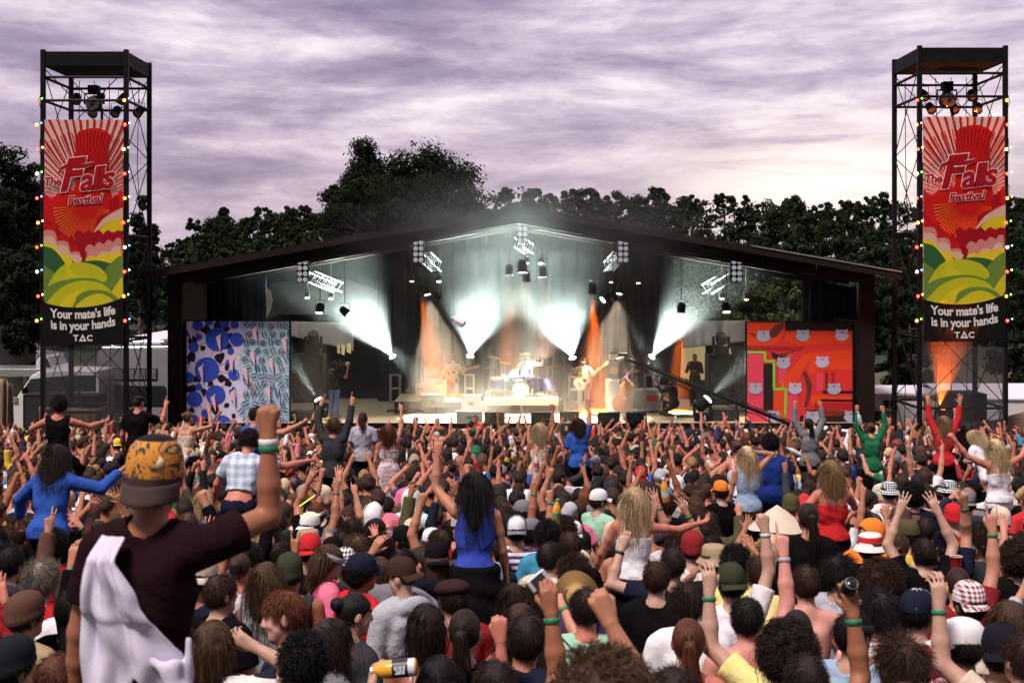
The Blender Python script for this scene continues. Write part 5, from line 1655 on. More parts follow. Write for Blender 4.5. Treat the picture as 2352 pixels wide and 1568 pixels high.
# hands: curl of the finger joints and spread between fingers
HANDS = {
 'fist': dict(c=[(80, 95, 60)] * 4, sp=0, th=(25, 55)),
 'open': dict(c=[(6, 8, 6)] * 4, sp=9, th=(50, 5)),
 'relax': dict(c=[(22, 28, 20), (28, 34, 22), (32, 38, 24), (36, 40, 26)], sp=4, th=(38, 15)),
 'point': dict(c=[(4, 4, 3), (82, 92, 60), (84, 94, 60), (86, 95, 60)], sp=0, th=(25, 50)),
 'horns': dict(c=[(4, 4, 3), (82, 92, 60), (84, 94, 60), (6, 6, 4)], sp=4, th=(25, 50)),
 'peace': dict(c=[(4, 4, 3), (5, 5, 3), (84, 94, 60), (86, 95, 60)], sp=9, th=(25, 50)),
 'grip': dict(c=[(45, 55, 35)] * 4, sp=2, th=(40, 35)),
}
def add_hand(f, w, d, n, side, kind, sc=1.0):
 """w wrist, d along the hand, n out of the back of the hand, side: unit vector towards the thumb"""
 H = HANDS[kind]
 d = unit(d)
 s = unit(np.array(side) - d * (np.array(side) @ d))
 n = np.cross(s, d) if (np.cross(s, d) @ n) > 0 else np.cross(d, s)
 P = lambda a, b, c: w + sc * (d * a + s * b + n * c)
 f.cap(P(0, .012, 0), P(.082, .026, .002), .019 * sc, .0165 * sc, k=.014)
 f.cap(P(0, 0, 0), P(.088, .004, .003), .019 * sc, .0165 * sc, k=.014)
 f.cap(P(0, -.010, 0), P(.080, -.022, .001), .0185 * sc, .0155 * sc, k=.014)
 base = [(.090, .030), (.094, .010), (.091, -.010), (.083, -.028)]
 lens = [(.043, .026, .020), (.047, .030, .021), (.043, .028, .020), (.034, .021, .018)]
 for i in range(4):
  p = P(base[i][0], base[i][1], .002)
  a = 0
  fd = unit(d + s * math.tan(R(H['sp'] * (1.5 - i))))
  r = .0098 * sc * (1, 1.02, .98, .88)[i]
  for j in range(3):
   a += R(H['c'][i][j])
   q = p + sc * lens[i][j] * (fd * math.cos(a) - n * math.sin(a))
   f.cap(p, q, r, r * .93, k=.004)
   p, r = q, r * .93
 t0, t1 = R(H['th'][0]), R(H['th'][1])
 p = P(.022, .026, -.004)
 dd = unit(d * math.cos(t0) + s * math.sin(t0) - n * .45)
 q = p + sc * .045 * dd
 f.cap(p, q, .0145 * sc, .0115 * sc, k=.012)
 dd = unit(d * math.cos(t0 - t1) + s * math.sin(t0 - t1) - n * (.35 + .9 * (t1 > .6)))
 f.cap(q, q + sc * .035 * dd, .0112 * sc, .0095 * sc, k=.005)
ARM_U, ARM_F = .285, .255
def arm(ud, fd, hand='relax', nrm=None):
 return dict(u=ud, f=fd, hand=hand, n=nrm)
DOWN = {s: arm((.22 * s, .05, -1), (.12 * s, .45, -1), 'relax') for s in (1, -1)}
def up(s, x=.25, y=.15, fx=.0, fy=.1, hand='fist', z=1.0, fz=1.0):
 return arm((x * s, y, z), (fx * s, fy, fz), hand)
POSES = {
 'down': {},
 'right_fist': {1: up(1, .4, .25, -.05, .15)},
 'left_fist': {-1: up(-1, .4, .25, -.05, .15)},
 'right_point': {1: up(1, .30, .35, -.02, .25, 'point')},
 'left_point': {-1: up(-1, .35, .3, .05, .2, 'point')},
 'both_open': {1: up(1, .45, .2, .10, .1, 'open'), -1: up(-1, .45, .2, .05, .15, 'open')},
 'both_fist': {1: up(1, .55, .25, -.10, .1, 'fist'), -1: up(-1, .5, .2, -.05, .1, 'fist')},
 'clap': {1: up(1, .40, .45, -.42, .2, 'open'), -1: up(-1, .40, .45, -.42, .2, 'open')},
 'horns': {1: up(1, .35, .3, .02, .1, 'horns')},
 'peace': {-1: up(-1, .4, .3, .0, .15, 'peace')},
 'both_point': {1: up(1, .3, .2, .12, .2, 'point'), -1: up(-1, .4, .35, -.1, .3, 'horns')},
 'bent_right': {1: up(1, .8, .35, -.35, .3, 'open', .1, 1.0)},
 'bent_left': {-1: up(-1, .9, .25, -.3, .35, 'relax', .25, .9)},
 'wide': {1: up(1, 1.0, .2, .55, .2, 'open', .35, .75), -1: up(-1, 1.0, .2, .5, .2, 'fist', .45, .7)},
 'behind_head': {1: arm((.75, .15, .75), (-.95, -.05, .15), 'relax')},
}
def rot_lean(lean):
 return rotm((1, 0, 0), -lean[0]) @ rotm((0, 1, 0), lean[1])
def skeleton(pose, legs='stand', lean=(0, 0), head=(0, 0, 0), female=False):
 """joint positions, metres; the figure faces +Y with its feet (or seat) under the origin"""
 J = {}
 hip = vec(0, 0, .93)
 Ml = rot_lean(lean)
 at = lambda x, y, z: hip + Ml @ (vec(x, y, z) - hip)
 sw = .165 if female else .185
 J['hip'], J['waist'], J['chest'] = hip, at(0, .0, 1.08), at(0, -.005, 1.27)
 J['neck0'], J['neck1'] = at(0, -.02, 1.43), at(0, .008, 1.535)
 J['head'] = at(0, .022, 1.635)
 J['Mh'] = Ml @ rotm((0, 0, 1), head[0]) @ rotm((1, 0, 0), head[1]) @ rotm((0, 1, 0), head[2])
 J['Ml'] = Ml
 J['sw'] = sw
 for s in (1, -1):
  A = pose.get(s, DOWN[s])
  u, f = unit(A['u']), unit(A['f'])
  lift = max(0, u[2])
  J['sh', s] = at(s * (sw - .03 * lift), -.005, 1.405 + .055 * lift)
  J['el', s] = J['sh', s] + ARM_U * u
  J['wr', s] = J['el', s] + ARM_F * f
  J['fd', s] = f
  J['hand', s] = A['hand']
  hj = hip + vec(s * .085, 0, -.02)
  if legs == 'stand':
   kn, an = vec(s * .10, .02, .49), vec(s * .11, -.03, .075)
  elif legs == 'ride':                 # straddling another person's shoulders
   kn, an = hj + vec(s * .09, .38, -.14), hj + vec(s * .07, .42, -.55)
  elif legs == 'seat':
   kn, an = hj + vec(s * .10, .42, .0), hj + vec(s * .11, .40, -.43)
  elif legs == 'crouch':
   hj = hip + vec(s * .085, 0, -.05)
   kn, an = (hj + vec(.12, .38, .18), hj + vec(.12, .42, -.28)) if s == 1 else (hj + vec(-.12, .33, -.22), hj + vec(-.1, -.08, -.30))
  elif legs == 'stride':
   kn, an = vec(s * .10, .10 * s, .49), vec(s * .12, .22 * s - .05, .08)
  J['hj', s], J['kn', s], J['an', s] = hj, kn, an
  v = rotm((0, 0, 1), 0) @ vec(s * .03, .12, -.03)
  J['toe', s] = an + (vec(s * .03, .16, -.035) if legs != 'ride' else vec(0, .08, -.12))
 return J
def torso(f, J, g=0.0, k=.045, slim=1.0, chest_only=False):
 M = J['Ml']
 gp = g + (.022 if g > 0 else 0)
 f.ell(J['hip'] + (0, -.01, .02), (.165 + gp, .112 + gp, .125 + gp), k)
 f.ell(J['waist'], (.138 * slim + g, .098 + g, .19 + g), k, M=M)
 f.ell(J['chest'], (.165 * slim + g, .112 + g, .20 + g), k, M=M)
 a, b = J['sh', 1], J['sh', -1]
 f.cap(a * .82 + b * .18, b * .82 + a * .18, .062 + g, k=k)
 for s in (1, -1):
  f.cap(J['neck0'] + M @ vec(0, 0, .045), J['sh', s] * .75 + J['chest'] * .25 + M @ vec(0, 0, .06), .042 + g, .05 + g, k=k)
  f.cap(J['chest'] + M @ vec(s * .07, -.055, .07), J['chest'] + M @ vec(s * .08, -.045, -.06), .06 + g, .05 + g, k=.05)
def legs_prims(f, J, g=0.0, k=.03, foot=True):
 for s in (1, -1):
  f.cap(J['hj', s], J['kn', s], .083 + g, .056 + g, k=.04)
  f.cap(J['kn', s], J['an', s], .056 + g, .037 + g * 1.4, k=.02)
  if foot:
   f.cap(J['an', s] + (0, -.03, -.03), J['toe', s], .036, .030, k=.02)
def head_prims(f, J, face=True):
 c, M = J['head'], J['Mh']
 P = lambda x, y, z: c + M @ vec(x, y, z)
 f.ell(P(0, -.006, .022), (.074, .094, .094), .02, M)
 f.ell(P(0, .022, -.040), (.056, .068, .074), .03, M)
 f.cap(P(0, .062, -.088), P(0, .066, -.092), .020, k=.03)
 for s in (1, -1):
  f.cap(P(s * .046, .030, -.045), P(s * .030, .052, -.080), .022, .018, k=.03)
  f.cap(P(s * .010, .088, .030), P(s * .040, .078, .030), .011, k=.015)
  f.ell(P(s * .031, .094, .008), (.019, .014, .012), .014, M, sub=True)
  f.ell(P(s * .031, .076, .008), (.0125, .0125, .0125), .002, M)
  f.cap(P(s * .040, .066, -.020), P(s * .046, .060, -.024), .014, k=.02)
  f.ell(P(s * .077, -.010, -.004), (.012, .022, .033), .006, M @ rotm((0, 0, 1), s * -.35))
 f.cap(P(0, .090, .016), P(0, .104, -.020), .008, .013, k=.010)
 f.cap(P(-.010, .093, -.026), P(.010, .093, -.026), .010, k=.008)
 f.cap(P(-.018, .077, -.050), P(.018, .077, -.050), .0095, k=.008)
 f.cap(P(-.015, .076, -.062), P(.015, .076, -.062), .0105, k=.008)
def head_mats(V, J):
 c, M = J['head'], J['Mh']
 L = (V - c) @ M                        # head-local coordinates
 mi = np.zeros(len(V), int)
 for s in (1, -1):
  d = np.linalg.norm(L - vec(s * .031, .078, .008), axis=1)
  eye = (d < .0138) & (L[:, 1] > .080) & (np.abs(L[:, 2] - .008) < .0075)
  mi[eye] = 2
  mi[eye & (np.hypot(L[:, 0] - s * .031, L[:, 2] - .008) < .0075)] = 3
  br = (np.abs(L[:, 2] - .034 - .004 * (np.abs(L[:, 0]) > .035)) < .007) & (np.abs(L[:, 0] - s * .030) < .022) & (L[:, 1] > .070)
  mi[br] = 3
 lip = (np.abs(L[:, 2] + .056) < .0075) & (np.abs(L[:, 0]) < .020) & (L[:, 1] > .080)
 mi[lip] = 1
 return mi
def open_mouth(f, J):
 c, M = J['head'], J['Mh']
 f.ell(c + M @ vec(0, .085, -.060), (.020, .022, .016), .004, M, sub=True)
def bounds(J, m=.16):
 P = np.array([v for k, v in J.items() if isinstance(v, np.ndarray) and v.shape == (3,) and not (isinstance(k, tuple) and k[0] == 'fd')])
 for s in (1, -1):
  P = np.vstack([P, J['wr', s] + .2 * J['fd', s]])
 return P.min(0) - m, P.max(0) + m
def build_body(J, vox=.0095, female=False, mouth=False):
 lo, hi = bounds(J)
 lo[2] = min(lo[2], -.02) if J['an', 1][2] < .2 else lo[2]
 f = Field(lo, hi, vox)
 torso(f, J, -.004, slim=.9 if female else 1)
 legs_prims(f, J)
 f.cap(J['neck0'] + (0, 0, -.03), J['neck1'] + (0, 0, .03), .058 if not female else .05, .054 if not female else .047, k=.03)
 for s in (1, -1):
  t = .86 if female else 1
  sh, elb, wr = J['sh', s], J['el', s], J['wr', s]
  f.cap(sh, sh * .55 + elb * .45, .056 * t, .050 * t, k=.03)
  f.cap(sh * .55 + elb * .45, elb, .048 * t, .040 * t, k=.02)
  f.cap(elb, elb * .6 + wr * .4, .041 * t, .043 * t, k=.015)
  f.cap(elb * .6 + wr * .4, wr, .043 * t, .026 * t, k=.012)
  up_ = unit(wr - sh)[2] > .3
  side = vec(-s, 0, 0) if up_ else vec(0, 1, 0)
  nrm = vec(0, -1, 0) if up_ else vec(s, 0, 0)
  add_hand(f, wr + .012 * J['fd', s], J['fd', s], nrm, side, J['hand', s])
 head_prims(f, J)
 if mouth: open_mouth(f, J)
 V, F = f.mesh()
 vm = head_mats(V, J)
 return V, F, vm[F].max(1)
def build_top(J, kind, vox=.0125, seed=1, female=False):
 """tee / long / tank / hoodie / dress cut from the body's own shape, a little larger"""
 lo, hi = bounds(J)
 lo[2] = max(lo[2], J['hip'][2] - .62)
 f = Field(lo, hi, vox)
 g = {'tank': .008, 'strap': .006, 'hoodie': .03}.get(kind, .015)
 torso(f, J, g, slim=.9 if female else 1)
 M = J['Ml']
 if kind in ('dress',):
  f.cap(J['hip'] + (0, 0, .05), J['hip'] + (0, 0, -.35), .16, .24, k=.06)
 f.cap(J['waist'] + (0, 0, -.05), J['hip'] + (0, 0, -.02), .10, .13, k=.08)
 zcut = {'dress': J['hip'][2] - .5, 'crop': J['hip'][2] + .16, 'strap': J['hip'][2] + .03, 'tank': J['hip'][2] - .04}.get(kind, J['hip'][2] - .06)
 f.wobble(.004 if kind != 'hoodie' else .008, 24, seed)
 f.wobble(.0030, 48, seed + 5)
 up_ = M @ vec(0, 0, 1)
 hipc = vec(0, 0, zcut)
 f.plane(hipc, -(up_ if kind != 'dress' else vec(0, 0, 1)))
 # keep the torso cut clear of the arms, then lay the sleeves on
 n0 = J['neck0'] + M @ vec(0, .02, .035)
 if kind in ('tank', 'strap', 'dress'):
  for s in (1, -1):
   f.cap(J['sh', s] + M @ vec(s * .03, 0, -.02), J['sh', s] + M @ vec(s * .12, 0, .1), .085 if kind == 'tank' else .105, k=.004, sub=True)
  if kind == 'tank':
   f.cap(n0 + M @ vec(0, -.05, .06), n0 + M @ vec(0, .12, 0), .10, k=.004, sub=True)
  else:
   f.plane(J['chest'] + M @ vec(0, 0, .06), up_)
   for s in (1, -1):
    q = [J['chest'] + M @ vec(s * .085, yy, zz) for yy, zz in ((-.115, .04), (-.10, .12), (-.045, .205), (.03, .205), (.10, .12), (.11, .04))]
    for a, b in zip(q[:-1], q[1:]):
     f.cap(a, b, .0115, k=.004)
 else:
  for s in (1, -1):
   sh, elb, wr = J['sh', s], J['el', s], J['wr', s]
   d = unit(elb - sh)
   if kind in ('tee', 'crop'):
    e = sh + d * ARM_U * .62
    f.cap(sh, sh + d * ARM_U * .9, .068, .078, k=.03, cut=(e, d))
   else:
    gg = .012 if kind == 'long' else .024
    f.cap(sh, elb, .058 + gg, .045 + gg, k=.03)
    d2 = unit(wr - elb)
    e = elb + d2 * ARM_F * .95
    f.cap(elb, elb + d2 * ARM_F * 1.2, .045 + gg, .034 + gg, k=.02, cut=(e, d2))
  r = .068 if kind != 'hoodie' else .074
  f.cap(n0 + M @ vec(0, -.03, .045), n0 + M @ vec(0, .06, .10), r, k=.004, sub=True)
  if kind == 'hoodie':
   f.ell(n0 + M @ vec(0, -.11, .0), (.13, .055, .075), .02, M)
 return f.mesh()
def build_trousers(J, vox=.014, seed=2, short=False):
 lo, hi = bounds(J)
 hi[2] = J['hip'][2] + .3
 f = Field(lo, hi, vox)
 f.ell(J['hip'] + (0, -.01, .0), (.175, .122, .13), .03)
 for s in (1, -1):
  f.cap(J['hj', s], J['kn', s], .096, .07 if not short else .085, k=.04)
  if not short:
   d = unit(J['an', s] - J['kn', s])
   f.cap(J['kn', s], J['an', s] + d * .1, .066, .056, k=.02, cut=(J['an', s], d))
 f.wobble(.005, 30, seed)
 f.plane(J['hip'] + (0, 0, .075), vec(0, 0, 1))
 return f.mesh()
# ------------------------------------------------------------------ hair (in head-local space: +Y is the face)
def tubes(P, r, n=3):
 """P (m, s, 3) strand points, r (m, s) radii -> one tube per strand"""
 m, s, _ = P.shape
 d = np.gradient(P, axis=1)
 d /= np.linalg.norm(d, axis=2, keepdims=True) + 1e-9
 ref = np.where(np.abs(d[..., 2:3]) < .9, vec(0, 0, 1), vec(1, 0, 0))
 x = np.cross(d, ref)
 x /= np.linalg.norm(x, axis=2, keepdims=True) + 1e-9
 y = np.cross(d, x)
 V = np.concatenate([(P + r[..., None] * (x * math.cos(a) + y * math.sin(a)))[:, :, None] for a in (2 * math.pi * np.arange(n) / n)], 2)
 V = V.reshape(-1, 3)
 i = np.arange(m)[:, None, None] * s * n + np.arange(s - 1)[None, :, None] * n + np.arange(n)[None, None, :]
 j = np.arange(m)[:, None, None] * s * n + np.arange(s - 1)[None, :, None] * n + ((np.arange(n) + 1) % n)[None, None, :]
 F = np.stack([i, j, j + n, i + n], -1).reshape(-1, 4)
 return V, F
HAIR_SH = {   # shell radii, centre, hairline (slope, offset)
 'short': ((.083, .103, .104), (0, -.008, .022), (.95, -.022)),
 'messy': ((.086, .106, .108), (0, -.008, .024), (.95, -.024)),
 'buzz': ((.0775, .0985, .098), (0, -.008, .022), (.95, -.016)),
 'curly': ((.093, .112, .112), (0, -.012, .026), (.85, -.035)),
 'afro': ((.122, .132, .130), (0, -.022, .038), (.75, -.060)),
 'long': ((.088, .108, .108), (0, -.010, .022), (1.1, -.030)),
 'wavy': ((.094, .112, .110), (0, -.012, .022), (1.1, -.030)),
 'bob': ((.090, .110, .108), (0, -.010, .022), (1.1, -.030)),
 'pony': ((.083, .103, .104), (0, -.008, .022), (1.0, -.022)),
 'bun': ((.083, .103, .104), (0, -.008, .022), (1.0, -.022)),
}
def hair_geo(style, seed, low=False, under=False):
 rg = np.random.default_rng(seed)
 r, c, (sl_, of) = HAIR_SH[style]
 if under: r = (min(r[0], .082), min(r[1], .101), r[2] * .9)
 h = .011 if not low else .02
 f = Field((-.2, -.26, -.55), (.2, .2, .25), h)
 f.ell(c, r, .01)
 if low: f.wobble(.005, 62, seed + 1)
 f.wobble({'curly': .006, 'afro': .010, 'buzz': .0, 'messy': .004}.get(style, .002), {'curly': 75, 'afro': 60}.get(style, 40), seed)
 f.plane((0, 0, of), -unit((0, -sl_, 1)))
 if style in ('long', 'wavy', 'bob'):
  L = {'long': .36, 'wavy': .30, 'bob': .17}[style]
  f.cap((-.045, -.065, 0), (-.05, -.085, -L + .06), .045, .035, k=.03)
  f.cap((.045, -.065, 0), (.05, -.085, -L + .06), .045, .035, k=.03)
  f.cap((0, -.08, 0), (0, -.10, -L + .04), .05, .035, k=.03)
 if style == 'pony':
  f.cap((0, -.10, .03), (0, -.135, .02), .026, .03, k=.01)
  f.cap((0, -.135, .02), (.01, -.165, -.20), .032, .012, k=.01)
 if style == 'bun':
  f.ell((0, -.115, .055), (.045, .038, .042), .01)
 if under: f.plane((0, 0, .045), (0, 0, 1))
 V, F = f.mesh()
 out = [(V, F)]
 if low or style == 'buzz':
  return out[0]
 n = {'short': 1500, 'messy': 1500, 'curly': 1300, 'afro': 1700, 'long': 1600, 'wavy': 1600, 'bob': 1400, 'pony': 1000, 'bun': 1000}[style]
 u = rg.normal(size=(n * 3, 3))
 u /= np.linalg.norm(u, axis=1, keepdims=True)
 root = u * np.array(r) * .98 + np.array(c)
 ok = root[:, 2] - sl_ * root[:, 1] - of > .004
 if under: ok &= root[:, 2] < .05
 root, u = root[ok][:n], u[ok][:n]
 n = len(root)
 S_ = 6
 crown = np.array([0, -.05, .12])
 flow = root - crown
 flow -= u * (flow * u).sum(1, keepdims=True)
 flow /= np.linalg.norm(flow, axis=1, keepdims=True) + 1e-6
 rnd = rg.normal(size=(n, 3))
 L = rg.uniform(.7, 1.25, size=(n, 1)) * {'short': .034, 'messy': .06, 'curly': .035, 'afro': .035, 'long': .40, 'wavy': .34, 'bob': .20, 'pony': .05, 'bun': .045}[style]
 P = np.zeros((n, S_, 3))
 if style in ('long', 'wavy', 'bob'):
  back = np.clip(.55 - root[:, 1:2] * 8, .25, 1)
  L = L * back
  p = root.copy()
  for k in range(S_):
   P[:, k] = p
   t = k / (S_ - 1)
   dirn = flow * max(0, 1 - 2.2 * t) * .9 + np.array([0, -.05, -1.0]) * (.3 + 1.5 * t) + rnd * .10
   if style == 'wavy':
    dirn = dirn + .55 * np.sin(k * 2.3 + rg.uniform(0, 6, size=(n, 1))) * np.cross(dirn, rnd) * .5
   dirn /= np.linalg.norm(dirn, axis=1, keepdims=True)
   p = p + dirn * L / (S_ - 1)
   q = (p - np.array(c)) / (np.array(r) * 1.03)      # stay outside the skull
   nrm = np.linalg.norm(q, axis=1, keepdims=True)
   p = np.where(nrm < 1, np.array(c) + q / np.maximum(nrm, 1e-6) * np.array(r) * 1.03, p)
   low_ = p[:, 2] < -.06
   p[:, 1] = np.where(low_ & (p[:, 1] > -.07) & (np.abs(p[:, 0]) < .08), p[:, 1] - .02, p[:, 1])
  rad = np.linspace(1, .45, S_)[None] * rg.uniform(.0010, .0028, size=(n, 1))
 elif style in ('curly', 'afro'):
  ph = rg.uniform(0, 6.3, size=(n, 1))
  a = np.cross(u, rnd)
  a /= np.linalg.norm(a, axis=1, keepdims=True)
  b = np.cross(u, a)
  for k in range(S_):
   t = k / (S_ - 1)
   P[:, k] = root + u * L * t + .010 * (a * np.cos(ph + 5.5 * t) + b * np.sin(ph + 5.5 * t))
  rad = np.linspace(1, .6, S_)[None] * rg.uniform(.0013, .0027, size=(n, 1))
 else:
  k_ = {'short': .16, 'messy': .34, 'pony': .03, 'bun': .06}[style]
  fl = flow if style in ('short', 'messy') else (np.array([0, -.11, .04]) - root)
  fl = fl / (np.linalg.norm(fl, axis=1, keepdims=True) + 1e-6)
  d = u * k_ + fl * .8 + rnd * (.14 if style in ('short', 'pony', 'bun') else .28)
  d /= np.linalg.norm(d, axis=1, keepdims=True)
  for k in range(S_):
   t = k / (S_ - 1)
   P[:, k] = root + d * L * t + fl * L * .25 * t * t
  rad = np.linspace(1, .35, S_)[None] * rg.uniform(.0010, .0022, size=(n, 1))
 out.append(tubes(P, np.broadcast_to(rad, (n, S_))))
 if style == 'pony':
  m = 90
  ph = rg.normal(size=(m, 3))
  t = np.linspace(0, 1, S_)[None, :, None]
  P = np.array([0, -.135, .02]) + ph[:, None] * np.array([.016, .016, .012]) + t * (np.array([.01, -.035, -.24]) * rg.uniform(.7, 1.2, size=(m, 1, 1)) + ph[:, None] * np.array([.014, .012, .01]))
  out.append(tubes(P, np.broadcast_to(np.linspace(1, .3, S_)[None] * rg.uniform(.003, .005, size=(m, 1)), (m, S_))))
 Vs, Fs, o = [], [], 0
 for V, F in out:
  Vs.append(V)
  Fs.append(F + o)
  o += len(V)
 return np.concatenate(Vs), np.concatenate(Fs)
# ------------------------------------------------------------------ hats (head-local)
def hat_mb(kind):
 mb = MB()
 if kind in ('cap', 'trucker'):
  n = 24
  prof = [(.098, .012), (.0975, .03), (.095, .055), (.086, .085), (.068, .108), (.04, .122), (.012, .127)]
  V, F, mi = [], [], []
  for r_, z in prof:
   for k in range(n):
    a = 2 * math.pi * k / n
    V.append((r_ * .93 * math.cos(a), r_ * 1.13 * math.sin(a) - .008, z + .022))
  for i in range(len(prof) - 1):
   for k in range(n):
    k2 = (k + 1) % n
    F.append((i * n + k, i * n + k2, (i + 1) * n + k2, (i + 1) * n + k))
  F.append(tuple((len(prof) - 1) * n + k for k in range(n)))
  mb.add(V, F)
  if kind == 'trucker':
   for q, fc in enumerate(mb.f):
    if sum(mb.v[i][1] for i in fc) / len(fc) > .035: mb.m[q] = 1
  for a in np.linspace(0, math.pi, 4)[:3]:       # panel seams
   mb.tube([(math.cos(a) * math.cos(t) * .092, math.sin(a) * math.cos(t) * .111 - .008, .028 + .122 * math.sin(t) ** .8) for t in np.linspace(.12, math.pi - .12, 11)], .0022, 4, 1 if kind == 'trucker' else 0)
  mb.ball((0, -.008, .150), (.008, .008, .005), 8, 5)
  V, F = [], []
  na, nr = 13, 5
  for t in (0, 1):
   for i in range(nr):
    for j in range(na):
     a = R(-62 + 124 * j / (na - 1))
     rr = i / (nr - 1)
     x = .094 * math.sin(a) * (1 + .03 * rr)
     y = .10 * math.cos(a) + .075 * rr * (math.cos(a) ** .5)
     V.append((x, y - .006, .036 - .016 * rr - .022 * (math.sin(a) ** 2) * (.3 + rr) - .005 * t))
  for t in (0, 1):
   for i in range(nr - 1):
    for j in range(na - 1):
     q = [t * nr * na + i * na + j, t * nr * na + i * na + j + 1, t * nr * na + (i + 1) * na + j + 1, t * nr * na + (i + 1) * na + j]
     F.append(tuple(q))
  e = [(nr - 1) * na + j for j in range(na)]
  for a, b in zip(e[:-1], e[1:]):
   F.append((a, b, b + nr * na, a + nr * na))
  mb.add(V, F)
 elif kind == 'beanie':
  n = 40
  prof = [(.098, -.012), (.102, -.002), (.101, .018), (.097, .024), (.0985, .05), (.092, .085), (.075, .112), (.045, .130), (.012, .137)]
  V, F = [], []
  for q, (r_, z) in enumerate(prof):
   for k in range(n):
    a = 2 * math.pi * k / n
    rr = r_ * (1 + .018 * (k % 2))
    V.append((rr * .93 * math.cos(a), rr * 1.12 * math.sin(a) - .01, z + .012 - .25 * .1 * math.sin(a) * -1 * (1 - q / 9)))
  for i in range(len(prof) - 1):
   for k in range(n):
    k2 = (k + 1) % n
    F.append((i * n + k, i * n + k2, (i + 1) * n + k2, (i + 1) * n + k))
  F.append(tuple((len(prof) - 1) * n + k for k in range(n)))
  mb.add(V, F)
 elif kind in ('bucket', 'brim', 'straw'):
  br = {'bucket': .142, 'brim': .19, 'straw': .20}[kind]
  n = 28
  prof = [(br, .005 if kind == 'bucket' else .030), (.115, .036), (.102, .045), (.098, .075), (.092, .118), (.080, .130), (.04, .134), (.006, .130 if kind == 'brim' else .135)]
  V, F = [], []
  for q, (r_, z) in enumerate(prof):
   for k in range(n):
    a = 2 * math.pi * k / n
    lift = .030 * math.cos(2 * a) * (q == 0) * (kind != 'bucket')
    V.append((r_ * .95 * math.cos(a), r_ * 1.08 * math.sin(a) - .008, z + lift))
  for i in range(len(prof) - 1):
   for k in range(n):
    k2 = (k + 1) % n
    F.append((i * n + k, i * n + k2, (i + 1) * n + k2, (i + 1) * n + k))
  F.append(tuple((len(prof) - 1) * n + k for k in range(n)))
  mb.add(V, F)
  mb.lathe([(.1035, .046), (.1035, .068)], (0, -.008, 0), 28, 1, caps=False)
 elif kind == 'cone':
  n = 36
  prof = [(.275, -.035), (.265, -.025), (.18, .05), (.09, .125), (.004, .185)]
  V, F = [], []
  for r_, z in prof:
   for k in range(n):
    a = 2 * math.pi * k / n
    V.append((r_ * math.cos(a), r_ * math.sin(a), z + .01 * math.cos(3 * a) * r_ / .27))
  for i in range(len(prof) - 1):
   for k in range(n):
    k2 = (k + 1) % n
    F.append((i * n + k, i * n + k2, (i + 1) * n + k2, (i + 1) * n + k))
  mb.add(V, F)
 elif kind == 'headband':
  mb.lathe([(.094, .032), (.0965, .036), (.0965, .066), (.093, .070)], (0, 0, 0), 28, 0, M=Matrix.Diagonal((.95, 1.14, 1)) @ Matrix.Rotation(R(-14), 3, 'X'), caps=False)
 elif kind == 'flatcap':
  M = Matrix.Rotation(R(-12), 3, 'X')
  mb.ball((0, .012, .066), (.108, .138, .058), 24, 12, M=M)
  mb.ball((0, .125, .028), (.072, .040, .010), 16, 6, M=M)
 elif kind == 'sunglasses':
  for s in (1, -1):
   mb.ball((s * .033, .093, .012), (.026, .008, .019), 12, 6)
   mb.tube([(s * .055, .088, .018), (s * .076, .05, .014), (s * .080, -.01, .008)], .003, 4)
  mb.tube([(-.012, .097, .015), (.012, .097, .015)], .003, 4)
 return mb
def hood_geo():
 f = Field((-.2, -.25, -.2), (.2, .2, .25), .011)
 f.ell((0, -.015, .025), (.112, .130, .130), .02)
 f.cap((0, -.05, -.06), (0, -.06, -.12), .10, .12, k=.04)
 f.ell((0, .115, -.015), (.078, .10, .098), .01, sub=True)
 f.ell((0, 0, -.01), (.088, .105, .115), .01, sub=True)
 f.wobble(.003, 40, 3)
 f.plane((0, 0, -.14), (0, 0, -1))
 return f.mesh()
# ------------------------------------------------------------------ materials that take the object's own colour
M_skin = mat('skin', rough=.5, var=.26, vscale=11, objcol=True, spec=.35, bump=.08, bscale=120)
M_lip = mat('lip', (.30, .10, .09), .4, var=.1)
M_eyew = mat('eye_white', (.65, .62, .60), .2, var=.02)
M_iris = mat('iris_and_brow', (.022, .015, .012), .4, var=.1)
M_cloth = mat('cloth', rough=.9, var=.14, vscale=14, objcol=True, spec=.03, bump=.8, bscale=13)
M_felt = mat('hat_cloth', rough=.85, var=.12, vscale=30, objcol=True, spec=.06, bump=.25, bscale=220)
M_band2 = mat('hat_white_mesh', (.72, .70, .72), .8, var=.1, vscale=60)
M_wrist = mat('wristband', rough=.5, var=.1, objcol=True)
def hair_material():
 m = bpy.data.materials.new('hair')
 m.use_nodes = True
 t = m.node_tree
 b = t.nodes['Principled BSDF']
 b.inputs['Roughness'].default_value = .5
 b.inputs['Specular IOR Level'].default_value = .18
 ge, oi = N(t, 'ShaderNodeNewGeometry'), N(t, 'ShaderNodeObjectInfo')
 hs = N(t, 'ShaderNodeHueSaturation')
 t.links.new(oi.outputs['Color'], hs.inputs['Color'])
 tcn = N(t, 'ShaderNodeTexCoord')
 st_ = noise_node(t, map_node(t, tcn.outputs['Object'], (95, 95, 14)), 1.0, 3, .6, .4)
 v_ = math_node(t, 'MULTIPLY', math_node(t, 'MULTIPLY_ADD', ge.outputs['Random Per Island'], .7, .6), math_node(t, 'MULTIPLY_ADD', st_, 2.4, -.25))
 t.links.new(v_, hs.inputs['Value'])
 bn = N(t, 'ShaderNodeBump')
 bn.inputs['Strength'].default_value = .7
 bn.inputs['Distance'].default_value = .01
 t.links.new(st_, bn.inputs['Height'])
 t.links.new(bn.outputs[0], b.inputs['Normal'])
 t.links.new(hs.outputs[0], b.inputs['Base Color'])
 return m
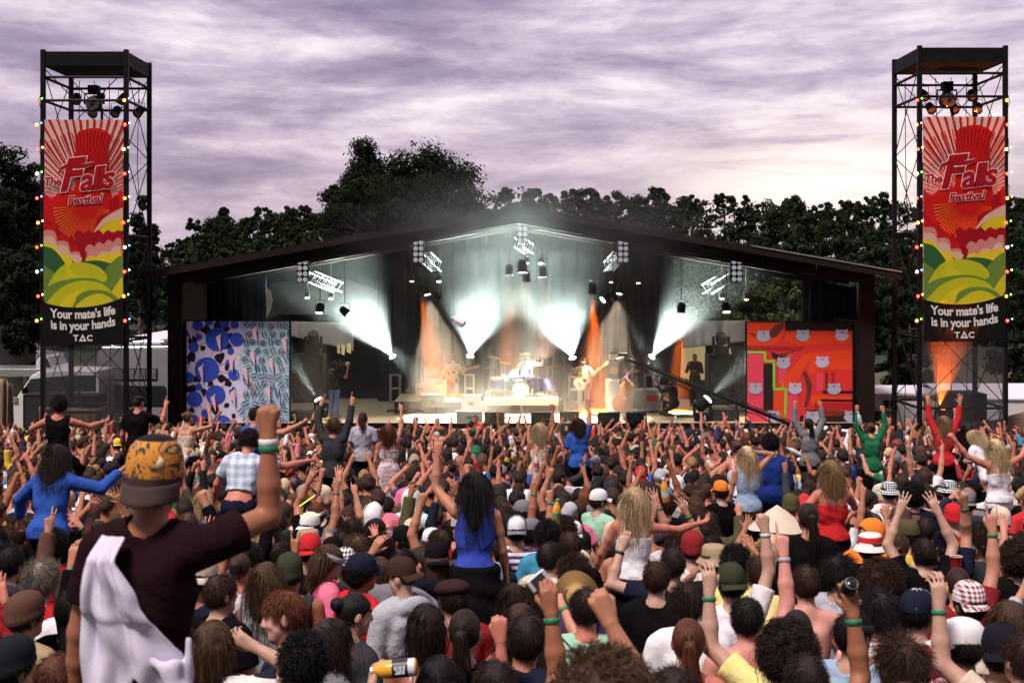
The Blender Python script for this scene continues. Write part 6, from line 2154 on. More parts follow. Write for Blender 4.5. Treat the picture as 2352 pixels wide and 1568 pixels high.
M_hair = hair_material()
def pattern_mat(name, axis, freq, col2, duty=.5, plaid=False):
 m = mat(name, rough=.9, var=.12, vscale=14, objcol=True, spec=.12, bump=.3, bscale=22)
 t = m.node_tree
 b = t.nodes['Principled BSDF']
 hs = b.inputs['Base Color'].links[0].from_node
 tcn = N(t, 'ShaderNodeTexCoord')
 sp = N(t, 'ShaderNodeSeparateXYZ')
 t.links.new(tcn.outputs['Object'], sp.inputs[0])
 def bands(ax):
  fr = math_node(t, 'FRACT', math_node(t, 'MULTIPLY', sp.outputs[ax], freq))
  return math_node(t, 'LESS_THAN', fr, duty)
 f = bands(axis)
 if plaid:
  f = math_node(t, 'MULTIPLY', math_node(t, 'ADD', f, bands(0)), .5)
 mx = N(t, 'ShaderNodeMix', data_type='RGBA')
 t.links.new(f, mx.inputs[0])
 t.links.new(hs.outputs[0], mx.inputs[6])
 mx.inputs[7].default_value = (*col2, 1)
 t.links.new(mx.outputs[2], b.inputs['Base Color'])
 return m
PAT = {
 'stripes': pattern_mat('striped_knit', 2, 18, (.70, .68, .70), .5),
 'wide_stripes': pattern_mat('wide_striped_knit', 2, 9, (.70, .64, .62), .6),
 'fine_stripes': pattern_mat('fine_striped_knit', 2, 34, (.25, .25, .32), .35),
 'plaid': pattern_mat('plaid_cotton', 2, 11, (.62, .64, .70), .5, plaid=True),
 'check': pattern_mat('check_cotton', 2, 60, (.45, .40, .42), .4, plaid=True),
 'bold_check': pattern_mat('bold_check', 2, 38, (.72, .72, .74), .5, plaid=True),
}
M_floral = mat('floral_cotton', (.55, .45, .46), .9, var=.0, vscale=30)
_t = M_floral.node_tree
_c = ramp_node(_t, noise_node(_t, N(_t, 'ShaderNodeTexCoord').outputs['Object'], 32, 2, .5), [(.0, (.62, .52, .55)), (.52, (.62, .52, .55)), (.56, (.35, .07, .10)), (.64, (.30, .25, .2)), (.68, (.62, .55, .55))], 'CONSTANT')
_t.links.new(_c, _t.nodes['Principled BSDF'].inputs['Base Color'])
PAT['floral'] = M_floral
# ------------------------------------------------------------------ factory with shared meshes
MC = {}
def cached(key, fn):
 if key not in MC:
  MC[key] = fn()
 return MC[key]
def get_J(pose, legs, lean, head, female):
 P = POSES[pose] if isinstance(pose, str) else pose[1]
 k = pose if isinstance(pose, str) else pose[0]
 return (k, legs, lean, head, female), skeleton(P, legs, lean, head, female)
_hs = {}
def hair_mesh(style, var, under):
 def f():
  V, F = hair_geo(style, 100 + var * 17 + len(style), False, under)
  return mesh_of('hair', V, F, [M_hair], smooth=True)
 return cached(('hair', style, var, under), f)
def hat_mesh(kind, pattern=None):
 def f():
  if kind == 'hood':
   V, F = hood_geo()
   return mesh_of('hood', V, F, [M_felt], smooth=True)
  mb = hat_mb(kind)
  mats = [PAT[pattern] if pattern else M_felt, M_band2 if kind in ('trucker',) else M_felt]
  if kind == 'sunglasses': mats = [M_black, M_black]
  if kind in ('straw', 'brim', 'bucket'): mats[1] = mat('hat_ribbon', (.05, .04, .035), .8)
  me = mesh_of(kind, mb.v, mb.f, mats, mb.m, smooth=True)
  return me
 return cached(('hat', kind, pattern), f)
def person(pos, yaw=0, pose='down', legs='stand', lean=(0, 0), head=(0, 0, 0), female=False, scale=1.0, skin=(.45, .26, .19), hair=('short', (.03, .02, .015)), hat=None, top=('tee', (.02, .02, .022)), pants=(.02, .022, .03), band=None, label='', group=None, vox=.0105, mouth=False, bandside=None, cat='person', J_out=None, shades=False, pants_short=False, skirt=None):
 key, J = get_J(pose, legs, lean, head, female)
 def mk():
  V, F, mi = build_body(J, vox, female, mouth)
  return mesh_of('person', V, F, [M_skin, M_lip, M_eyew, M_iris], mi, smooth=True)
 me = cached(('body', key, vox, mouth), mk)
 o = link('person', me, None, pos, (0, 0, yaw), skin)
 o.scale = (scale,) * 3
 tag(o, label, cat, group)
 if top and top[0] != 'bare':
  kind, col = top[0], top[1]
  pat = top[2] if len(top) > 2 else None
  vv = .0125 if vox > .008 else .009
  def mt():
   V, F = build_top(J, kind, vv, 1 + len(str(key)) % 7, female)
   return mesh_of('top', V, F, [PAT[pat] if pat else M_cloth], smooth=True)
  nm = {'tee': 'shirt', 'long': 'jumper', 'hoodie': 'hoodie', 'tank': 'singlet', 'strap': 'strappy_top', 'crop': 'cropped_shirt', 'dress': 'dress'}[kind]
  link(nm, cached(('top', key, kind, pat, vv), mt), o, color=col)
 if pants:
  def mp():
   V, F = build_trousers(J, short=pants_short)
   return mesh_of('trousers', V, F, [M_cloth], smooth=True)
  link('shorts' if pants_short else 'trousers', cached(('pants', legs, pants_short), mp), o, color=pants)
 if skirt:
  def ms():
   f = Field((-.4, -.45, .2), (.4, .45, 1.15), .014)
   f.cap((0, -.01, 1.04), (0, -.03, .45), .17, .32, k=.05)
   f.ell((0, -.01, .98), (.19, .14, .12), .05)
   f.wobble(.010, 30, 9)
   f.plane((0, 0, 1.04), (0, 0, 1))
   f.plane((0, 0, .38), (0, 0, -1))
   V, F = f.mesh()
   return mesh_of('skirt', V, F, [M_cloth], smooth=True)
  link('skirt', cached(('skirt',), ms), o, color=skirt)
 Mh = Matrix(J['Mh'].tolist())
 hl, he = Vector(J['head']), Mh.to_euler()
 if hair:
  h = link('hair', hair_mesh(hair[0], hair[2] if len(hair) > 2 else 0, bool(hat) and hat[0] not in ('sunglasses', 'headband')), o, hl, he, hair[1])
 if hat:
  a = hat[2] if len(hat) > 2 else 0
  k = link({'trucker': 'cap', 'bucket': 'bucket_hat', 'brim': 'brimmed_hat', 'straw': 'straw_hat', 'cone': 'conical_hat', 'flatcap': 'flat_cap'}.get(hat[0], hat[0]), hat_mesh(hat[0], hat[3] if len(hat) > 3 else None), o, hl, (Mh @ Matrix.Rotation(R(a), 3, 'Z')).to_euler(), hat[1])
 if shades:
  link('sunglasses', hat_mesh('sunglasses'), o, hl, he, (.01, .01, .01))
 if band:
  def mw():
   mb = MB()
   mb.lathe([(.033, -.011), (.0355, -.009), (.0355, .009), (.033, .011)], (0, 0, 0), 14, caps=False)
   return mesh_of('wristband', mb.v, mb.f, [M_wrist], smooth=True)
  wm = cached(('wrist',), mw)
  for s in ((1, -1) if bandside is None else (bandside,)):
   if J['wr', s][2] > J['sh', s][2] + .1:
    d = Vector(J['fd', s])
    link('wristband', wm, o, Vector(J['wr', s]) - d * .02, rot_to(d).to_euler(), band)
    break
 if J_out is not None: J_out.append(J)
 return o
def local_head(pose, legs, lean, head, female):
 return Vector(get_J(pose, legs, lean, head, female)[1]['head'])
TAKEN = []                                   # (x, y, r): ground already occupied
SKIN = {'pale': (.48, .215, .145), 'fair': (.42, .175, .105), 'tan': (.31, .118, .062), 'pink': (.48, .165, .115), 'brown': (.18, .07, .036)}
HC = {'black': (.010, .008, .008), 'dark': (.022, .013, .010), 'brown': (.038, .018, .011), 'light': (.085, .045, .024), 'blonde': (.26, .15, .07), 'fair': (.52, .37, .21), 'red': (.14, .042, .018), 'auburn': (.10, .034, .018), 'grey': (.16, .13, .11)}
# ================================================================== THE AUDIENCE
K = dict(black=(.006, .005, .006), navy=(.012, .014, .03), white=(.72, .69, .73), cream=(.60, .50, .40), grey=(.16, .16, .18), lgrey=(.38, .38, .43), charcoal=(.035, .035, .04), red=(.50, .022, .028), dred=(.22, .018, .022), blue=(.028, .085, .36), lblue=(.28, .38, .52), teal=(.05, .24, .38), purple=(.07, .045, .13), pink=(.75, .17, .28), rose=(.72, .26, .24), green=(.016, .12, .055), mint=(.30, .52, .38), olive=(.075, .065, .03), dolive=(.035, .042, .022), yellow=(.78, .52, .07), pyellow=(.80, .70, .28), orange=(.78, .20, .03), brown=(.10, .05, .035), dbrown=(.045, .022, .018), tan=(.34, .25, .16), straw=(.55, .36, .16), lime=(.40, .75, .08), gold=(.45, .28, .05), band=(.015, .20, .085), wband=(.6, .6, .6))
G_AUD, G_RIDE = 'festival audience facing the stage', 'people riding on shoulders'
def put(x, y, Z=None, ride=False, yaw=0, pose='down', lean=(0, 0), head=(0, 0, 0), female=False, label='', carrier='', **kw):
 """a person whose head shows at (x, y); standing ones find their own depth on the slope"""
 legs = 'ride' if ride else 'stand'
 lean = (R(lean[0]), R(lean[1]))
 head = tuple(R(a) for a in head)
 if Z is None: Z = 3600.0 / (y - 920.0) if y > 1247 else 4108.0 / (y - 873.8)
 yr = R(yaw)
 hl = local_head(pose, legs, lean, head, female)
 T = W(x, y, Z)
 Rz = Matrix.Rotation(yr, 3, 'Z')
 s = kw.pop('scale', None)
 if s is None:
  s = .94 if female else 1.0
  if not ride:
   s = min(max((T.z - ground(Z)) / hl.z, .86), 1.12)
 pos = T - Rz @ (hl * s)
 if not ride:
  pos.z = ground(pos.y)
 TAKEN.append((pos.x, pos.y, .21 if not ride else .24))
 o = person(pos, yr, pose, legs, lean, head, female, s, label=label, group=G_RIDE if ride else G_AUD, **kw)
 if ride:
  seat = pos.z + (.93 - .10) * s
  cp = Rz @ Vector((0, .085, 0)) + pos
  sc = min(max((seat - ground(cp.y)) / 1.455, .80), 1.15)
  person((cp.x, cp.y, seat - 1.455 * sc), yr, 'carry', 'stand', (0, 0), (0, 0, 0), False, sc, SKIN['fair'], ('short', HC['dark']), None, ('tee', K['black']), group='people carrying someone', label=carrier)
  TAKEN.append((cp.x, cp.y, .28))
 return o
POSES['right_low'] = {1: arm((.5, .8, .15), (-.15, .45, .85), 'point')}
POSES['left_low'] = {-1: arm((-.45, .85, .3), (.3, .5, .8), 'fist')}
POSES['clap_low'] = {s: arm((.55 * s, .75, .2), (-.65 * s, .35, .75), 'open') for s in (1, -1)}
POSES['elbow_out'] = {1: arm((.85, .2, .30), (-.9, .0, .45), 'relax')}
POSES['carry'] = {s: arm((.5 * s, .55, -.6), (-.45 * s, .75, .35), 'grip') for s in (1, -1)}
POSES['bottle_drink'] = {1: arm((.75, .15, -.35), (-.45, .35, .85), 'grip')}
POSES['raise_grip'] = {1: up(1, .35, .3, .0, .15, 'grip')}
POSES['raise_grip_left'] = {-1: up(-1, .45, .25, .05, .1, 'grip')}
POSES['hero'] = {1: arm((.72, .62, .30), (-.02, .02, 1), 'fist'), -1: arm((-.26, .02, -1), (-.10, .18, -1), 'relax')}
POSES['sweep'] = {1: arm((.9, .4, -.25), (.35, .8, .5), 'open'), -1: arm((-.75, .3, -.6), (-.3, .5, -.8), 'relax')}
POSES['reach'] = {1: arm((.75, .45, -.3), (.55, .8, .15), 'relax'), -1: arm((-.7, .5, -.35), (-.2, .9, -.3), 'relax')}
POSES['headphones'] = {1: arm((.45, .75, -.35), (.15, .35, .9), 'point')}
POSES['lead'] = {1: arm((.7, .6, .05), (.5, .85, .45), 'point'), -1: arm((-.55, .4, -.7), (-.1, .6, -.7), 'relax')}
POSES['one_wide'] = {1: arm((.85, .5, -.15), (.75, .65, .1), 'relax'), -1: arm((-.45, .2, -.9), (-.2, .5, -.8), 'relax')}
POSES['flex'] = {1: arm((.9, .4, .25), (-.3, .35, .9), 'point'), -1: arm((-.5, .3, -.8), (.2, .6, -.7), 'relax')}
POSES['hip'] = {-1: arm((-.6, -.05, -.75), (.25, .3, -.9), 'relax'), 1: arm((.45, .6, -.5), (.2, .9, .3), 'relax')}
POSES['left_up_bent'] = {-1: arm((-.55, .55, .55), (.05, .2, .95), 'relax'), 1: DOWN[1]}
POSES['phone'] = {1: arm((.35, .6, .7), (-.05, .1, .95), 'grip')}
h = lambda s, c, v=0: (s, HC[c], v)
# --- the man in front, riding high, fist in the air
man = put(357, 1106, 4.05, True, -6, 'hero', (3, 2), (4, 0, 0), scale=.93, skin=SKIN['tan'], hair=h('short', 'dark'), hat=None, top=('tee', (.016, .006, .008)), pants=K['black'], vox=.006,
          label='man in maroon shirt with fist thrust up, pale jumper knotted round his shoulder', carrier='person beneath the man with the knotted pale jumper')
man.scale = (.87, .93, .93)
# --- riders
put(132, 1052, 11.6, True, -8, 'sweep', (16, -2), (12, -8, 0), True, skin=SKIN['fair'], hair=h('wavy', 'dark'), top=('long', K['blue']), pants=K['black'], label='woman with wavy dark hair in bright blue jumper riding on shoulders', carrier='person carrying the woman in the bright blue jumper')
put(135, 932, 19, True, 8, 'reach', (4, 0), (20, 0, 0), skin=SKIN['pink'], hair=h('curly', 'dark'), top=('tank', K['black']), pants=K['black'], label='curly-haired man in black singlet seated high, arm stretched out', carrier='person carrying the man in the black singlet')
put(318, 925, 21, True, 0, 'headphones', (2, 0), (-15, 0, 0), skin=SKIN['pink'], hair=h('buzz', 'dark'), hat=('headband', K['black']), top=('tee', K['black']), pants=K['black'], label='person in black shirt and headset seated high beside a tower leg', carrier='person carrying the one with the headset')
put(432, 960, 22, True, -12, 'flex', (4, 0), (-20, 0, 0), True, skin=SKIN['fair'], hair=h('bun', 'light'), top=('strap', K['cream']), pants=K['navy'], label='fair-haired woman in cream strappy top pointing at the blue mural', carrier='person carrying the woman in the cream strappy top')
put(572, 1018, 14.3, True, 4, 'one_wide', (26, 6), (0, -20, 0), skin=SKIN['pink'], hair=h('curly', 'dark'), top=('crop', K['lblue'], 'plaid'), pants=K['navy'], label='man in pale blue plaid shirt bent forward, red waistband showing', carrier='person carrying the man in the plaid shirt')
put(590, 955, 18, True, -40, 'lead', (6, 0), (-30, 0, 0), skin=SKIN['fair'], hair=h('short', 'dark'), top=('tee', K['blue']), pants=K['black'], label='dark-haired man in mid-blue shirt turned side-on before the blue mural', carrier='person carrying the man in the mid-blue shirt')
put(767, 980, 20, True, -6, 'both_point', (2, 0), (0, 0, 0), skin=SKIN['fair'], hair=h('messy', 'light', 1), top=('long', K['charcoal']), pants=K['black'], label='shaggy-haired person in charcoal jumper, both arms thrown up by a floor light', carrier='person carrying the one in the charcoal jumper')
put(834, 962, 24, True, 0, 'down', (2, 0), (0, -6, 0), skin=SKIN['fair'], hair=h('pony', 'brown'), top=('tee', K['lgrey'], 'fine_stripes'), pants=K['navy'], label='woman with tied brown hair in fine-striped white tee before the stage floor', carrier='person carrying the woman in the fine-striped tee')
put(893, 990, 21, True, 4, 'right_point', (3, 0), (-12, 0, 0), True, skin=SKIN['pale'], hair=h('long', 'auburn'), top=('dress', K['rose'], 'floral'), pants=None, label='woman with long auburn hair in a speckled sundress, arm straight up', carrier='person carrying the woman in the sundress')
put(1240, 988, 21, True, 4, 'right_fist', (4, 2), (-10, 0, 0), True, skin=SKIN['tan'], hair=h('wavy', 'fair'), top=('strap', K['cream']), pants=K['cream'], label='blonde woman in backless cream dress with raised right arm', carrier='person carrying the blonde woman in the cream dress')
put(1328, 975, 22, True, 6, 'right_point', (8, 0), (-6, 0, 0), True, skin=SKIN['fair'], hair=h('wavy', 'brown', 1), top=('tee', K['blue']), pants=K['black'], label='brown-haired woman in royal blue tee riding before the bass player', carrier='person carrying the woman in the royal blue tee')
put(1090, 1118, 9.8, True, 2, 'left_up_bent', (12, 0), (0, -6, 0), True, skin=SKIN['fair'], hair=h('long', 'black', 1), top=('tank', (.035, .06, .34)), pants=K['black'], skirt=K['black'], label='woman with long black hair, royal blue vest and wide black skirt', carrier='person hidden under the wide black skirt')
put(1458, 1150, 11.0, True, -2, 'one_wide', (4, 2), (-5, 0, 0), True, skin=SKIN['pink'], hair=h('long', 'fair', 1), top=('strap', K['white']), pants=K['rose'], label='blonde woman in white camisole and pink trousers riding on shoulders', carrier='person carrying the blonde woman in pink trousers')
put(1694, 1030, 18, True, 0, 'hip', (3, 0), (-10, 0, 0), True, skin=SKIN['pink'], hair=h('bun', 'light', 1), top=('strap', K['white']), pants=K['white'], label='woman with short light hair and white strap top beside the blonde in a grey singlet', carrier='person carrying the short-haired woman in white straps')
put(1716, 1045, 16.6, True, 3, 'behind_head', (2, 0), (0, 0, 0), True, skin=SKIN['fair'], hair=h('long', 'fair'), top=('tank', K['lblue']), pants=K['gold'], label='blonde woman in pale blue-grey singlet and mustard skirt', carrier='person carrying the blonde in the pale singlet')
put(1770, 1022, 17.2, True, 0, 'down', (8, 0), (0, -6, 0), skin=SKIN['fair'], hair=h('curly', 'dark', 1), top=('long', K['navy'][:1] + (.03, .16)), pants=K['black'], label='person with dark curls in a deep blue jumper beside the grey singlet', carrier='person carrying the one in the deep blue jumper')
put(1858, 975, 23, True, 4, 'both_fist', (2, 0), (0, 0, 0), True, skin=SKIN['fair'], hair=h('pony', 'black'), top=('long', K['grey']), pants=K['black'], label='dark ponytailed woman in grey top with orange waistband, fists up', carrier='person carrying the woman in the grey top')
put(1908, 1085, 12.6, True, 5, 'hip', (2, 0), (0, 0, 0), True, skin=SKIN['pink'], hair=h('wavy', 'blonde'), top=('strap', K['red']), pants=K['navy'], label='woman with wavy blonde hair in a red bandeau top and jeans', carrier='person carrying the woman in the red bandeau')
put(1856, 1190, 9.8, True, 0, 'down', (3, 0), (0, 0, 0), True, skin=SKIN['fair'], hair=h('pony', 'dark', 1), top=('long', K['black']), pants=K['black'], label='woman with tied dark hair in long black top, back turned', carrier='person carrying the woman in the long black top')
put(2000, 985, 23, True, 0, 'both_fist', (4, 0), (0, 0, 0), True, skin=SKIN['fair'], hair=h('bun', 'light', 1), top=('long', K['green']), pants=K['navy'], label='woman in a bottle-green jumper with both arms high by the container', carrier='person carrying the woman in the green jumper')
put(2168, 970, 22, True, -10, 'both_open', (2, 0), (10, 0, 0), True, skin=SKIN['fair'], hair=h('long', 'blonde', 1), top=('long', K['red']), pants=K['navy'], label='blonde woman in a red jumper with arms high under the orange light', carrier='person carrying the blonde in the red jumper')
put(2222, 988, 25, True, 0, 'left_fist', (2, 0), (0, 0, 0), True, skin=SKIN['fair'], hair=h('long', 'dark'), top=('tee', K['black']), pants=K['black'], label='long dark-haired person in black before the hessian fence on the right', carrier='person carrying the dark-haired one at the hessian fence')
put(2236, 1005, 20, True, 30, 'down', (26, 0), (20, -10, 0), True, skin=SKIN['fair'], hair=h('long', 'fair', 1), top=('tee', K['white']), pants=K['navy'], label='blonde woman in white tee stooping beside the blonde in a white slip', carrier='person carrying the stooping blonde')
put(2286, 1030, 15.8, True, 18, 'wide', (4, 0), (-10, 0, 0), True, skin=SKIN['pink'], hair=h('long', 'fair'), top=('strap', K['white']), pants=K['white'], label='platinum blonde woman in a white slip, arm held out', carrier='person carrying the platinum blonde in the white slip')
# --- people standing in the crowd whom one can pick out
C = lambda c, a=0: ('cap', K[c], a)
put(712, 1268, yaw=10, hair=h('short', 'dark'), hat=C('red', 180), top=('tee', K['black']), label='person in a plain red cap worn backwards and black shirt')
put(755, 1290, yaw=-70, head=(-10, -12, 0), female=True, hair=h('bob', 'light'), hat=('headband', K['lgrey']), top=('tee', K['pink']), label='woman in striped headband, face in profile beside the red cap')
put(665, 1318, yaw=5, hair=h('short', 'dark', 1), hat=('beanie', K['dolive']), top=('tank', K['charcoal']), skin=SKIN['tan'], label='man in dark green beanie and charcoal singlet with bare shoulders')
put(612, 1335, yaw=-5, female=True, hair=h('long', 'light', 1), top=('tank', K['lgrey']), label='woman with long straw-coloured hair beside the dark green beanie')
put(832, 1318, yaw=-50, head=(-15, 0, 0), hair=h('curly', 'black', 1), hat=C('navy', 0), top=('tee', K['red']), skin=SKIN['tan'], label='man in navy peaked cap and bright red shirt')
put(925, 1328, yaw=40, head=(20, -5, 0), hair=h('buzz', 'brown'), hat=C('dbrown', 180), top=('hoodie', K['lgrey']), label='man in brown backwards cap and pale grey-blue hoodie')
put(1003, 1290, yaw=8, hair=h('bob', 'brown', 1), hat=('cap', K['black'], 180), top=('hoodie', (.008, .009, .014)), label='brown-haired person in black backwards cap and dark navy hooded coat')
put(1040, 1378, yaw=20, hair=h('short', 'dark', 1), hat=('flatcap', (.035, .015, .017)), top=('tee', K['dred']), label='person in a dark maroon flat cap')
put(792, 1300, 10.0, yaw=0, hair=None, hat=('beanie', K['black'], 0, 'bold_check'), top=('hoodie', K['tan']), label='person in black and white knitted beanie behind the navy cap')
laugh = put(652, 1418, 6.7, yaw=78, head=(18, -8, 4), hair=h('short', 'red', 1), top=('tee', K['navy']), skin=(.56, .30, .24), mouth=True, vox=.0065, label='laughing ginger-haired man with stubble seen in profile')
put(508, 1368, yaw=-28, head=(-18, 0, 0), hair=h('short', 'brown', 1), top=('tee', K['black']), label='man with cropped sandy hair beside the pale knotted jumper')
put(490, 1485, yaw=-10, pose='elbow_out', hair=h('bob', 'light'), top=('tee', K['navy'], 'wide_stripes'), label='person in navy and white striped jersey, arm bent behind the head')
put(815, 1412, yaw=-50, head=(-12, -8, 0), female=True, hair=h('bun', 'black', 1), top=('tee', K['charcoal']), label='woman with black hair in a loose bun looking right')
put(698, 1530, yaw=0, hair=h('curly', 'black'), top=('tee', K['charcoal']), label='person with a mop of tight black curls before the laughing man')
drink = put(765, 1478, yaw=-68, head=(-10, 18, 0), pose='bottle_drink', female=True, hair=h('long', 'dark'), top=('hoodie', K['grey']), label='woman with straight dark hair drinking orange juice from a bottle')
put(978, 1442, yaw=8, female=True, hair=h('bob', 'dark', 1), top=('strap', K['white'], 'floral'), skin=SKIN['tan'], label='woman with a dark bob and floral halter tied at the neck')
put(1068, 1455, yaw=-8, female=True, hair=h('pony', 'dark'), top=('tee', K['black']), label='dark-haired woman just right of the floral halter')
put(1320, 1322, yaw=0, hair=h('curly', 'brown', 1), hat=None, top=('tee', K['purple']), label='curly-haired man in purple shirt with straw hat hung behind his head')
put(1345, 1402, yaw=4, hair=h('short', 'dark', 1), top=('tee', K['mint']), skin=SKIN['pink'], label='man with neat dark hair and sunburnt neck before the straw hat')
put(1310, 1258, yaw=-5, hair=h('short', 'brown'), top=('tee', K['black']), label='auburn-brown haired man in black shirt with faint badge on the back')
put(1258, 1235, yaw=0, hair=h('curly', 'black', 1), top=('tee', K['teal']), label='dark curly-haired person in turquoise shirt')
put(1264, 1285, yaw=-20, head=(-20, 0, 0), hair=h('short', 'dark'), top=('hoodie', K['cream']), label='dark-haired person in a fleecy cream collar before the turquoise shirt')
put(1187, 1222, yaw=0, hair=h('short', 'black'), hat=('trucker', K['grey'], 180), top=('tee', K['purple'], 'stripes'), label='man in grey mesh cap and mauve striped shirt')
put(1376, 1152, yaw=-40, head=(-20, 0, 0), hair=h('short', 'brown'), hat=C('white', 0), top=('tee', K['mint']), label='person in white and pale blue peaked cap turned right')
put(1238, 1130, yaw=150, head=(0, 0, 0), hair=h('short', 'dark'), top=('tee', K['black']), shades=True, label='man in dark sunglasses facing back towards the hill')
put(945, 1150, yaw=0, hair=None, hat=('hood', (.55, .70, .66)), top=('tee', (.55, .70, .66)), label='person with pale mint shirt pulled over the head as a hood')
put(1508, 1332, yaw=-12, hair=h('short', 'brown', 2), top=('tee', K['black']), label='man with cropped spiky hair and black shirt')
put(1580, 1390, yaw=0, hair=h('messy', 'dark', 1), hat=('sunglasses', K['black']), top=('tee', K['white'], 'stripes'), label='person with sunglasses pushed up on thick dark hair, white striped shirt')
put(1582, 1478, yaw=-5, female=True, hair=h('pony', 'auburn'), top=('strap', K['rose']), skin=SKIN['pink'], label='woman with a red-tied ponytail and bare shoulders')
put(1715, 1425, yaw=0, pose='right_point', hair=h('short', 'black', 2), top=('bare',), skin=(.58, .25, .20), band=K['lgrey'], label='shirtless sunburnt man with star tattoo, watch and pointing finger')
put(1808, 1512, yaw=0, hair=h('afro', 'dark'), top=('tee', K['dred']), label='person with round dark curls and magenta bandana')
put(1830, 1452, yaw=0, hair=h('buzz', 'dark'), top=('bare',), skin=(.55, .25, .20), label='shirtless man with a shaved dark head')
put(1960, 1462, yaw=-30, head=(-15, 0, 0), hair=h('short', 'black', 1), hat=('headband', K['charcoal']), top=('tee', K['lblue']), label='man in grey headband and powder-blue polo shirt')
put(2018, 1415, yaw=4, hair=h('messy', 'black'), top=('tee', K['rose'], 'wide_stripes'), label='man with thick black hair in cream and rose striped shirt')
put(2108, 1412, yaw=-30, head=(-15, 0, 0), hair=h('short', 'black'), hat=('trucker', K['navy'], 0), top=('tee', K['dred']), label='man in white-fronted navy cap looking right')
put(2228, 1392, yaw=10, hair=h('short', 'dark'), hat=('cap', K['dred'], 180, 'bold_check'), top=('long', K['dred'], 'check'), label='man in a maroon tartan cap and checked shirt')
put(2208, 1488, yaw=20, hair=h('short', 'black', 1), hat=('cap', K['white'], 60), top=('tee', K['dred'], 'check'), label='person in a clean white peaked cap turned left')
put(2300, 1505, yaw=-15, hair=h('short', 'dark', 1), hat=('cap', (.010, .010, .016), 180), top=('tee', K['charcoal']), label='person in a black cap with small stitched lettering at the corner')
put(1932, 1322, yaw=-40, head=(-15, 0, 0), hair=h('messy', 'black', 1), top=('tee', K['lgrey']), label='person with long black fringe in profile behind the drink can')
put(2022, 1345, yaw=0, hair=h('afro', 'brown', 1), top=('tee', K['black']), label='person with a loose brown afro right of the drink can')
put(2122, 1275, yaw=0, pose='clap', hair=h('short', 'dark', 1), top=('tee', K['black']), label='man with narrow cropped dark head clapping overhead')
put(2060, 1260, yaw=150, head=(15, -10, 0), hair=h('short', 'light'), top=('tee', K['lgrey']), label='sandy-haired man in grey tee turned towards the camera')
put(1785, 1204, yaw=0, hair=h('short', 'dark'), hat=('cone', K['cream']), top=('tee', K['yellow']), label='person in a wide cream conical hat and yellow shirt')
put(1816, 1165, yaw=0, hair=h('buzz', 'brown'), hat=('beanie', K['olive']), top=('tee', K['brown']), skin=SKIN['pink'], label='person in an olive knitted beanie and brown tee')
put(2068, 1198, yaw=5, hair=h('short', 'dark'), hat=('brim', K['brown']), top=('tee', K['blue']), label='person in a broad-brimmed brown felt hat')
put(2082, 1232, yaw=35, head=(15, 0, 0), hair=h('short', 'black'), hat=('cap', K['olive'], 0), top=('tee', K['yellow']), label='person in an olive peaked cap and yellow shirt')
put(2220, 1158, yaw=0, hair=h('short', 'dark'), hat=C('grey', 180), top=('hoodie', K['charcoal']), label='person in a grey cap and dark grey hooded top')
put(2042, 1132, yaw=0, hair=h('short', 'dark'), hat=('bucket', K['black'], 0, 'bold_check'), top=('tee', K['white']), label='person in a black and white checked bucket hat left of the big afro')
put(2178, 1128, yaw=0, hair=h('short', 'dark'), hat=('bucket', K['black'], 20, 'bold_check'), top=('tee', K['white']), label='person in a checked bucket hat right of the big afro')
put(2098, 1142, yaw=0, hair=h('afro', 'black', 2), top=('tee', K['navy']), label='person with the biggest black afro and navy tee')
put(2190, 1190, yaw=0, hair=None, hat=('beanie', K['red']), top=('tee', K['red']), label='person in scarlet headscarf and scarlet top')
put(2298, 1198, yaw=0, hair=h('short', 'dark'), hat=('beanie', K['cream']), top=('tee', K['lgrey']), label='person in a ribbed cream beanie')
put(1998, 1228, yaw=150, head=(-40, 0, 0), hair=None, hat=('hood', K['orange']), top=('tee', K['orange']), label='person in a bright orange hood facing sideways')
put(2000, 1262, yaw=-40, hair=h('short', 'dark'), hat=('bucket', K['red'], 0, 'wide_stripes'), top=('tee', K['black']), label='person in a red and white striped bucket hat')
put(1590, 1262, yaw=0, hair=h('short', 'dark', 2), hat=('beanie', K['dred']), top=('tee', K['white']), label='person in a deep red skullcap near the pink trousers')
put(1640, 1292, yaw=10, hair=h('short', 'light', 1), hat=('bucket', K['tan']), top=('tee', K['black']), label='person in a faded tan bucket hat')
put(1690, 1300, yaw=0, hair=h('curly', 'black', 2), top=('tee', K['pyellow']), label='curly black-haired person in pale yellow shirt, head bowed')
put(1745, 1320, yaw=-8, hair=h('short', 'brown', 2), top=('tee', K['pyellow']), label='man with smooth chestnut hair in lemon tee')
put(1770, 1262, yaw=0, female=True, hair=h('long', 'fair'), top=('tee', K['green']), label='woman with very long pale hair beside the long black top')
put(1555, 1118, yaw=0, hair=None, hat=('beanie', K['white']), top=('tee', K['lgrey']), label='person in a round white skullcap')
put(1655, 1130, yaw=20, hair=h('short', 'dark', 1), hat=C('orange', 0), top=('tee', K['black']), label='person in a burnt-orange peaked cap')
put(1528, 1160, yaw=0, hair=h('messy', 'brown', 1), top=('tee', K['black']), label='person with windswept brown hair behind the blonde in pink trousers')
put(270, 1022, yaw=20, hair=h('short', 'dark'), hat=C('yellow', 180), top=('tee', K['black']), label='person in a small sun-yellow cap left of the stage')
put(60, 1418, yaw=-25, head=(-10, 0, 0), hair=h('short', 'brown'), hat=('beanie', K['brown']), top=('tee', K['tan']), label='bearded man in a brown knit beanie and tan top')
put(95, 1335, yaw=0, hair=h('messy', 'grey'), top=('tee', K['red']), label='person with tousled grey-brown hair and red collar')
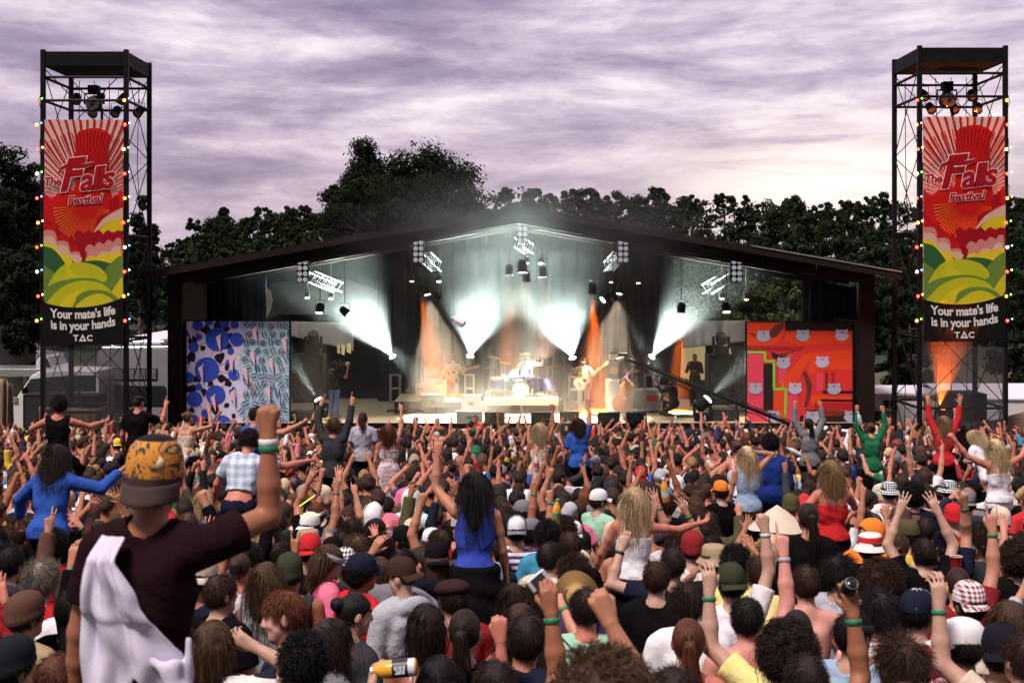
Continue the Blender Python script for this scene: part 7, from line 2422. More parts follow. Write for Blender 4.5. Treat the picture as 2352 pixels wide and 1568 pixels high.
put(125, 1258, yaw=5, female=True, hair=h('curly', 'black', 1), top=('tee', K['red']), pose='down', label='woman with long black curls beneath the bright blue jumper')
put(30, 1535, yaw=-40, hair=h('short', 'black'), hat=('beanie', (.012, .014, .018)), top=('tee', K['brown']), label='person in black beanie at the bottom left corner')
put(130, 1572, yaw=0, hair=h('short', 'auburn'), top=('tee', K['black']), label='auburn head at the lower edge beside the black beanie')
put(20, 1300, yaw=0, hair=h('short', 'black', 2), top=('hoodie', K['charcoal']), label='person in plum-grey hooded top at the left edge')
put(165, 1405, yaw=0, hair=h('short', 'black', 1), top=('tee', K['black']), label='black-haired person in black beside the maroon sleeve')
put(470, 1150, yaw=20, female=True, hair=h('long', 'fair', 1), top=('tee', K['tan']), label='fair long-haired woman just right of the painted cap')
put(1850, 1345, yaw=0, hair=h('short', 'brown', 1), top=('bare',), skin=(.58, .27, .22), label='shirtless pink-backed man under the raised drink can')
put(2320, 1435, yaw=0, hair=h('wavy', 'light', 1), top=('tee', K['cream']), label='person in a pale cream shirt at the right edge')
put(2250, 1250, yaw=60, head=(20, 0, 0), female=True, hair=h('curly', 'brown'), top=('tee', K['charcoal']), label='curly brown-haired woman in profile near the right edge')
put(2340, 1290, yaw=0, hair=h('afro', 'brown'), top=('tee', K['black']), label='bushy brown hair at the right edge')
# --- bottom of the frame: people so near that little more than hair and raised arms show
shag = put(1385, 1640, 3.15, scale=.94, yaw=0, pose='down', hair=h('afro', 'light', 3), top=('tee', K['black']), skin=SKIN['fair'], vox=.0065, label='shaggy brown-haired person nearest the camera at the bottom centre')
POSES['shag'] = {1: arm((.30, .55, .65), (-.10, .10, 1), 'grip')}
snap = put(1138, 1592, 5.2, yaw=0, pose='shag', hair=h('short', 'dark'), top=('tee', K['black']), skin=SKIN['tan'], vox=.0065, band=K['band'], bandside=1, label='person at the lower edge holding a compact camera over the crowd')
POSES['lean_fist'] = {-1: arm((.30, .65, .6), (-.45, .12, .88), 'fist')}
put(1545, 1625, 4.2, yaw=0, pose='lean_fist', hair=h('short', 'dark', 1), top=('tee', K['charcoal']), skin=SKIN['fair'], vox=.0065, label='person below the frame edge thrusting a big fist beside the shaggy hair')
POSES['can'] = {1: arm((.35, .6, .6), (-.12, .05, 1), 'grip')}
canman = put(1850, 1578, 5.4, yaw=0, pose='can', hair=h('short', 'dark'), top=('tee', K['black']), skin=SKIN['tan'], vox=.0065, band=K['band'], bandside=1, label='person at the lower edge holding up a drink can, green wristband')
POSES['near_fist'] = {1: arm((.4, .75, .25), (-.05, .15, 1), 'fist')}
put(1010, 1572, 5.7, yaw=0, pose='near_fist', female=True, hair=h('bob', 'black'), top=('tee', K['black']), skin=SKIN['pink'], vox=.008, label='person at the lower edge raising a ringed pale fist beside the floral halter')
put(235, 1415, yaw=-15, pose='left_up_bent', hair=h('short', 'dark', 2), top=('long', K['black']), skin=SKIN['fair'], band=K['band'], bandside=-1, label='person hidden by the maroon sleeve raising a curled hand with green wristband')
put(2200, 1345, yaw=0, pose='horns', hair=h('buzz', 'brown', 1), top=('tee', K['dred']), skin=SKIN['pale'], band=K['band'], bandside=1, label='person making the horns sign with long pale arm and green wristband')
put(2350, 1520, yaw=10, pose='left_up_bent', hair=h('short', 'brown'), top=('tee', K['cream']), band=K['band'], bandside=-1, label='person at the right edge with an open hand raised beside the tartan cap')
put(1800, 1480, yaw=12, pose='left_up_bent', hair=h('wavy', 'light', 2), top=('tee', K['pyellow']), band=K['band'], bandside=-1, label='long-haired person raising a hand with green and navy wristbands')
put(1545, 1300, yaw=0, pose='bent_left', hair=h('short', 'dark', 2), top=('tee', K['navy']), band=K['navy'], bandside=-1, label='person with navy sweatband stretching an arm past the pink trousers')
put(1680, 1345, yaw=6, pose='right_fist', hair=h('short', 'black', 2), hat=('cap', K['dolive'], 180), top=('tee', K['white']), band=K['wband'], label='person in a camouflage-green cap with badges, fist and white wristband up')
# --- everyone else: first the nearer ones, one by one
rg = np.random.default_rng(2024)
random.seed(11)
def far_from_taken(x, y, r):
 for a, b, c in TAKEN:
  if (a - x) ** 2 + (b - y) ** 2 < (c + r) ** 2: return False
 return True
heads_px = []
for o in [q for q in bpy.data.objects if q.name.startswith('person') and q.parent is None and q.get('group') in (G_AUD, G_RIDE)]:
 p = o.location + Vector((0, .02, 1.63 * o.scale[0]))
 for dz in ((0, .34, .68) if o['group'] == G_RIDE else (0,)):
  heads_px.append((HX + p.x / p.y * FPX, HY - (p.z - dz - CAMH) / p.y * FPX, p.y, (.14 if dz == 0 else .19) / p.y * FPX))
CELL = .42
SPOTS = []
gridd = {}
for t in range(90000):
 Y = math.sqrt(rg.uniform(5.0 ** 2, 37.6 ** 2))
 X = rg.uniform(-.44, .44) * Y
 dmin = .37 if Y < 14 else .37 + .004 * (Y - 14)
 if not far_from_taken(X, Y, .17): continue
 gx, gy = int(X // CELL), int(Y // CELL)
 if any((a - X) ** 2 + (b - Y) ** 2 < dmin * dmin for i in (-2, -1, 0, 1, 2) for j in (-2, -1, 0, 1, 2) for a, b in gridd.get((gx + i, gy + j), ())): continue
 hxp, hyp = HX + X / Y * FPX, HY + (CAMH - ground(Y) - 1.635) / Y * FPX
 rp = .12 / Y * FPX
 if any(Y < d - .3 and abs(hxp - a) < .9 * (rp + c) and abs(hyp - b) < 1.0 * (rp + c) for a, b, d, c in heads_px): continue
 gridd.setdefault((gx, gy), []).append((X, Y))
 SPOTS.append((Y, X))
SPOTS.sort()
n_people = sum(1 for o in bpy.data.objects if o.name.startswith('person') and o.parent is None)
N_NEAR = 284 - n_people
HAIRW = {'short': 'short', 'messy': 'tousled', 'curly': 'curly', 'afro': 'frizzy', 'long': 'long', 'wavy': 'long wavy', 'bob': 'chin-length', 'pony': 'ponytailed', 'bun': 'pinned-up', 'buzz': 'close-cropped'}
HCW = {'black': 'black', 'dark': 'dark', 'brown': 'brown', 'light': 'light brown', 'blonde': 'blonde', 'red': 'ginger', 'auburn': 'auburn', 'fair': 'pale blonde'}
TOPW = {'black': 'black', 'white': 'white', 'grey': 'grey', 'navy': 'navy', 'red': 'red', 'blue': 'blue', 'charcoal': 'charcoal', 'lgrey': 'light grey', 'green': 'green', 'yellow': 'yellow', 'pink': 'pink', 'brown': 'brown', 'cream': 'cream', 'lblue': 'pale blue', 'dred': 'maroon', 'purple': 'purple', 'olive': 'olive', 'teal': 'turquoise'}
TOPP = dict(black=30, white=13, grey=7, navy=9, red=8, blue=5, charcoal=6, lgrey=7, green=2, yellow=2, pink=2, brown=4, cream=4, lblue=3, dred=4, purple=3, olive=3, teal=2)
KINDW = {'tee': 'tee', 'long': 'long-sleeved top', 'tank': 'singlet', 'hoodie': 'hoodie', 'strap': 'strappy top'}
POSEW = {'down': 'arms down', 'right_fist': 'right fist raised', 'left_fist': 'left fist raised', 'right_point': 'pointing up with right hand', 'left_point': 'pointing up with left hand', 'both_open': 'both open hands up', 'both_fist': 'both fists up', 'clap': 'clapping overhead', 'horns': 'making the horns sign', 'peace': 'making a peace sign', 'both_point': 'both hands pointing up', 'bent_right': 'right forearm up', 'bent_left': 'left forearm up', 'wide': 'arms spread high', 'right_low': 'right hand half raised', 'left_low': 'left hand half raised', 'clap_low': 'clapping before the face'}
HATS = [('cap', 'black', 'black cap'), ('cap', 'white', 'white cap'), ('cap', 'lgrey', 'pale grey cap'), ('cap', 'cream', 'cream cap'), ('cap', 'red', 'red cap'), ('trucker', 'navy', 'two-tone cap'), ('beanie', 'grey', 'grey beanie'), ('beanie', 'black', 'black beanie'), ('bucket', 'tan', 'tan bucket hat'), ('cap', 'green', 'green cap'), ('straw', 'straw', 'straw hat'), ('cap', 'navy', 'navy cap'), ('beanie', 'olive', 'olive beanie'), ('headband', 'white', 'white headband')]
for nm in list(POSEW):
 for v in range(3):
  POSES['%s~%d' % (nm, v)] = {s: arm(np.array(a['u'], float) / np.linalg.norm(a['u']) + rg.normal(0, .16, 3), np.array(a['f'], float) / np.linalg.norm(a['f']) + rg.normal(0, .20, 3), a['hand']) for s, a in (POSES[nm] or DOWN).items()}
def pick(d):
 k = list(d)
 p = np.array([d[a] for a in k], float)
 return k[int(rg.choice(len(k), p=p / p.sum()))]
def random_look(Y, far=False):
 fem = rg.uniform() < .38
 hs = pick(dict(long=4, wavy=4, bob=2, pony=3, bun=2) if fem else dict(short=6, messy=4, curly=2.6, buzz=.5, afro=.4))
 hc = pick(dict(black=5, dark=7, brown=5, light=1.3, blonde=.6, fair=.3, auburn=.6, red=.3))
 hat = HATS[int(rg.integers(len(HATS)))] if rg.uniform() < (.15 if far else .20) else None
 tk = pick(dict(tee=5, tank=1.5, strap=3, long=2) if fem else dict(tee=8, tank=1, long=2, hoodie=1.2))
 tcol = pick(TOPP)
 armsup = .08 if Y < 9 else (.42 if not far else .36)
 pz = pick(dict(right_fist=2, left_fist=2, right_point=2, left_point=2, both_open=1.2, both_fist=1, clap=2, horns=1.2, peace=1, both_point=.8, bent_right=4, bent_left=4, wide=1.2, right_low=4, left_low=4, clap_low=4)) if rg.uniform() < armsup else 'down'
 hd = pick({0: 5, 30: 1.3, -30: 1.3, 60: .8, -60: .8})
 sk = pick(dict(pale=2, fair=4, tan=3, pink=3, brown=.4))
 return fem, hs, hc, hat, tk, tcol, pz, hd, sk
used_labels = set(o.get('label') for o in bpy.data.objects)
for Y, X in SPOTS[:N_NEAR]:
 for tries in range(200):
  fem, hs, hc, hat, tk, tcol, pz, hd, sk = random_look(Y)
  hw = f"in {hat[2]}" if hat else f"with {HAIRW[hs]} {HCW[hc]} hair"
  tp = f"{TOPW[tcol]} {KINDW[tk]}"
  lb = f"{'woman' if fem else 'person'} {hw} {'and' if hat else 'in'} {tp}, {POSEW[pz]}" + {0: '', 30: ', head turned a little', -30: ', head turned a little', 60: ', face in profile', -60: ', face in profile'}[hd]
  back = rg.uniform() < .05
  if back: lb = lb.split(', head')[0].split(', face')[0] + ', facing back to the hill'
  if lb not in used_labels and len(lb.split()) <= 16: break
 used_labels.add(lb)
 sc = float(rg.uniform(.92, 1.03)) * (.94 if fem else 1)
 person((X, Y, ground(Y)), R(float(rg.normal(0, 20)) + (160 if back else 0)), '%s~%d' % (pz, int(rg.integers(3))), 'stand', (0, 0), (R(float(rg.choice([0, -8]))), 0, 0) if False else (R(hd), 0, 0), fem, sc, SKIN[sk], h(hs, hc, int(rg.integers(3))), (hat[0], K[hat[1]], float(rg.choice([0, 180, 180]))) if hat else None, (tk, K[tcol]), (.02, .022, .03), K['band'] if rg.uniform() < .6 else None, lb, G_AUD, vox=.0105)
 TAKEN.append((X, Y, .2))
# --- then the far crowd, which reads as one mass
def low_parts(pose, hs, top, fem):
 _, J = get_J(pose, 'stand', (0, 0), (0, 0, 0), fem)
 out = []
 for role, (V, F) in (('skin', build_body(J, .019, fem)[:2]), ('top', build_top(J, top, .024, 3, fem))):
  keep = (V[F][:, :, 2] > .85).all(1)
  out.append((role, V, F[keep]))
 V, F = hair_geo(hs, 7, low=True)
 out.append(('hair', V @ np.array(J['Mh']).T + J['head'], F))
 VV, FF, RR, o = [], [], [], 0
 for role, V, F in out:
  u, inv = np.unique(F, return_inverse=True)
  VV.append(V[u]); FF.append(inv.reshape(F.shape) + o)
  RR += [role] * len(u); o += len(u)
 return np.concatenate(VV), np.concatenate(FF), np.array(RR)
LP = {}
fV, fF, fC, fo_ = [], [], [], 0
for Y, X in SPOTS[N_NEAR:]:
 fem, hs, hc, hat, tk, tcol, pz, hd, sk = random_look(Y, True)
 hs = {'bob': 'long', 'wavy': 'long', 'messy': 'short', 'afro': 'curly', 'bun': 'short', 'pony': 'long'}.get(hs, hs)
 tk = 'long' if tk in ('long', 'hoodie') else 'tee'
 pz = '%s~%d' % (pz, int(rg.integers(2)))
 key = (pz, hs, tk)
 if key not in LP: LP[key] = low_parts(pz, hs, tk, False)
 V, F, roles = LP[key]
 a = rg.normal(0, .45)
 s = rg.uniform(.90, 1.02)
 c, sn = math.cos(a), math.sin(a)
 P = V * s
 P = np.stack([P[:, 0] * c - P[:, 1] * sn + X, P[:, 0] * sn + P[:, 1] * c + Y, P[:, 2] + ground(Y) + rg.uniform(-.03, .05)], 1)
 colr = np.zeros((len(V), 4), np.float32)
 hcol = K[hat[1]] if hat else HC[hc]
 colr[:] = (*SKIN[sk], 1)
 colr[roles == 'top'] = (*K[tcol], 1)
 colr[roles == 'hair'] = (*hcol, 1)
 fV.append(P); fF.append(F + fo_); fC.append(colr); fo_ += len(V)
M_crowd = bpy.data.materials.new('crowd_cloth_and_skin')
M_crowd.use_nodes = True
_b = M_crowd.node_tree.nodes['Principled BSDF']
_a = N(M_crowd.node_tree, 'ShaderNodeAttribute', attribute_name='person_colour')
M_crowd.node_tree.links.new(_a.outputs['Color'], _b.inputs['Base Color'])
_b.inputs['Roughness'].default_value = .75
_b.inputs['Specular IOR Level'].default_value = .2
me = mesh_of('crowd', np.concatenate(fV), np.concatenate(fF), [M_crowd], smooth=True)
at_ = me.color_attributes.new('person_colour', 'FLOAT_COLOR', 'POINT')
at_.data.foreach_set('color', np.concatenate(fC).ravel())
tag(link('crowd', me), 'dense far crowd with raised arms packed up to the stage front', 'crowd', kind='stuff')
print('people', N_NEAR, 'near,', len(SPOTS) - N_NEAR, 'far; crowd verts', len(me.vertices))
# ================================================================== PEOPLE ON THE STAGE
G_BAND = 'musicians on the stage'
def stage_person(x, Z, zfeet, hpx=None, **kw):
 X = (x - HX) / FPX * Z
 return person((X, Z, zfeet), **kw)
POSES['guitar'] = {1: arm((.45, .25, -.85), (-.75, .55, .25), 'grip'), -1: arm((-.55, .35, -.75), (-.35, .65, .45), 'grip')}
POSES['bass'] = {1: arm((.45, .10, -.9), (-.8, .5, -.1), 'relax'), -1: arm((-.6, .35, -.7), (-.45, .55, .55), 'grip')}
POSES['drums'] = {1: arm((.6, .35, -.6), (-.2, .9, .25), 'grip'), -1: arm((-.75, .35, -.1), (-.2, .7, .65), 'grip')}
POSES['shoulder_cam'] = {1: arm((.3, .75, -.55), (-.05, .4, .9), 'grip'), -1: arm((-.2, .9, -.3), (.1, .6, .7), 'grip')}
POSES['hand_to_face'] = {1: arm((.25, .45, -.85), (-.35, .25, .9), 'relax'), -1: arm((-.3, .35, -.9), (.7, .55, .15), 'relax')}
POSES['double_bass'] = {1: arm((.4, .6, -.7), (-.35, .6, -.6), 'relax'), -1: arm((-.4, .75, .1), (-.15, .5, .8), 'grip')}
FACE = 180
# seated guitarist
gz = GRZ
p = stage_person(1042, 43.2, gz - .40, yaw=R(170), pose='guitar', legs='seat', lean=(R(10), 0), head=(R(15), R(-14), 0), hair=h('short', 'dark'), hat=('beanie', (.09, .04, .03)), top=('long', (.62, .50, .34)), pants=(.50, .30, .12), skin=SKIN['fair'], label='seated guitarist in knitted cap, cream shirt and tan trousers', group=G_BAND)
t = thing('stool', 'stool under the seated guitarist', 'stool', (p.location.x, 43.25, gz))
MB().lathe([(.19, .40), (.20, .44), (.19, .47), (.02, .47)], (0, 0, 0), 16).build('seat', M_tolex, t)
mb = MB()
for q in range(4): mb.cyl((.13 * math.cos(q * 1.57 + .8), .13 * math.sin(q * 1.57 + .8), .41), (.2 * math.cos(q * 1.57 + .8), .2 * math.sin(q * 1.57 + .8), 0), .015, n=6)
mb.build('leg', M_chrome, t)
p.location.z = gz - .40
def guitar(label, loc, ang, scale=1.0, body_col=(.55, .30, .10), kind='guitar', face=-1):
 """flat in the local X (along the neck) / Z plane, facing -Y"""
 t = thing(kind, label, kind.replace('_', ' '), loc)
 t.rotation_euler = (R(-12), -ang, 0)
 t.scale = (scale,) * 3
 P = smooth_poly([(-.26, 0), (-.22, .15), (-.08, .18), (.04, .12), (.14, .13), (.22, .06), (.22, -.06), (.14, -.13), (.04, -.12), (-.08, -.18), (-.22, -.15)], 4)
 MB().prism([(a, -.04, b) for a, b in P], (0, .08, 0)).build('body', mat('guitar_wood_%d' % int(body_col[0] * 99), body_col, .25, spec=.6), t, bevel=.008)
 MB().box((.48, -.045, 0), (.62, .025, .05)).build('neck', mat('neck_wood', (.35, .20, .09), .4), t)
 MB().box((.84, -.045, 0), (.16, .025, .08)).build('headstock', mat('neck_wood', (.35, .20, .09), .4), t)
 MB().lathe([(.05, 0), (.01, .002)], (.06, -.043, 0), 16, M=rot_to((0, -1, 0)), caps=False).build('sound_hole', M_black, t)
 MB().box((-.12, -.05, 0), (.03, .02, .12)).build('bridge', M_black, t)
 return t
guitar('honey-coloured guitar across the lap of the seated guitarist', (p.location.x - .04, 42.88, gz + .80), R(14), 1.0, (.62, .36, .12))
# bass player
bp = stage_person(1340, 41.75, DH, yaw=R(172), pose='bass', legs='stand', head=(R(-6), R(-6), 0), hair=h('short', 'dark', 1), hat=('cap', (.06, .05, .03), 0), top=('tee', (.55, .42, .22)), pants=(.60, .54, .42), skin=SKIN['fair'], label='bass player in cap, mustard shirt and pale trousers', group=G_BAND)
guitar('pale bass guitar held by the bass player with the neck up', (bp.location.x - .02, 41.53, DH + 1.02), R(38), 1.12, (.72, .62, .45), 'bass_guitar')
# drummer
stage_person(1212, 42.75, DRZ - .38, yaw=R(180), pose='drums', legs='seat', lean=(R(6), 0), head=(0, 0, 0), hair=h('short', 'light'), top=('tee', (.62, .62, .68)), pants=(.03, .03, .04), skin=SKIN['fair'], label='drummer in a pale shirt behind the kit', group=G_BAND)
# upright bass and its player
dbp = stage_person(1436, 42.0, DH, yaw=R(200), pose='double_bass', legs='stand', lean=(R(38), R(-12)), head=(R(10), R(-20), 0), hair=h('short', 'black', 1), top=('long', (.05, .022, .04)), pants=(.10, .11, .15), skin=SKIN['tan'], label='musician in dark plum shirt bent over the upright bass', group=G_BAND)
t = thing('upright_bass', 'brown upright bass leaning against its bent-over player', 'double bass', (W(1424, 0, 41.5).x, 41.5, DH + .06))
t.rotation_euler = (R(-6), R(20), R(8))
P = smooth_poly([(0, .0), (-.28, .08), (-.30, .34), (-.19, .52), (-.19, .62), (-.24, .80), (-.12, 1.02), (0, 1.06), (.12, 1.02), (.24, .80), (.19, .62), (.19, .52), (.30, .34), (.28, .08)], 4)
MB().prism([(a, -.09, b) for a, b in P], (0, .18, 0)).build('body', mat('bass_varnish', (.22, .075, .03), .2, var=.2, spec=.7), t, bevel=.01)
MB().box((0, -.07, 1.35), (.05, .05, .75)).build('neck', mat('ebony', (.02, .015, .012), .3), t)
MB().box((0, -.07, 1.78), (.07, .06, .18)).build('headstock', mat('bass_varnish', (.22, .075, .03)), t)
MB().box((0, -.12, .45), (.14, .03, .10)).build('bridge', mat('neck_wood', (.35, .20, .09)), t)
MB().cyl((0, 0, 0), (0, 0, -.09), .012).build('end_pin', M_chrome, t)
# camera crew and bystanders
G_CREW = 'camera crew and stage hands'
cm = stage_person(768, 40.4, DH, yaw=R(-28), pose='shoulder_cam', legs='stand', head=(R(-10), 0, 0), hair=h('short', 'dark', 2), top=('tee', (.012, .012, .014)), pants=(.10, .15, .28), skin=SKIN['fair'], label='camera operator standing in black shirt and blue jeans', group=G_CREW)
def video_camera(label, loc, yaw):
 t = thing('video_camera', label, 'video camera', loc, yaw)
 MB().box((0, 0, 0), (.14, .42, .20)).build('body', M_black, t, bevel=.02)
 MB().cyl((0, .20, .02), (0, .42, .02), .06, .075, 14).build('lens', M_lens, t)
 MB().box((-.09, .08, .09), (.08, .16, .07)).build('viewfinder', M_black, t)
 MB().tube([(0, -.15, .10), (0, -.12, .17), (0, .12, .17), (0, .15, .10)], .014, 5).build('handle', M_steel, t)
 MB().box((0, -.25, 0), (.12, .10, .17)).build('battery', M_grille, t)
video_camera('shoulder camera carried by the standing operator', cm.location + Vector((.16, .10, 1.62)), R(-28))
cc = stage_person(1548, 40.0, DH - .46, yaw=R(60), pose='shoulder_cam', legs='crouch', lean=(R(6), 0), head=(R(6), 0, 0), hair=h('short', 'dark'), hat=('cap', (.01, .01, .012), 180), top=('long', (.016, .017, .018)), pants=(.022, .022, .022), skin=SKIN['fair'], label='camera operator crouching in black at the stage edge', group=G_CREW)
video_camera('camera held up by the crouching operator', cc.location + Vector((-.20, .12, 1.60)), R(60))
stage_person(1596, 44.0, DH, yaw=R(160), pose='hand_to_face', legs='stand', head=(R(20), 0, 0), hair=h('buzz', 'dark'), top=('long', (.012, .012, .013)), pants=(.03, .03, .035), skin=SKIN['tan'], label='man in dark clothes silhouetted before the lit tent, hand to his mouth', group=G_CREW)
stage_person(1699, 42.5, DH, yaw=R(200), pose='down', legs='stand', head=(R(20), 0, 0), hair=h('short', 'grey'), top=('long', (.25, .30, .27)), pants=(.05, .05, .05), skin=SKIN['pale'], label='figure in smoke-grey shirt beside the speaker stack and red mural', group=G_CREW)  # shirt colour takes on the grey of the lit smoke
# security staff in the pit before the stage
for x, y, lb, tp, pz, hd in ((1092, 962, 'security guard in red shirt facing the crowd below the grey monitors', 'red', 'down', 0), (1005, 968, 'bald security guard in red leaning over the barrier', 'red', 'lead', 20), (956, 966, 'dark-haired guard in black at the barrier below the guitarist', 'black', 'down', 30), (1614, 1000, 'bald guard in a scarlet shirt below the crouching operator', 'red', 'down', 0), (1470, 985, 'red-capped head at the barrier below the bass player', 'dred', 'down', 0), (460, 968, 'person in red cap and red shirt below the blue mural', 'red', 'down', -40)):
 Z = 38.1
 T = W(x, y, Z)
 bald = 'bald' in lb
 person((T.x, Z, T.z - 1.63), R(180 - (hd * 2)), pz, 'stand', (0, 0), (R(hd), 0, 0), False, 1.0, SKIN['pink'], ('buzz', (.3, .17, .12) if bald else HC['dark'], 1), ('cap', K['red'], 0) if 'cap' in lb else None, ('tee', K[tp]), (.02, .02, .03), label=lb, group='security staff in the pit')
# ================================================================== THINGS HELD BY THE CROWD
def hand_pos(o, side):
 """world position of the hand of a person"""
 for (k, v) in ():
  pass
def grip_point(o, pose, legs, lean, head, female, side, along=.07):
 J = get_J(pose, legs, lean, head, female)[1]
 w = Vector(J['wr', side]) + Vector(J['fd', side]) * along
 return o.matrix_basis @ w, (o.matrix_basis.to_3x3() @ Vector(J['fd', side])).normalized()
bpy.context.view_layer.update()
# drink can in the raised hand, seen from the bottom right
p_, d_ = grip_point(canman, 'can', 'stand', (0, 0), (0, 0, 0), False, 1, .075)
t = thing('drink_can', 'black drink can with silver top held up in a fist', 'can', p_ + Vector((-.015, .05, .0)))
t.rotation_euler = (R(50), R(6), 0)
MB().lathe([(.026, 0), (.033, .012), (.033, .105), (.027, .122)], (0, 0, 0), 20).build('body', mat('black_can', (.012, .012, .014), .2, .3, spec=.7), t, smooth=True)
MB().lathe([(.0275, .122), (.0265, .1235), (.0245, .118), (.002, .118)], (0, 0, 0), 20, caps=False).build('lid', mat('can_lid', (.75, .75, .76), .3, .2), t)
MB().box((0, .006, .1195), (.012, .022, .002)).build('ring_pull', M_chrome, t)
# compact camera with its cord
p_, d_ = grip_point(snap, 'shag', 'stand', (0, 0), (0, 0, 0), False, 1, .085)
t = thing('compact_camera', 'small silver camera with dangling cord in a raised hand', 'camera', p_ + Vector((-.045, .05, .045)))
t.rotation_euler = (R(-15), R(-35), R(20))
MB().box((0, 0, 0), (.095, .026, .058)).build('body', mat('silver_camera', (.62, .62, .64), .3, .5), t, bevel=.006)
MB().lathe([(.022, 0), (.022, .02), (.016, .022), (.005, .018)], (.01, .013, 0), 14, M=rot_to((0, 1, 0))).build('lens', M_lens, t)
MB().box((0, -.014, 0), (.06, .003, .042)).build('screen', M_glass, t)
MB().tube([(-.05, 0, 0), (-.075, -.02, -.07), (-.07, -.02, -.22), (-.05, -.02, -.42)], .004, 5).build('cord', M_black, t)
# juice bottle with a printed label
p_, d_ = grip_point(drink, 'bottle_drink', 'stand', (0, 0), (R(-10), R(18), 0), True, 1, .07)
M_juice = mat('orange_juice', (.80, .38, .04), .15, var=.05, spec=.6)
M_jlab = mat('juice_label', (.02, .02, .02), .4)
t = thing('juice_bottle', 'tilted bottle of orange juice with black label in the drinking woman\'s hand', 'bottle', p_ + Vector((.06, -.02, .02)))
t.scale = (.85,) * 3
up_ = Vector((-.96, .05, -.10)).normalized()
t.rotation_euler = up_.to_track_quat('Z', 'Y').to_euler()
mb = MB().lathe([(.044, -.17), (.050, -.16), (.050, .0), (.045, .03), (.022, .065), (.019, .075)], (0, 0, 0), 20)
mb.build('body', [M_juice], t, smooth=True)
MB().lathe([(.0505, -.162), (.0505, -.115)], (0, 0, 0), 20).build('clear_part', M_pet, t)
MB().lathe([(.020, .076), (.020, .092)], (0, 0, 0), 14).build('neck_ring', M_white_paint, t)
MB().lathe([(.0512, -.125), (.0512, -.035)], (0, 0, 0), 20, caps=False).build('label', M_jlab, t)
mt = MB()
Mi = t.rotation_euler.to_matrix().inverted()
vdir = Mi @ Vector((0, -1, .12)).normalized()
vdir = Vector((vdir.x, vdir.y, 0)).normalized()
sx_ = Vector((0, 0, 1))
sy_ = vdir.cross(sx_)
for line, off in (('JUST', .012), ('JUICE', -.012)):
 V, F = text_mesh(line, .026, .002)
 mt.add([vdir * (.0520 + .0 - 0.0) + sx_ * (v[0]) + sy_ * (v[1] + off) + Vector((0, 0, -.08)) for v in V], F)
mt.build('label_lettering', M_white_paint, t)
# bottles and cups waved in the crowd
G_B = 'bottles held up in the crowd'
def held(label, x, y, Z, kind, **kw):
 return bottle(label, W(x, y, Z), **kw)
n_b = 0
for x, y, Z, lb, m_, c_, tilt in ((1162, 1068, 17, 'dark bottle with yellow wrapper held up left of the cream dress', mat('cola', (.05, .02, .01), .15), (.7, .5, .05), 15), (1232, 1082, 17, 'white plastic bottle held up below the cream dress', M_white_paint, (.6, .1, .1), 0), (1977, 975, 22.9, 'clear bottle held up in the green jumper woman\'s left hand', M_pet, (.7, .7, .7), -15), (1880, 1000, 24, 'clear bottle raised left of the green jumper', M_pet, (.5, .1, .1), -25), (1838, 1045, 19, 'empty clear bottle tilted among heads below the grey top', M_pet, (.6, .6, .6), -60), (1275, 1205, 11.5, 'orange juice bottle held up behind the grey mesh cap', M_juice, (.15, .3, .1), 5), (1530, 1152, 12.5, 'squat juice bottle with pink label beside the blonde in pink trousers', M_juice, (.7, .7, .7), -8)):
 bottle(lb, W(x, y, Z), .24, .036, m_, (R(10), R(tilt), 0), c_, 'plastic_bottle', mat('wrap_%d' % n_b, c_, .5))
 n_b += 1
# glow sticks
M_glow = mat('glow_stick', (.7, 1, .1), .4, emit=(.55, .9, .05), estr=1.3)
for x, y, Z, a, lb in ((705, 1150, 12.5, 55, 'yellow glow stick slanting above the red cap'), (712, 1183, 12, 88, 'yellow glow stick lying level above the red cap')):
 c = W(x, y, Z)
 t = thing('glow_stick', lb, 'glow stick', c)
 t.rotation_euler = (0, R(a), 0)
 MB().tube([(0, 0, -.09), (0, 0, .09)], .006, 6).build('tube', M_glow, t)
 MB().lathe([(.008, .088), (.008, .104), (.004, .106)], (0, 0, 0), 8).build('cap', M_white_paint, t)
# red cup
t = thing('cup', 'red plastic cup held near the horns-sign arm', 'cup', W(2196, 1300, 9.3) - Vector((0, 0, .05)))
MB().lathe([(.030, 0), (.044, .12), (.046, .122)], (0, 0, 0), 18, caps=False).build('body', mat('red_cup', (.5, .02, .03), .3), t, smooth=True)
MB().lathe([(.0465, .122), (.0445, .124), (.042, .118)], (0, 0, 0), 18, caps=False).build('rim', M_white_paint, t)
# straw hat hung behind the curly man's head
q_ = [o for o in bpy.data.objects if o.get('label', '').startswith('curly-haired man in purple')][0]
c = q_.location + Vector((0, -.11, 1.56 * q_.scale[0]))
so_ = link('straw_hat', hat_mesh('straw'), None, c, (R(112), R(-14), 0), (.42, .27, .11))
so_.scale = (.82,) * 3
tag(so_, 'woven straw hat hanging behind the curly man in purple', 'straw hat')
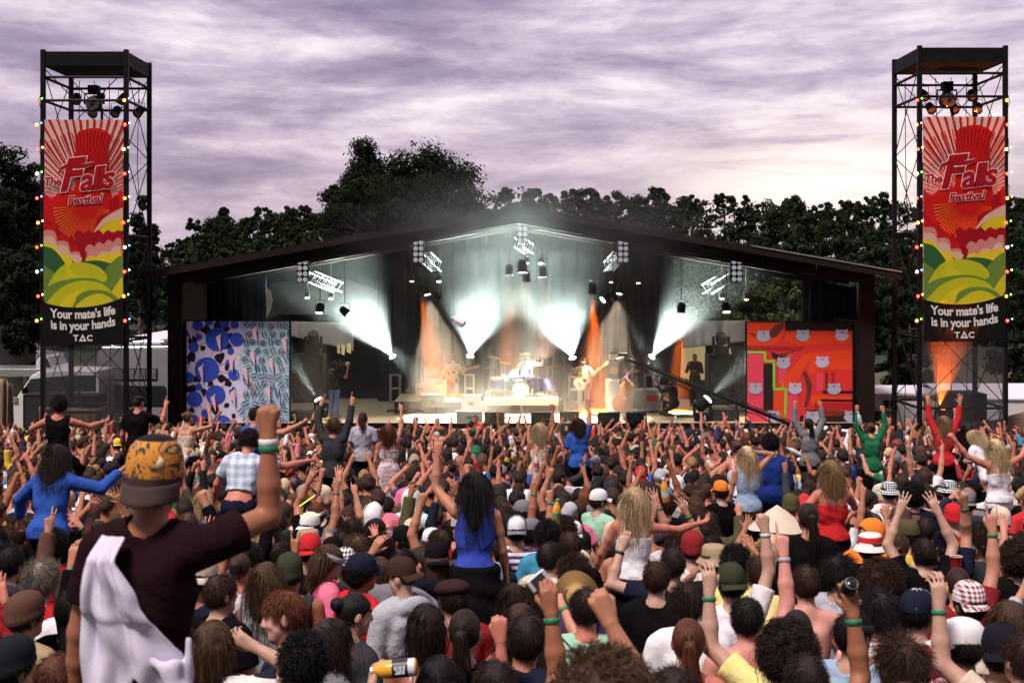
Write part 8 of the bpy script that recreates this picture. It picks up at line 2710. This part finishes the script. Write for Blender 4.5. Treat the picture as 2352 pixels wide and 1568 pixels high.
# jumper knotted over the front man's shoulder: a draped cloth hanging from shoulder to hip
man_J = get_J('hero', 'ride', (R(3), R(2)), (R(4), 0, 0), False)[1]
M_jump = mat('lilac_grey_jersey', (.58, .53, .66), .9, var=.06, vscale=10, bump=.10, bscale=90, spec=.1)
nu, nv = 26, 40
def back_y(x, z):
 """surface of the man's back at (x, z) in his own space"""
 a = (x / .215) ** 2
 b = .135 * math.sqrt(max(0, 1 - min(a, .97)))
 return -.025 - b - (.012 if z > 1.25 else 0)
V, F = [], []
for j in range(nv + 1):
 v = j / nv
 z = 1.475 - .50 * v - .10 * v * v
 xl = -.115 - .035 * min(1, v * 3)
 xr = min(-.015 + .46 * max(0, v - .12) ** 1.1, .195)
 for i in range(nu):
  u = i / (nu - 1)
  x = xl + (xr - xl) * u
  fold = .012 * math.sin(u * 17 + v * 9) + .010 * math.sin(u * 9 - v * 14 + 1) + .006 * math.sin(u * 31 + v * 4)
  y = back_y(x, z) - .016 + fold * min(1, v * 3 + .3)
  if v < .10: y += (.10 - v) * 1.0
  V.append((x, y, z - .03 * u * (v > .3) + .06 * math.sin(u * 3.1) * v * -.3))
for j in range(nv):
 for i in range(nu - 1):
  F.append((j * nu + i, j * nu + i + 1, (j + 1) * nu + i + 1, (j + 1) * nu + i))
# an eye-shaped gap in the knit, left open
def hole(f):
 c = np.mean([V[i] for i in f], axis=0)
 return ((c[0] + .10) / .030) ** 2 + ((c[2] - .985) / .012) ** 2 < 1 or ((c[0] - .055) / .055) ** 2 + ((c[2] - .955) / .085) ** 2 < 1
F = [f for f in F if not hole(f)]
jm = link('knotted_jumper', mesh_of('jumper', V, F, [M_jump], smooth=True), None, None)
jm.matrix_basis = man.matrix_basis
md = jm.modifiers.new('thick', 'SOLIDIFY'); md.thickness = .008
md = jm.modifiers.new('smooth', 'SUBSURF'); md.levels = md.render_levels = 1
tag(jm, 'pale lilac jumper slung over the front man\'s left shoulder and knotted at his side', 'jumper')
f = Field((.04, -.28, .85), (.30, -.04, 1.22), .008)
f.ell((.172, -.158, 1.075), (.030, .026, .036), .015, rotm((0, 1, 0), .6))
f.cap((.17, -.16, 1.07), (.08, -.172, 1.10), .024, .012, k=.02)
f.cap((.205, -.148, .97), (.214, -.130, 1.15), .034, .004, k=.015)
f.cap((.175, -.165, 1.04), (.185, -.172, .88), .026, .055, k=.03)
f.wobble(.006, 75, 3)
Vk, Fk = f.mesh()
kn = link('knot', mesh_of('knot', Vk, Fk, [M_jump], smooth=True), jm, (.008, 0, .01))
# the front man's painted cap, worn backwards, with a round patch
M_capb = mat('brown_suede', (.045, .022, .020), .9, var=.2, vscale=20)
hm = Matrix(man_J['Mh'].tolist()).to_4x4()
hm.translation = Vector(man_J['head'])
cm_ = bpy.data.materials.new('painted_cap')
cm_.use_nodes = True
_t = cm_.node_tree
_b = _t.nodes['Principled BSDF']
_b.inputs['Roughness'].default_value = .8
_tc = N(_t, 'ShaderNodeTexCoord')
_n = noise_node(_t, map_node(_t, _tc.outputs['Object'], (34, 6, 22)), 1.0, 3, .6, 1.2)
_t.links.new(ramp_node(_t, _n, [(0, (.02, .012, .012)), (.40, (.03, .02, .02)), (.44, (.55, .22, .02)), (.56, (.50, .16, .015)), (.60, (.03, .018, .015)), (.66, (.42, .38, .42)), (.80, (.5, .45, .5))], 'CONSTANT'), _b.inputs['Base Color'])
n = 32
prof = [(.104, -.035), (.106, .0), (.106, .035), (.102, .065), (.092, .095), (.072, .118), (.044, .132), (.012, .138)]
V, F, mi = [], [], []
for r_, z in prof:
 for k_ in range(n):
  a = 2 * math.pi * k_ / n
  V.append((r_ * .93 * math.cos(a), r_ * 1.13 * math.sin(a) - .008, z + .022))
for i in range(len(prof) - 1):
 for k_ in range(n):
  k2 = (k_ + 1) % n
  F.append((i * n + k_, i * n + k2, (i + 1) * n + k2, (i + 1) * n + k_))
  zc_, yc_ = prof[i][1], math.sin(2 * math.pi * (k_ + .5) / n)
  mi.append(1 if i in (0,) else (0 if 0 < i < 5 else 2))
F.append(tuple((len(prof) - 1) * n + k_ for k_ in range(n))); mi.append(2)
cap_o = link('cap', mesh_of('cap', V, F, [cm_, M_capb, M_black], mi, smooth=True), man)
cap_o.matrix_local = hm
V, F = [], []
na, nr = 17, 6
for i in range(nr):
 for j in range(na):
  a = R(-78 + 156 * j / (na - 1))
  rr = i / (nr - 1)
  V.append((.100 * math.sin(a) * (1 + .02 * rr), -(.121 * math.cos(a) + .035 * rr * math.cos(a)) - .008, -.005 - .062 * rr + .012 * math.sin(a) ** 2))
F = [(i * na + j, i * na + j + 1, (i + 1) * na + j + 1, (i + 1) * na + j) for i in range(nr - 1) for j in range(na - 1)]
br = link('brim', mesh_of('brim', V, F, [M_capb], smooth=True), cap_o)
md = br.modifiers.new('thick', 'SOLIDIFY'); md.thickness = .006
MB().lathe([(.0215, 0), (.021, .004), (.001, .006)], (.040, -.108, .075), 18, M=rot_to((.35, -1, .25))).build('patch', mat('cream_patch', (.72, .62, .48), .8), cap_o, smooth=True)
# his white and green wristband
wj = Vector(man_J['wr', 1])
fd = Vector(man_J['fd', 1])
for off, colr, nm in ((-.004, K['white'], 'wristband'), (-.026, K['band'], 'wristband')):
 link(nm, MC[('wrist',)], man, wj + fd * off, rot_to(fd).to_euler(), colr)
